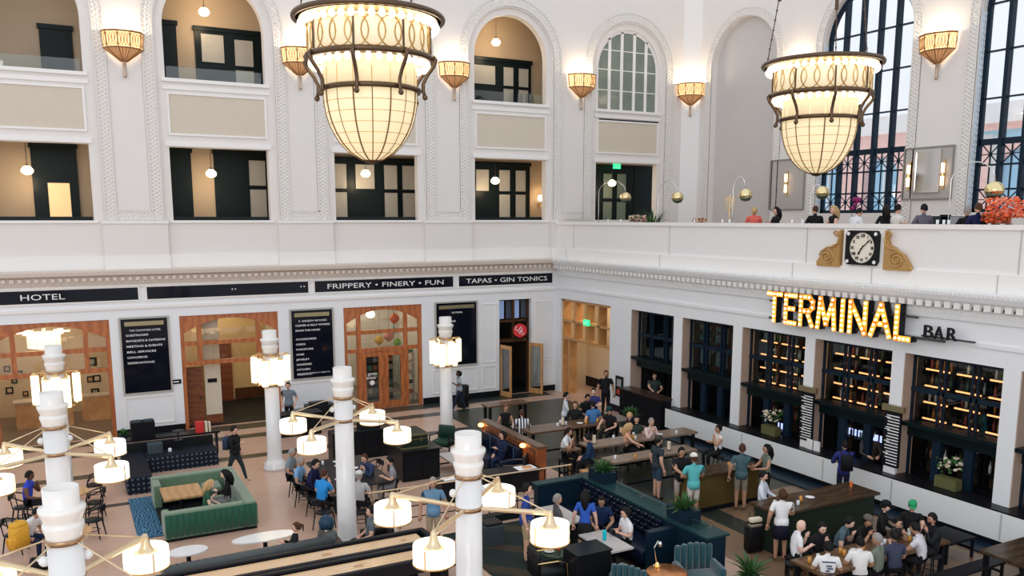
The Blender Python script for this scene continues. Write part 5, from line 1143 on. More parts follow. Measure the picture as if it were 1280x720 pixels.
planter((11.95, 17.55, 1.11), 'bushy green plant in a dark planter at the far end of the booth ledge')
planter((11.95, 14.3, 1.11), 'bushy green plant in a dark planter on the near half of the booth ledge')
for y, y2, lab in ((14.2, 15.4, 'pale rectangular table with the turquoise bottle in the booth'), (16.1, 17.4, 'pale rectangular table behind the woman with the long black hair')):
    t = thing('booth_table', lab, 'table', (10.2, (y+y2)/2, 0)); h = (y2-y)/2; MB().bx(-.33, .33, -h, h, .71, .75).build('table_top', PALET, t); MB().cyl(0, 0, 0, .71, .04).bx(-.25, .25, -.25, .25, 0, .02).build('pedestal', BLK, t)
p = atz(761, 688, .75); t = thing('drink_bottle', 'turquoise water bottle on the pale booth table', 'bottle', (10.2, 14.85, .75)); MB().lathe([(.04, 0), (.045, .02), (.045, .22), (.03, .25)], 12).build('bottle_body', mat('turquoise_metal', (.0, .5, .6), .3), t, True); MB().cyl(0, 0, .25, .30, .028).build('bottle_cap', BLK, t)
# teal armchairs
def wing(loc, a, lab, w=.42, h=1.05):
    t = thing('channel_armchair', lab, 'chair', loc, a)
    MB().rbox(-.35, .4, -w, w, .12, .45, .07).build('seat', TEAL, t, True)
    for k in range(6):
        y = -w+(2*w)*(k+.5)/6; hh = h-.04-.05*abs(k-2.5)/2.5
        q = MB(); q.lathe([(.001, .3), (w/6, .33), (w/6, hh-.02), (w/8, hh+.005), (.001, hh+.01)], 10, (-.36-.0*abs(k-2.5), y, 0)); q.build('back_channel', TEAL, t, True)
    for s in (-1, 1): MB().rbox(-.36, .3, s*w-.07, s*w+.07, .12, .66, .06).build('arm', TEAL, t, True)
    for x in (-.3, .33):
        for s in (-1, 1): MB().cyl(x, s*(w-.06), 0, .12, .02, .03).build('foot', BRASS, t)
    return t
wing((11.3, 12.95, 0), face(100)+PI, 'teal velvet channel-backed armchair at the bottom edge beside the copper table')
wing((9.95, 13.35, 0), face(60), 'teal velvet tub chair in front of the pale booth table', .38, .95)
p = atz(832, 712, .7); t = thing('copper_table', 'round copper topped table between the teal chairs', 'table', (p.x-.05, p.y-.1, 0)); MB().lathe([(.0, .66), (.40, .66), (.42, .69), (.40, .71), (.0, .71)], 28).build('table_top', mat('copper_top', (.55, .22, .08), .25, .7), t, True); MB().cyl(0, 0, 0, .66, .04).cyl(0, 0, 0, .02, .25).build('pedestal', BLK, t)
p = atz(821, 708, .71); t = thing('task_lamp', 'slim chrome task lamp on the copper table', 'lamp', (p.x, p.y, .71)); MB().cyl(0, 0, 0, .02, .08).build('lamp_base', BRASS, t); MB().tube([(0, 0, .02), (-.08, 0, .42), (.02, 0, .55)], .011).build('lamp_arm', CHROME, t); MB().lathe([(.06, -.09), (.03, 0), (.0, .01)], 10, (.07, 0, .52)).build('lamp_shade', CHROME, t, True); MB().ball((.02, .02, .05), .03).build('bulb', MC['orange_lamp_glow'], t)
# round side tables near the bottom
p = atz(695, 690, .6); t = thing('glass_side_table', 'dark round side table with red cup and magazine', 'table', (p.x, p.y, 0)); MB().cyl(0, 0, .57, .6, .33, n=24).build('table_top', mat('dark_green_glass_top', (.02, .05, .03), .1), t); MB().cyl(0, 0, 0, .57, .03).cyl(0, 0, 0, .02, .2).build('pedestal', BRASS, t)
t = thing('paper_cup', 'red paper cup with white lid on the dark round side table', 'cup', (p.x+.1, p.y+.05, .6)); MB().cyl(0, 0, 0, .12, .035, .042).build('cup_body', mat('red_print', (.5, .06, .03), .5), t); MB().cyl(0, 0, .12, .14, .045).build('cup_lid', LETTER, t)
o = link('saucer', plm, None, (p.x-.12, p.y+.1, .6)); tag(o, 'pale saucer on the dark round side table', 'plate')
t = thing('box_stool', 'dark grey box stool left of the man in tan shorts', 'stool', (8.75, 17.6, 0)); MB().rbox(-.25, .25, -.25, .25, 0, .5, .04).build('stool_body', mat('slate_fabric', (.05, .07, .08), .7), t); MB().rbox(-.23, .23, -.23, .23, .5, .56, .03).build('stool_cushion', BLKL, t)
t = thing('brass_armchair', 'black chair with a bent brass arm at the bottom edge', 'chair', (8.75, 14.85, 0), face(20)); MB().rbox(-.3, .3, -.3, .3, .25, .45, .05).build('seat', BLKL, t, True); MB().rbox(-.38, -.26, -.3, .3, .3, .85, .05).build('backrest', BLKL, t, True)
for s in (-1, 1): MB().tube([(.34, s*.34, 0), (.3, s*.34, .6), (.1, s*.34, .66), (-.36, s*.34, .66)], .018, 6).build('arm', BRASS, t)
t = thing('charcoal_cabinet', 'black square cabinet behind the tub chair at the bottom', 'cabinet', (9.45, 14.4, 0)); MB().rbox(-.42, .42, -.3, .3, 0, .85, .02).build('cabinet_body', BLK, t); MB().bx(-.44, .44, -.32, .32, .85, .88).build('cabinet_top', DKG, t)
# ---- communal high tables
def high_table(x0, x1, y0, y1, z, lab, m=WOODM, front=None, name='communal_table'):
    t = thing(name, lab, 'table', ((x0+x1)/2, (y0+y1)/2, 0)); a, b = (x1-x0)/2, (y1-y0)/2
    n = 3
    for k in range(n): MB().bx(-a, a, -b+2*b*k/n+.003, -b+2*b*(k+1)/n-.003, z-.06, z).build('table_plank', m, t)
    if front: MB().bx(-a+.08, a-.08, -b+.10, b-.10, 0, z-.06).build('table_body', front, t); MB().bx(-a+.1, a-.1, -b+.06, b-.06, 0, .12).build('plinth', BLK, t)
    else:
        for sx_ in (-1, 1):
            for sy_ in (-1, 1): MB().bx(sx_*(a-.12)-.05, sx_*(a-.12)+.05, sy_*(b-.1)-.04, sy_*(b-.1)+.04, 0, z-.06).build('leg', BLK, t)
        MB().bx(-a+.12, a-.12, -.03, .03, .18, .24).build('foot_rail', BLK, t)
    return t
OLIVE = mat('olive_brown_panel', (.11, .075, .022), .5, noise=.45, nscale=1.5)
PALEW = mat('pale_worn_wood', (.24, .17, .12), .3, noise=.2, nscale=3)
DKT = mat('dark_brown_top', (.075, .05, .03), .22, wave=((.05, .03, .018), 1.2, 'Y', 0, 8), coat=.3)
high_table(13.3, 15.0, 26.9, 27.5, 1.05, 'high brown table nearest the restaurant door')
high_table(12.9, 16.9, 23.0, 23.9, 1.0, 'long brown communal table with the striped-shirt man')
high_table(13.6, 17.7, 20.6, 21.3, 1.02, 'long communal table with the blond woman and man in pale shirt', PALEW)
high_table(13.3, 16.3, 18.95, 19.6, 1.02, 'pale topped communal table with a candle left of the capped man', PALEW)
high_table(14.1, 16.8, 16.75, 17.45, 1.06, 'dark high table with an olive front under the teal-shirt man', DKT, OLIVE)
high_table(14.2, 17.6, 13.6, 14.6, 1.06, 'wide dark high table beside the woman in the white top', DKT, mat('dark_green_panel', (.02, .032, .022), .5))
high_table(13.0, 16.9, 11.2, 12.1, .76, 'brown communal table where the large group sits', MC['worn_brown_wood'])
high_table(17.0, 18.6, 9.6, 10.6, .76, 'dark table at the bottom right corner', DKT)
def bench(x0, x1, y0, y1, z, lab, m=WOODM):
    t = thing('wooden_bench', lab, 'bench', ((x0+x1)/2, (y0+y1)/2, 0)); a, b = (x1-x0)/2, (y1-y0)/2; MB().bx(-a, a, -b, b, z-.05, z).build('seat_plank', m, t)
    for sx_ in (-1, 1):
        for s in (-1, 1): MB().bx(sx_*(a-.06)-.03, sx_*(a-.06)+.03, s*(b-.04)-.025, s*(b-.04)+.025, 0, z-.05).build('leg', m, t)
        MB().bx(sx_*(a-.06)-.02, sx_*(a-.06)+.02, -b+.06, b-.06, .2, .25).build('stretcher', m, t)
    return t
bench(12.9, 17.6, 10.35, 10.7, .46, 'dark bench under the near row of the large group', BLK)
bench(13.6, 16.8, 12.5, 12.85, .46, 'dark bench under the far row of the large group', BLK)
bench(17.25, 18.3, 11.5, 12.3, .5, 'empty dark slatted bench end right of the large group', BLK)
bench(13.6, 16.6, 20.1, 20.4, .68, 'pale bench seat in front of the long communal table', PALEW)
def stool(x, y, z, lab, m=WOODL):
    t = thing('wooden_stool', lab, 'stool', (x, y, 0)); MB().bx(-.18, .18, -.18, .18, z-.04, z).build('seat', m, t)
    for a in (-1, 1):
        for b in (-1, 1): MB().bx(a*.15-.02, a*.15+.02, b*.15-.02, b*.15+.02, 0, z-.04).build('leg', m, t)
    MB().bx(-.13, .13, -.165, -.145, .22, .26).bx(-.13, .13, .145, .165, .22, .26).bx(-.165, -.145, -.13, .13, .3, .34).bx(.145, .165, -.13, .13, .3, .34).build('foot_rail', m, t)
    return t
for px_, py_, lab, m in ((735, 588, 'light wooden stool under the man in the navy jacket', WOODL), (708, 575, 'dark stool under the man in the white shirt', BLK), (650, 545, 'dark stool under the man in the striped shirt', BLK), (635, 535, 'wooden stool under the woman in the black tank top', WOODM), (1006, 705, 'orange brown wooden stool left of the printed white shirt', WOODM)):
    p = atz(px_, py_, .68 if py_ < 700 else .46); stool(p.x, p.y, .68 if py_ < 700 else .46, lab, m)
p = atz(713, 560, 1.0); t = thing('small_high_table', 'small square high table between the white shirt man and the navy man', 'table', (p.x, p.y, 0)); MB().bx(-.25, .25, -.25, .25, .96, 1.0).build('table_top', WOODM, t); MB().bx(-.03, .03, -.03, .03, 0, .96).build('post', WOODL, t)
# candles and drinks on the tables
WAX = mat('cream_candle_wax', (.8, .66, .5), .5)
for x, y, z, lab in ((14.35, 23.45, 1.0, 'tall cream candle on the long brown communal table'), (13.95, 20.95, 1.02, 'tall cream candle on the table before the blond woman'), (15.5, 19.3, 1.02, 'tall cream candle on the table left of the capped man')):
    t = thing('pillar_candle', lab, 'candle', (x, y, z)); MB().cyl(0, 0, 0, .26, .05, n=14).build('candle_body', WAX, t); MB().cyl(0, 0, 0, .02, .07, n=14).build('candle_dish', BLK, t)
TD = 'drink glass on one of the communal bar tables'
for x0, x1, y0, y1, z, n in ((13.1, 16.7, 23.1, 23.8, 1.0, 6), (14.3, 17.5, 20.7, 21.2, 1.02, 8), (13.5, 16.2, 19.0, 19.5, 1.02, 3), (14.3, 16.6, 16.85, 17.3, 1.06, 4), (14.4, 15.4, 13.8, 14.4, 1.06, 3), (13.2, 16.8, 11.35, 11.95, .76, 22)):
    for k in range(n): place(gmb if k % 3 == 0 else gm, random.uniform(x0, x1), random.uniform(y0, y1), z, TD, 'glass', 'drink glasses on the communal tables')
for x, y, z in ((15.75, 14.15, 1.06), (13.7, 11.6, .76), (14.6, 11.8, .76), (15.6, 11.6, .76), (14.9, 19.2, 1.02), (15.0, 23.4, 1.0), (16.4, 20.9, 1.02)): place(plm, x, y, z, 'white plate on one of the communal bar tables', 'plate', 'white plates on the communal tables')
place(MB().lathe([(.03, 0), (.045, .14), (.0, .14)], 10).mesh('orange_drink', mat('orange_drink', (.85, .2, .05), .3)), 17.3, 14.25, 1.06, 'small orange drink on the end of the wide dark table', 'glass', 'x')
bpy.data.objects['orange_drink'].pop('group', None)
# bar-top clutter: suitcase with hat
p = atz(947, 690, 0.05); t = thing('suitcase', 'black upright suitcase standing behind the woman in the white top', 'suitcase', (p.x, p.y+.15, 0), face(20)); MB().rbox(-.2, .2, -.13, .13, .05, .66, .05).build('case_body', BLKL, t, True); MB().tube([(-.08, .1, .64), (-.08, .1, .95), (.08, .1, .95), (.08, .1, .64)], .012).build('pull_handle', mat('dark_steel', (.08, .08, .08), .4, .6), t)
for x in (-.15, .15): MB().ball((x, 0, .035), .035, 8, 5).build('wheel', BLK, t)
t = thing('tote_bag', 'cream and black striped tote resting on the suitcase', 'bag', (p.x, p.y+.12, .66), face(20)); MB().rbox(-.16, .16, -.08, .08, 0, .2, .04).build('bag_body', CREAM, t, True); MB().bx(-.165, .165, -.085, .085, .07, .11).build('dark_stripe', BLK, t)
t = thing('waste_bin', 'black cylindrical waste bin against the panelled wall', 'bin', (14.45, 31.6, 0)); MB().lathe([(.24, 0), (.25, .05), (.25, .9), (.22, .93), (.0, .93)], 20).build('bin_body', BLK, t, True)
t = thing('black_locker', 'black low cabinet against the wall beside the guard', 'cabinet', (8.5, 32.2, 0)); MB().rbox(-.5, .6, -.3, .3, 0, .62, .03).build('cabinet_body', BLK, t); MB().rbox(-.35, .35, -.2, .2, .62, .72, .03).build('cabinet_lid', BLKL, t)
t = thing('guard_desk', 'black counter desk in front of the guard', 'desk', (7.1, 30.3, 0)); MB().bx(-.8, .9, -.3, .3, 0, .78).build('desk_body', BLK, t); MB().bx(-.85, .95, -.35, .35, .78, .82).build('desk_top', BLKL, t)
potted((12.55, 12.75, 0), 'dark spiky floor plant right of the teal channel armchair', .75, pot=.17, n=60)
potted((16.7, 22.9, 1.0), 'large dark leafy plant on the long communal table', .5, pot=.12, n=110)
# ================================================================ PEOPLE
SKINS = {'l': (.72, .42, .30), 'm': (.50, .27, .17), 'd': (.12, .055, .03), 'p': (.80, .52, .40)}
HAIRC = {'black': (.008, .007, .007), 'brown': (.07, .03, .015), 'blond': (.50, .32, .14), 'grey': (.28, .26, .24), 'bald': None, 'red': (.16, .04, .02)}
def cloth(c):
    k = 'cloth_%02x%02x%02x' % tuple(int(min(v, 1)*255) for v in c); return mat(k, c, .75, noise=.15, nscale=9)
def person(px_, py_, a, label, pose='stand', shirt=(.1, .1, .1), pants=(.03, .03, .04), hair='black', style='short', skin='l', sleeve='s', leg='long', arms=('down', 'down'), h=1.74, lean=0, zf=0.0, pos=None, seat=.45, shoe=(.02, .02, .02), turn=0, cap=None, stripes=None, extra=None):
    s = h/1.75
    if pose == 'stand': ztop = 1.745*s
    else: ztop = seat+.885*s
    head_fwd = .06+math.sin(math.radians(lean))*.62*s
    ztop_l = ztop-(1-math.cos(math.radians(lean)))*.75*s
    if pos is None:
        p = atz(px_, py_, zf+ztop_l); A = face(a); p = Vector((p.x-head_fwd*math.cos(A), p.y-head_fwd*math.sin(A), zf))
    else: p = Vector((pos[0], pos[1], zf)); A = face(a)
    t = thing('person', label, 'person', p, A)
    V = []; E_ = []; R = []; SEG = []     # skeleton: points, edges, radii, garment of each edge
    def v(x, y, z, r): V.append(Vector((x, y, z))*1.0); R.append(r); return len(V)-1
    def e(i, j, g): E_.append((i, j)); SEG.append(g)
    hz = .94*s if pose == 'stand' else seat+.10
    TR = Matrix.Translation((0, 0, hz)) @ Matrix.Rotation(math.radians(lean), 4, 'Y') @ Matrix.Translation((0, 0, -hz))
    def u(x, y, z, r):      # upper-body point, z measured above the pelvis
        q = TR @ Vector((x*s, y*s, hz+z*s)); V.append(q); R.append(r*s); return len(V)-1
    fem = style in ('long', 'bun', 'pony') ; sw = .165 if fem else .19; wr = .10 if fem else .125
    pel = u(0, 0, 0, .135); wa = u(0, 0, .17, wr); ch = u(0, 0, .36, .125 if fem else .14); nb = u(0, 0, .51, .062); hd = u(.01, 0, .60, .055)
    e(pel, wa, 1); e(wa, ch, 1); e(ch, nb, 1); e(nb, hd, 0)
    hands = []
    for k, sg in enumerate((1, -1)):
        sh = u(0, sg*sw, .455, .066 if fem else .078); e(ch, sh, 1); m_ = arms[k]
        if m_ == 'down': el, wrp = (-.04, sg*(sw+.09), .19), (.04, sg*(sw+.11), -.06)
        elif m_ == 'table': el, wrp = (.10, sg*(sw+.09), .19), (.34, sg*(sw-.06), .15)
        elif m_ == 'face': el, wrp = (.22, sg*(sw+.02), .22), (.20, sg*.06, .46)
        elif m_ == 'phone': el, wrp = (.06, sg*(sw+.06), .20), (.27, sg*.08, .30)
        elif m_ == 'lap': el, wrp = (.02, sg*(sw+.08), .18), (.24, sg*.10, .06)
        elif m_ == 'reach': el, wrp = (.20, sg*(sw+.05), .30), (.46, sg*(sw-.02), .24)
        elif m_ == 'pocket': el, wrp = (-.08, sg*(sw+.10), .20), (.06, sg*(sw+.04), .0)
        elif m_ == 'cross': el, wrp = (.08, sg*(sw+.08), .20), (.22, -sg*.05, .24)
        elif m_ == 'up': el, wrp = (.18, sg*(sw+.04), .44), (.30, sg*.10, .60)
        ei = u(*el, .045 if fem else .052); wi_ = u(*wrp, .031); e(sh, ei, 5 if sleeve != 'n' else 0)
        e(ei, wi_, 6 if sleeve == 'l' else 0); hands.append((ei, wi_, sg))
    for sg in (1, -1):
        if pose == 'stand':
            st = (.0, .0)
            if extra == 'stride': st = (.28*sg, .0)
            hp = v(0, sg*.085*s, .88*s, .105*s); kn = v(st[0]*.55+.02, sg*.095*s, .50*s, .066*s); an = v(st[0], sg*.10*s, .09*s, .042*s); to = v(st[0]+.15*s, sg*.12*s, .035*s, .038*s)
        else:
            kx = .44*s; drop = min(seat-.02, .47*s); foot = max(seat-drop-.0, 0)
            hp = v(.06, sg*.095*s, seat+.08, .105*s); kn = v(kx, sg*.13*s, seat+.07, .07*s); an = v(kx-.03, sg*.13*s, foot+.07, .042*s); to = v(kx+.13*s, sg*.14*s, foot+.035, .038*s)
        e(pel, hp, 2); e(hp, kn, 2 if leg != 'skirt' else 7); e(kn, an, {'long': 2, 'shorts': 0, 'skirt': 0}[leg]); e(an, to, 3)
    me = bpy.data.meshes.new('skel'); me.from_pydata(V, E_, []); o = bpy.data.objects.new('skel', me); COL.objects.link(o)
    md = o.modifiers.new('s', 'SKIN'); md.use_smooth_shade = True
    for i, sv in enumerate(me.skin_vertices[0].data): sv.radius = (R[i], R[i]); sv.use_root = (i == 0)
    sb = o.modifiers.new('b', 'SUBSURF'); sb.levels = 1; sb.render_levels = 1
    dg = bpy.context.evaluated_depsgraph_get(); ev = o.evaluated_get(dg); m2 = ev.to_mesh()
    vs = np.empty(len(m2.vertices)*3); m2.vertices.foreach_get('co', vs); vs = vs.reshape(-1, 3); fs = [tuple(q.vertices) for q in m2.polygons]
    ev.to_mesh_clear(); bpy.data.objects.remove(o); bpy.data.meshes.remove(me)
    cen = np.array([vs[list(f)].mean(0) for f in fs])
    Aq = np.array([V[i] for i, j in E_]); Bq = np.array([V[j] for i, j in E_]); D = Bq-Aq; L2 = (D**2).sum(1)+1e-9
    rel = cen[:, None, :]-Aq[None]; tt = np.clip((rel*D[None]).sum(2)/L2[None], 0, 1); dist = np.linalg.norm(rel-tt[..., None]*D[None], axis=2)
    rr_ = np.array([R[i]*.5+R[j]*.5 for i, j in E_]); idx = (dist/rr_[None]).argmin(1)
    mi = []
    for q, i in enumerate(idx):
        g = SEG[i]; f = tt[q, i]
        if g == 5: g = 1 if (sleeve == 'l' or f < .62) else 0
        elif g == 6: g = 1 if f < .88 else 0
        elif g == 7: g = 2 if (pose != 'stand' or f < .9) else 0
        elif g == 0 and i == 3: g = 0
        elif g == 2 and leg == 'shorts' and E_[i][1] in (len(V)-3, len(V)-7): g = 2 if f < .92 else 0
        mi.append(g)
    B = MB(); B.v = [tuple(q) for q in vs]; B.f = list(fs)
    def addm(fn, g):
        k = len(B.f); fn(B); mi.extend([g]*(len(B.f)-k))
    # head with chin, nose, ears, eyes, mouth
    hc = TR @ Vector((.022*s, 0, hz+.695*s)); HM = Matrix.Translation(hc) @ Matrix.Rotation(math.radians(turn), 4, 'Z') @ Matrix.Rotation(math.radians(lean*.6+(12 if 'phone' in arms or 'table' in arms else 0)), 4, 'Y') @ Matrix.Scale(s*1.04, 4)
    def head(b):
        b.T = HM; n, m = 12, 9; vv = []; ff = []
        for i in range(m+1):
            th = PI*i/m; z = -.122*math.cos(th)
            for k in range(n):
                ph = 2*PI*k/n; x = .098*math.sin(th)*math.cos(ph); y = .076*math.sin(th)*math.sin(ph)
                if z < 0: y *= 1+.9*z; x = x*(1+.3*z)+(.012 if x > 0 else .01)
                vv.append((x, y, z))
        for i in range(m):
            for k in range(n): ff.append((i*n+k, i*n+(k+1) % n, (i+1)*n+(k+1) % n, (i+1)*n+k))
        b.add(vv, ff)
        b.add([(.09, -.014, -.032), (.09, .014, -.032), (.092, 0, .018), (.122, 0, -.03)], [(0, 1, 3), (1, 2, 3), (2, 0, 3), (0, 2, 1)])
        for y in (-.074, .074): b.box((.0, y, -.01), (.035, .016, .055))
        b.T = None
    addm(head, 0)
    def eyes(b):
        b.T = HM
        for y in (-.031, .031): b.box((.092, y, .008), (.012, .02, .010)); b.box((.093, y, .028), (.01, .03, .006))
        b.T = None
    addm(eyes, 4)
    def mouth(b): b.T = HM; b.box((.094, 0, -.062), (.008, .042, .010)); b.T = None
    addm(mouth, 8)
    # hands: palm, four curled fingers of unequal length and a thumb
    for ei, wi_, sg in hands:
        d = (V[wi_]-V[ei]).normalized(); inn = Vector((0, -sg, 0)); nrm = d.cross(inn)
        if nrm.length < .1: nrm = Vector((0, 0, 1))
        nrm.normalize(); nrm = nrm*(-1 if nrm.z > 0 else 1); side = d.cross(nrm).normalized(); w0 = V[wi_]; k = s
        def hand_(b):
            b.tube([w0-d*.01, w0+d*.03*k, w0+d*.085*k], [.030*k, .040*k, .036*k], 6)
            for j, L in enumerate((.062, .074, .068, .052)):
                o_ = w0+d*.08*k+side*(.027-.018*j)*k; b.tube([o_, o_+d*L*.45*k+nrm*.006, o_+d*L*.8*k+nrm*.024*k, o_+d*L*.75*k+nrm*.042*k], [.0095*k, .009*k, .008*k, .006*k], 5)
            th = side if side.dot(inn) > 0 else -side
            b.tube([w0+d*.03*k+th*.026*k, w0+d*.06*k+th*.052*k+nrm*.01, w0+d*.09*k+th*.05*k+nrm*.028*k], [.012*k, .011*k, .008*k], 5)
        addm(hand_, 0)
    m3 = bpy.data.meshes.new('body'); m3.from_pydata(B.v, [], B.f)
    sh_m = cloth(shirt)
    if stripes: sh_m = mat('striped_cloth_%d' % int(stripes*10), (.85, .85, .85), .75, wave=((.012, .016, .05), stripes, 'Z' if stripes > 4 else 'Y', .5))
    for q in (mat('skin_'+skin, SKINS[skin], .5), sh_m, cloth(pants), mat('shoe_%d' % int(shoe[0]*100), shoe, .5), mat('eye_dark', (.02, .015, .01), .3)): m3.materials.append(q)
    m3.materials.append(m3.materials[0]); m3.materials.append(m3.materials[0]); m3.materials.append(m3.materials[0]); m3.materials.append(mat('lip_red', (.42, .14, .11), .5))
    m3.polygons.foreach_set('material_index', mi); m3.polygons.foreach_set('use_smooth', [True]*len(m3.polygons)); m3.update()
    link('body', m3, t)
    # hair
    hcx = HAIRC[hair]
    if cap or hcx:
        hm = mat('hair_'+hair, hcx or (.1, .1, .1), .55); q = MB(); q.T = HM
        if style != 'bald':
            n, m = 14, 8; vv = []; ff = []
            for i in range(m+1):
                th = PI*i/m
                for k in range(n):
                    ph = 2*PI*k/n; cx = math.cos(ph); lim = -.02-.06*max(0, -cx) if cx < .45 else .075
                    z = .135*math.cos(th); x = .108*math.sin(th)*cx-.008; y = .088*math.sin(th)*math.sin(ph)
                    if z < lim:
                        z = lim; f_ = math.sqrt(max(1-(z/.135)**2, 0)); x = (.108*f_*cx-.008); y = .088*f_*math.sin(ph)
                        if i == m: x *= .8; y *= .8
                    vv.append((x, y, z))
            for i in range(m):
                for k in range(n): ff.append((i*n+k, (i+1)*n+k, (i+1)*n+(k+1) % n, i*n+(k+1) % n))
            q.add(vv, ff)
        if style == 'long':
            q.tube([(-.03, 0, .06), (-.085, 0, -.05), (-.095, 0, -.20), (-.08, 0, -.34)], [.085, .095, .085, .03], 8).tube([(0, .075, .03), (-.01, .085, -.10), (-.02, .075, -.24)], [.03, .032, .01], 6).tube([(0, -.075, .03), (-.01, -.085, -.10), (-.02, -.075, -.24)], [.03, .032, .01], 6)
        if style == 'bun': q.ball((-.105, 0, .05), .045, 8, 6)
        if style == 'bob': q.tube([(-.03, 0, .05), (-.06, 0, -.04), (-.06, 0, -.12)], [.095, .105, .05], 8)
        if style == 'pony': q.tube([(-.09, 0, .05), (-.15, 0, .02), (-.15, 0, -.14)], [.03, .035, .01], 6)
        if style == 'beard' : q.tube([(.075, .045, -.05), (.10, 0, -.10), (.075, -.045, -.05)], [.022, .035, .022], 6)
        q.T = None
        if q.v: q.build('hair', hm, t, True)
    if cap:
        q = MB(); q.T = HM; q.lathe([(.108, .035), (.112, .07), (.09, .115), (.04, .142), (.0, .147)], 14, sq=.85); q.add([(.07, -.07, .05), (.17, -.05, .04), (.19, 0, .042), (.17, .05, .04), (.07, .07, .05)], [(0, 1, 2, 3, 4)]); q.T = None
        q.build('cap', cloth(cap), t, True)
    if leg == 'skirt' and pose == 'stand':
        MB().lathe([(.135*s, .98*s), (.17*s, .86*s), (.20*s, .60*s)], 14, sq=1.0).build('skirt', cloth(pants), t, True)
    if fem is False and pose == 'stand': MB().lathe([(.142*s, .86*s), (.150*s, .95*s), (.138*s, 1.06*s)], 14, sq=1.12).build('shirt_hem', sh_m, t, True)
    if pose == 'sit' and seat >= .55 and not any(w in label for w in ('by the divider', 'striped shirt', 'small high table', 'light wooden stool')):
        st_ = thing('backless_stool', 'dark backless stool under the '+' '.join(label.split()[:9]), 'stool', p, A); hs = seat-.045
        MB().lathe([(.0, hs-.05), (.17, hs-.05), (.18, hs-.02), (.16, hs), (.0, hs)], 14).build('seat', BLKL, st_, True)
        for q_ in range(4):
            a_ = PI/4+q_*PI/2; MB().tube([(.12*math.cos(a_), .12*math.sin(a_), hs-.05), (.19*math.cos(a_), .19*math.sin(a_), 0)], .014, 5).build('leg', BLK, st_)
        MB().tube([(.165*math.cos(k*PI/5), .165*math.sin(k*PI/5), .25) for k in range(10)], .01, 4, True).build('foot_ring', BLK, st_)
    t['_h'] = hz
    return t, s, TR, hz
def backpack(pr, col, label='backpack'):
    t, s, TR, hz = pr; q = MB(); q.T = TR; q.rbox(-.34*s, -.14*s, -.15*s, .15*s, hz+.08*s, hz+.48*s, .06, 3).build('worn_backpack', mat('pack_%d' % int(col[2]*99), col, .6), t, True)
    for y in (-.1, .1): MB().tube([TR @ Vector((-.15, y*s, hz+.46*s)), TR @ Vector((0, y*1.1*s, hz+.56*s)), TR @ Vector((.14, y*s, hz+.42*s)), TR @ Vector((.10, y*1.2*s, hz+.16*s))], .016, 5).build('shoulder_strap', BLKL, t)
K = (.012, .012, .014); NV = (.012, .02, .055); WH = (.78, .78, .80); GR = (.20, .22, .24); DJ = (.02, .03, .06); KH = (.42, .33, .22)
P = person
# walking and standing around the lounge
backpack(P(294, 533, 350, 'person in black striding past the back wall with a dark backpack', shirt=K, pants=(.02, .035, .04), sleeve='l', hair='black', extra='stride', h=1.70, arms=('down', 'phone'), shoe=(.6, .45, .35)), (.03, .05, .10))
P(362, 481, 270, 'security guard in grey shirt standing behind the glowing column', shirt=(.16, .20, .24), pants=K, h=1.76, arms=('pocket', 'pocket'), pos=(onY(361, 500, 31.3).x, 31.3))
P(572, 474, 195, 'woman in grey top leaning by the black waste bin', shirt=(.35, .40, .45), pants=DJ, h=1.66, style='bob', skin='d', arms=('phone', 'down'), pos=(14.0, 31.0), extra='stride')
# left edge
P(38, 590, 10, 'man in bright blue sleeveless top seated near the left edge', 'sit', (.02, .05, .55), K, 'black', skin='d', sleeve='n', arms=('face', 'table'), lean=8)
P(46, 636, 350, 'person in white shirt and sunglasses bending beside the yellow backpack', 'sit', WH, NV, 'black', skin='m', sleeve='s', arms=('table', 'table'), lean=28)
# sofa
P(279, 603, 195, 'woman with long black hair in black seated inside the green sofa', 'sit', K, (.2, .2, .2), 'black', 'long', 'p', 'l', arms=('phone', 'table'), lean=6, pos=(3.45, 22.25))
P(233, 612, 20, 'fair-haired person in green leaning on the near back of the green sofa', 'sit', (.03, .10, .06), K, 'blond', 'long', 'p', 's', arms=('table', 'table'), lean=16, pos=(2.75, 21.85), h=1.6)
# dining table, left row
P(366, 562, 350, 'grey-haired man in grey shirt farthest in the left dining row', 'sit', (.20, .25, .28), K, 'grey', arms=('table', 'table'), lean=10, skin='m')
P(377, 573, 350, 'ruddy man in light blue shirt in the left dining row', 'sit', (.18, .38, .62), K, 'grey', arms=('table', 'table'), lean=10, skin='m')
P(395, 575, 350, 'broad man in dark navy behind the middle lamp column', 'sit', (.012, .014, .06), K, 'black', sleeve='l', arms=('table', 'table'), lean=14, h=1.86)
P(406, 588, 60, 'person in bright blue shirt seated with back to camera', 'sit', (.01, .27, .72), K, 'brown', 'short', arms=('table', 'face'), lean=10)
P(455, 569, 240, 'man in navy hooded top drinking, right of the middle column', 'sit', (.02, .045, .12), K, 'brown', sleeve='l', arms=('face', 'face'), lean=18)
P(486, 572, 190, 'man in grey t-shirt reading at the right end of the dining table', 'sit', (.27, .28, .30), (.3, .3, .3), 'black', arms=('phone', 'lap'), lean=8)
P(449, 590, 85, 'person in white hat and pale shirt seated with back to camera', 'sit', (.5, .5, .5), K, 'grey', arms=('table', 'table'), lean=4, cap=(.75, .73, .70))
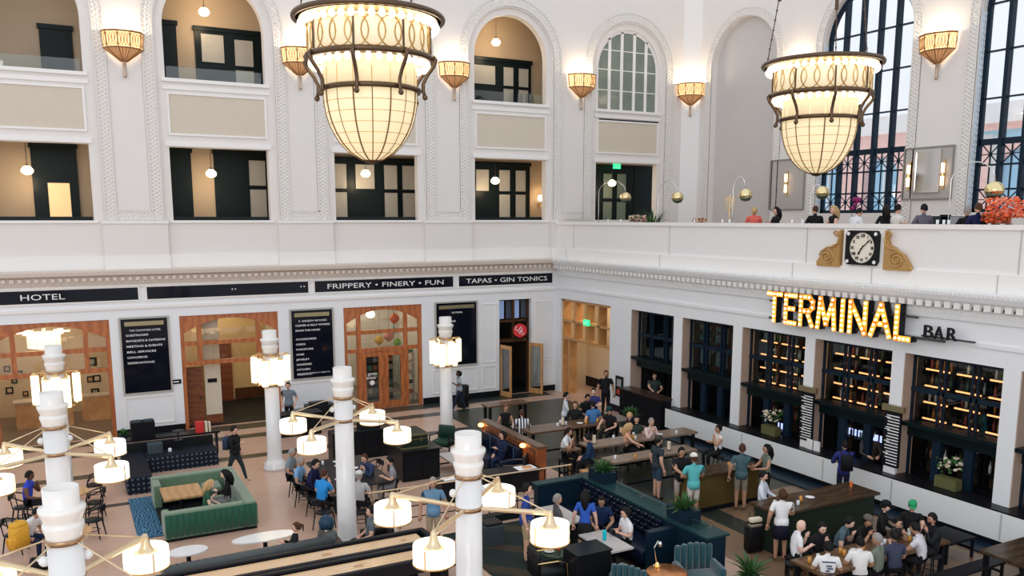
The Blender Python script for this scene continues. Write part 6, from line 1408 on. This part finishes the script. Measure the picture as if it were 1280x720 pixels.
# tufted sofa and club chair
P(367, 656, 200, 'woman with ponytail in black lounging on the tufted sofa', 'sit', K, (.03, .08, .25), 'brown', 'pony', sleeve='l', arms=('phone', 'phone'), lean=-12, h=1.55, seat=.38)
P(455, 643, 195, 'young man in grey seated in the black club chair', 'sit', (.10, .13, .15), K, 'black', arms=('lap', 'lap'), lean=-4, seat=.36, pos=(5.85, 18.0))
P(541, 598, 275, 'grey-haired man in blue checked shirt standing behind the tables', shirt=(.13, .26, .40), pants=KH, hair='grey', style='short', leg='shorts', arms=('down', 'down'), h=1.82, shoe=(.5, .5, .5), skin='m')
P(572, 640, 200, 'person in navy and white striped top half hidden by the near column', shirt=WH, pants=DJ, hair='brown', arms=('phone', 'table'), h=1.62, stripes=6, pos=(7.35, 15.6))
P(661, 605, 355, 'young man in royal blue t-shirt and tan shorts looking right', shirt=(.01, .05, .26), pants=(.45, .34, .19), hair='black', leg='shorts', arms=('down', 'down'), h=1.86)
P(690, 632, 10, 'grey-haired person seated behind the right drum lamp', 'sit', (.1, .1, .1), K, 'grey', arms=('table', 'table'), pos=(9.95, 16.5))
P(732, 612, 80, 'woman with long black hair and small backpack, back to camera', shirt=(.02, .10, .50), pants=K, hair='black', style='long', leg='skirt', arms=('down', 'down'), h=1.70)
P(752, 622, 265, 'man in navy polo facing the camera in the tufted booth', 'sit', (.015, .03, .09), K, 'black', 'short', arms=('table', 'table'), lean=12, skin='m')
pr = P(780, 636, 200, 'woman in white t-shirt holding a camera in the booth', 'sit', WH, K, 'black', 'bob', arms=('phone', 'phone'), lean=6); 
q = MB(); q.T = pr[2]; q.rbox(.34, .42, -.09, .09, pr[3]+.28, pr[3]+.38, .02).build('held_camera', BLK, pr[0])
P(633, 507, 300, 'red-haired woman in black tank top on a stool by the divider', 'sit', K, K, 'red', 'bun', 'm', 'n', arms=('table', 'down'), seat=.68, lean=4)
P(652, 513, 100, 'man in black and white striped shirt, back to camera', 'sit', WH, K, 'brown', arms=('table', 'table'), seat=.68, stripes=3.2, sleeve='l', lean=4)
P(642, 543, 215, 'dark-haired person in navy reading on the navy sofa', 'sit', NV, NV, 'black', 'bob', sleeve='l', arms=('phone', 'lap'), lean=-4, seat=.42, pos=(11.6, 22.55))
P(704, 492, 355, 'man in white shirt standing at the long communal table', shirt=(.62, .68, .72), pants=K, hair='black', sleeve='l', arms=('down', 'table'), h=1.76, pos=(15.35, 24.9))
P(719, 503, 260, 'person in black seated facing camera right of the white shirt', 'sit', K, K, 'brown', arms=('table', 'table'), seat=.68, sleeve='l')
P(742, 486, 265, 'man in navy printed t-shirt standing by the bar entrance', shirt=(.02, .02, .14), pants=(.03, .05, .10), hair='black', skin='p', arms=('cross', 'cross'), h=1.76)
tp = P(757, 468, 275, 'tall bearded man in black t-shirt by the white pier', shirt=K, pants=K, hair='brown', style='beard', skin='m', arms=('down', 'down'), h=1.90, pos=(onX(757, 500, 18.6).x, onX(757, 500, 18.6).y))
P(735, 493, 300, 'dark-haired man in black leaning over the table', shirt=K, pants=K, hair='black', arms=('table', 'table'), lean=14, h=1.76, skin='m')
P(741, 502, 100, 'man in denim blue t-shirt leaning on the table, back to camera', 'sit', (.05, .17, .40), K, 'black', arms=('down', 'table'), seat=.80, lean=8)
P(761, 510, 230, 'person in black with dark cap seated at the table end', 'sit', K, K, 'black', arms=('table', 'reach'), seat=.68, cap=(.01, .05, .06), lean=8)
P(712, 536, 340, 'man in white shirt with hands at his face at the small high table', 'sit', WH, K, 'black', skin='m', arms=('face', 'face'), seat=.70, lean=14, sleeve='s')
P(733, 544, 170, 'man in navy jacket on a light wooden stool', 'sit', (.012, .035, .09), K, 'black', arms=('table', 'table'), seat=.70, sleeve='l', lean=14)
P(788, 530, 350, 'blond woman in peach top at the communal table', 'sit', (.75, .38, .25), K, 'blond', 'long', arms=('table', 'reach'), seat=.68, sleeve='n', lean=10)
P(796, 521, 270, 'person with long black hair behind the blond woman', 'sit', (.03, .05, .04), K, 'black', 'long', arms=('table', 'table'), seat=.68)
P(815, 524, 300, 'man in pale pink shirt at the communal table', 'sit', (.72, .55, .52), K, 'grey', skin='l', arms=('table', 'face'), seat=.68, sleeve='l', lean=8)
P(787, 517, 260, 'person in black between the plant and the pale shirt', 'sit', K, K, 'blond', 'bob', arms=('table', 'table'), seat=.68)
P(818, 473, 270, 'bar worker in dark clothes behind the black host desk', shirt=(.04, .06, .06), pants=K, hair='brown', arms=('table', 'reach'), h=1.8, pos=(20.3, onX(818, 480, 20.3).y))
# around the olive-fronted table
P(828, 556, 20, 'man in black and grey t-shirt with denim shorts, side view', shirt=(.03, .045, .055), pants=(.03, .07, .12), hair='black', leg='shorts', cap=(.05, .045, .04), arms=('down', 'down'), h=1.82, pos=(14.3, 18.3), skin='l')
P(853, 560, 285, 'man in black t-shirt facing camera behind the white cap', shirt=K, pants=(.42, .38, .32), hair='black', leg='shorts', arms=('table', 'reach'), h=1.80, skin='m')
P(867, 567, 100, 'man in turquoise t-shirt and white cap, back to camera', shirt=(.10, .48, .50), pants=(.66, .62, .58), hair='brown', leg='shorts', cap=(.78, .75, .68), arms=('table', 'table'), h=1.80, skin='m')
P(895, 545, 200, 'woman in orange and white tank top eating at the bar side', 'sit', (.78, .72, .70), K, 'black', 'bun', 'm', 'n', arms=('face', 'phone'), seat=.78, pos=(17.05, 18.9))
P(928, 555, 80, 'man in grey teal shirt and khaki shorts, back to camera', shirt=(.045, .10, .12), pants=(.25, .22, .17), hair='brown', leg='shorts', arms=('down', 'table'), h=1.84, skin='m')
P(957, 556, 190, 'woman with black hair in patterned vest and dark trousers', shirt=(.14, .18, .14), pants=K, hair='black', style='long', arms=('table', 'table'), sleeve='n', h=1.72, skin='m')
P(968, 597, 330, 'bearded man in white shirt at the wide dark table', 'sit', (.68, .72, .80), (.05, .12, .25), 'black', 'beard', arms=('table', 'table'), seat=.72, sleeve='l', pos=(14.95, 14.95))
P(974, 612, 85, 'woman in white top and navy skirt, back to camera', shirt=(.85, .84, .84), pants=(.012, .012, .03), hair='brown', style='bob', leg='skirt', arms=('down', 'table'), h=1.72, skin='m', pos=(14.1, 13.45))
pr = P(1058, 548, 85, 'man in blue blazer with black backpack at the bar, back to camera', shirt=(.012, .02, .17), pants=(.012, .014, .04), hair='black', sleeve='l', arms=('table', 'table'), h=1.80, pos=(18.55, 15.55)); backpack(pr, (.01, .01, .012))
P(1091, 543, 265, 'bartender in black vest behind the counter', shirt=(.05, .05, .05), pants=K, hair='black', sleeve='l', arms=('table', 'table'), h=1.78, pos=(20.18, 16.05))
# the large group at the bottom right
G = lambda x, y, a, lab, **k: P(x, y, a, lab, 'sit', k.pop('c'), k.pop('p', K), k.pop('hair', 'black'), k.pop('st', 'short'), k.pop('skin', 'l'), **k)
G(1003, 652, 355, 'bald man in white shirt at the left end of the large group', c=(.80, .80, .82), hair='bald', st='bald', skin='p', arms=('face', 'phone'), lean=8, seat=.55)
G(1029, 655, 285, 'smiling man in black with chin on his hand', c=K, arms=('face', 'table'), lean=10, skin='p', sleeve='l')
G(1063, 648, 330, 'man in grey blue t-shirt drinking at the far side', c=(.07, .12, .15), arms=('face', 'table'), lean=22, skin='p')
G(1086, 646, 300, 'man in black t-shirt and pale cap at the far side', c=K, arms=('reach', 'face'), lean=16, skin='m', cap=(.12, .10, .08))
G(1109, 628, 330, 'man in black cap and black jacket behind the green-capped man', c=K, arms=('table', 'table'), lean=6, skin='p', cap=(.01, .01, .012), seat=.6, sleeve='l')
G(1124, 649, 300, 'small person in dark top between the caps', c=(.05, .04, .03), arms=('face', 'table'), lean=6, skin='l', h=1.6)
G(1141, 628, 250, 'man in bright green cap facing the camera', c=K, arms=('reach', 'table'), lean=8, skin='l', cap=(.01, .33, .12), seat=.55)
G(1164, 643, 190, 'man with black hair and beard in dark jacket at the right end', c=(.014, .016, .02), arms=('face', 'table'), lean=6, skin='m', sleeve='l', seat=.6, st='beard')
G(1143, 655, 140, 'man in plain white t-shirt leaning in at the right, back to camera', c=(.70, .68, .72), arms=('reach', 'table'), lean=18, skin='m')
pr = G(1035, 678, 80, 'person in white t-shirt with dark print on the back', c=(.84, .83, .82), arms=('table', 'table'), lean=6, skin='m')
q = MB(); q.T = pr[2]
for k, (y0, y1, z) in enumerate(((-.13, .13, .42), (-.06, .05, .34), (-.08, .03, .29), (-.02, .06, .24), (-.09, .05, .18))): q.bx(-.158, -.135, y0, y1, pr[3]+z, pr[3]+z+.022)
q.build('shirt_print', mat('print_navy', (.03, .04, .12), .7), pr[0])
G(1075, 672, 85, 'young man in plain white t-shirt in the middle, back to camera', c=(.82, .80, .78), arms=('table', 'table'), lean=6, skin='m', cap=None)
G(1095, 668, 130, 'man with thin hair in grey green shirt turned to the left', c=(.16, .19, .15), hair='grey', arms=('table', 'table'), lean=4, skin='m', turn=30)
G(1117, 664, 100, 'man in slate blue shirt, back to camera, right of the grey green shirt', c=(.05, .06, .10), arms=('table', 'table'), lean=6, skin='m')
for px_, py_, lab in ((1003, 700, 'dark stool under the bald man'), (1166, 690, 'dark stool under the man in the dark jacket'), (1108, 672, 'dark stool under the man in the black cap')):
    pass
# ================================================================ MEZZANINE
ZM = 6.65
M_ = lambda x, y, a, lab, **k: P(x, y, a, lab, 'sit', k.pop('c'), K, k.pop('hair', 'black'), k.pop('st', 'short'), k.pop('skin', 'l'), zf=ZM, **k)
def mez(x, y, a, X, lab, **k): q = onX(x, y, X); M_(x, y, a, lab, pos=(X, q.y), **k)
mez(943, 262, 80, 21.0, 'blond woman in coral top on the mezzanine', c=(.75, .13, .10), hair='blond', st='bob', seat=.62, arms=('table', 'table'))
mez(971, 262, 190, 21.6, 'dark-haired person in black on the mezzanine left of the right chandelier', c=K, st='long', seat=.62, arms=('phone', 'table'), sleeve='l')
mez(1020, 256, 95, 20.7, 'man in black with back to the parapet below the bowl tip', c=K, hair='brown', seat=.62, arms=('table', 'table'), sleeve='l')
mez(1043, 257, 190, 20.8, 'woman with reddish blond hair in black dress', c=K, hair='blond', st='long', skin='l', sleeve='n', seat=.62, arms=('table', 'table'))
mez(1065, 257, 20, 20.9, 'man in white shirt leaning forward on the mezzanine', c=(.8, .8, .82), seat=.60, arms=('table', 'table'), lean=22, sleeve='l')
mez(1108, 256, 90, 21.6, 'person in black with long dark hair against the window', c=K, st='long', seat=.62, arms=('table', 'table'), sleeve='l')
mez(1122, 257, 20, 20.7, 'woman in white with dark hair bun looking right', c=(.75, .72, .68), st='bun', seat=.62, arms=('table', 'phone'))
mez(1156, 255, 95, 20.6, 'man in grey purple shirt, back to camera, under the mirror', c=(.12, .11, .15), seat=.62, arms=('table', 'table'), sleeve='l')
mez(1224, 255, 95, 20.6, 'man in navy shirt, back to camera, left of the orange flowers', c=(.012, .016, .07), hair='brown', seat=.62, arms=('table', 'table'), sleeve='l')
mez(1210, 262, 95, 21.2, 'small grey-brown-haired person behind the navy shirt man', c=K, hair='grey', seat=.55, arms=('table', 'table'))
for y0, y1, x, lab in ((21.6, 24.6, 21.6, 'pale low mezzanine table left of the clock'), (16.9, 20.4, 21.5, 'pale mezzanine table behind the clock'), (11.0, 15.6, 21.6, 'pale mezzanine table at the right end')):
    t = thing('lounge_table', lab, 'table', (x, (y0+y1)/2, ZM)); MB().bx(-.35, .35, -(y1-y0)/2, (y1-y0)/2, .82, .87).build('table_top', MARB, t)
    for yy in (-.4, .4): MB().cyl(0, yy*(y1-y0), 0, .82, .04).build('leg', BLK, t)
for (x, y0) in ((943, 0), (971, 0), (1020, 0), (1043, 0), (1065, 0), (1108, 0), (1122, 0), (1156, 0), (1224, 0), (1210, 0)): pass
# arc lamps
def arc_lamp(px0, px1, ytop, yb, X, lab, flip=1):
    b = onX(px0, 277, X); e_ = onX(px1, yb, X+.25); top = onX((px0+px1)/2, ytop, X).z; t = thing('arc_lamp', lab, 'lamp', (X, b.y, ZM)); D = e_.y-b.y; r = .235
    zt, ze = top-ZM, e_.z-ZM
    pts = [(0, 0, 0), (0, 0, zt*.55)]+[(.25*k/10, D*(1-math.cos(PI*k/10))/2*1.0, zt*.55+(zt*.45)*math.sin(PI*k/10*.5) if k <= 10 else 0) for k in range(1, 6)]
    pts = [(0, 0, 0)]+[(.0, 0, zt*.5)]+[(.25*k/12, D*(.5-.5*math.cos(PI*k/12)), (zt-.45)+.45*math.sin(PI*k/12) if k < 12 else ze+r) for k in range(0, 13)]
    MB().tube(pts, .014, 6).build('arched_stem', CHROME, t, True); MB().cyl(0, 0, 0, .05, .16, n=16).build('marble_base', MARB, t)
    MB().lathe([(.0, r), (r*.5, r*.87), (r*.87, r*.5), (r, 0), (r*.93, -r*.35)], 18, (.25, D, ze)).build('dome_shade', mat('gold_chrome', (.85, .70, .38), .08, 1), t, True)
    MB().lathe([(r*.93, -r*.35), (r*.6, -r*.8), (.0, -r*.95)], 18, (.25, D, ze)).build('lower_shell', mat('dark_mirror', (.10, .12, .08), .1, .8), t, True)
arc_lamp(748, 782, 226, 247, 21.3, 'chrome arc lamp with gold ball in front of the dark doorway')
arc_lamp(822, 847, 226, 247, 21.3, 'chrome arc lamp with gold ball left of the corner pier')
arc_lamp(915, 932, 220, 244, 21.3, 'chrome arc lamp with gold ball in front of the blank niche')
arc_lamp(1012, 1028, 230, 241, 22.8, 'arc lamp with gold ball at the left edge of the first tall window')
arc_lamp(1185, 1243, 202, 238, 20.9, 'large chrome arc lamp with gold ball in front of the second tall window')
# wall panels, mirror, lamps on the window wall
def panel(y, z0, z1, hw, lab, mirror):
    t = thing('wall_panel', lab, 'panel', (XW-.01, y, z0), -PI/2); H = z1-z0; PG = mat('grey_wall_panel', (.46, .43, .40), .6)
    MB().bx(-hw, hw, -.04, 0, 0, H).build('panel_board', PG, t); q = MB(); frame(q, -hw, hw, 0, H, -.04, .05, .03); q.build('panel_edge', mat('panel_edge_grey', (.25, .25, .22), .5), t)
    if mirror:
        m_ = thing('wall_mirror', 'tall silver framed mirror between the tall windows', 'mirror', (XW-.06, y, z0+.25), -PI/2); MB().bx(-.46, .46, -.03, 0, .05, H-.42).build('mirror_glass', mat('silver_mirror', (.7, .7, .7), .06, 1), m_)
        q = MB(); frame(q, -.52, .52, 0, H-.36, -.0, .07, .06); q.build('mirror_frame', CHROME, m_)
def tube_lamp(y, z, lab):
    t = thing('tube_wall_lamp', lab, 'lamp', (XW-.06, y, z), -PI/2); MB().bx(-.03, .03, -.05, 0, -.48, .48).ball((0, -.08, .5), .03, 6, 4).ball((0, -.08, -.5), .03, 6, 4).build('back_plate', BRASS, t)
    for zz in (-.22, .22): MB().cyl(0, -.11, zz-.16, zz+.16, .055, n=10).build('glass_tube', mat('warm_tube_glass', (1, .8, .6), .4, emi=3.0, ecol=(1, .68, .42)), t, True)
    MB().cyl(0, -.11, -.03, .03, .065, n=10).build('centre_ring', BRASS, t)
panel(26.5, 8.15, 10.25, .98, 'plain grey wall panel left of the first tall window', False); tube_lamp(26.45, 9.25, 'twin tube wall lamp on the plain grey panel')
panel(19.95, 8.45, 10.28, .98, 'grey wall panel holding the silver mirror', True); tube_lamp(20.62, 9.3, 'twin tube wall lamp left of the silver mirror'); tube_lamp(19.28, 9.3, 'twin tube wall lamp right of the silver mirror')
# flowers, plants, odds and ends along the parapet
ORG = mat('orange_petals', (.85, .12, .03), .5); ORG2 = mat('coral_petals', (.9, .30, .18), .5); RUST = mat('rust_petals', (.35, .07, .02), .6); PURP = mat('orchid_purple', (.30, .01, .14), .5)
for x, X, r, h, cols, lab in ((1262, 21.0, .55, .75, (ORG, ORG2), 'large orange flower bouquet at the right end of the mezzanine'), (1245, 20.7, .32, .35, (RUST, ORG), 'low rust and orange bouquet beside the navy shirt man'), (797, 21.4, .35, .35, (GRN, PINKP, CREAM), 'pink and cream flowers before the dark doorway'), (875, 21.4, .25, .22, (RUST, CREAM), 'small dried flowers below the corner pier')):
    p = onX(x, 272, X); t = thing('bouquet', lab, 'flowers', (X, p.y, ZM+.87)); MB().lathe([(.08, 0), (.12, .05), (.09, .16), (.0, .16)], 12).build('vase', CHROME, t, True); flowers(t, 130, r, h, cols, .05, .045)
    tt_ = thing('side_table', 'small pale side table under the %s' % lab.split(' at ')[0].split(' before ')[0].split(' beside ')[0].split(' below ')[0], 'table', (X, p.y, ZM)); MB().cyl(0, 0, .84, .87, .2, n=16).build('table_top', MARB, tt_); MB().cyl(0, 0, 0, .84, .03).cyl(0, 0, 0, .02, .16).build('pedestal', BLK, tt_)
p = onX(1068, 250, 24.5); t = thing('orchid', 'dark purple orchid standing before the first tall window', 'flowers', (24.5, p.y, ZM)); MB().lathe([(.10, 0), (.14, .05), (.12, .8), (.0, .8)], 12).build('pot', BLK, t, True); MB().tube([(0, 0, .8), (0, .1, 1.5), (0, -.2, 1.8)], .012).build('stem', GRN, t); q = MB(); [q.ball((0, -.2+.05*k, 1.8-.06*k*(k % 2)), .08, 6, 4) for k in range(6)]; q.build('blossoms', PURP, t)
p = onX(815, 262, 23.4); potted((23.4, p.y, ZM), 'tall dark leafy plant at the edge of the mezzanine doorway', 1.7, pot=.25, n=160)
t = thing('candelabrum', 'thin brass candelabrum in front of the blank niche', 'lamp', (22.5, onX(912, 260, 22.5).y, ZM)); q = MB().cyl(0, 0, 0, 1.95, .02).cyl(0, 0, 0, .03, .15)
for y in (-.22, -.1, .1, .22): q.tube([(0, 0, 1.45), (0, y, 1.5), (0, y, 1.75)], .01).cyl(0, y, 1.75, 1.95, .016)
q.cyl(0, 0, 1.9, 2.05, .018); q.build('candelabrum_body', BRASS, t)
for x, lab in ((1176, 'dark bar fridge unit behind the mezzanine seats'), (1203, 'steel bar unit right of the dark fridge on the mezzanine')):
    p = onX(x, 268, 24.0); t = thing('bar_unit', lab, 'cabinet', (24.0, p.y, ZM)); MB().rbox(-.3, .3, -.55, .5, 0, 1.22, .02).build('unit_body', mat('unit_%d' % x, (.03, .04, .05) if x < 1200 else (.35, .36, .38), .35), t); MB().bx(-.32, .32, -.57, .52, 1.22, 1.26).build('unit_top', WHITE2, t)
for k, (x, X) in enumerate(((760, 20.6), (776, 20.6), (868, 20.5), (903, 20.5), (912, 20.6), (990, 20.8), (1003, 20.8), (1172, 20.8), (1180, 20.8), (1186, 20.8), (1094, 21.2), (1074, 21.0))):
    p = onX(x, 270, X); place(gm, X, p.y, ZM+.87 if X > 20.9 else 7.66, 'small glass standing along the mezzanine parapet or table', 'glass', 'small glasses along the mezzanine') if X > 20.9 else place(gm, XB+.2, onX(x, 276, XB+.2).y, 7.655, 'small glass standing along the mezzanine parapet or table', 'glass', 'small glasses along the mezzanine')
for o in bpy.data.objects:
    if '_h' in o.keys(): del o['_h']
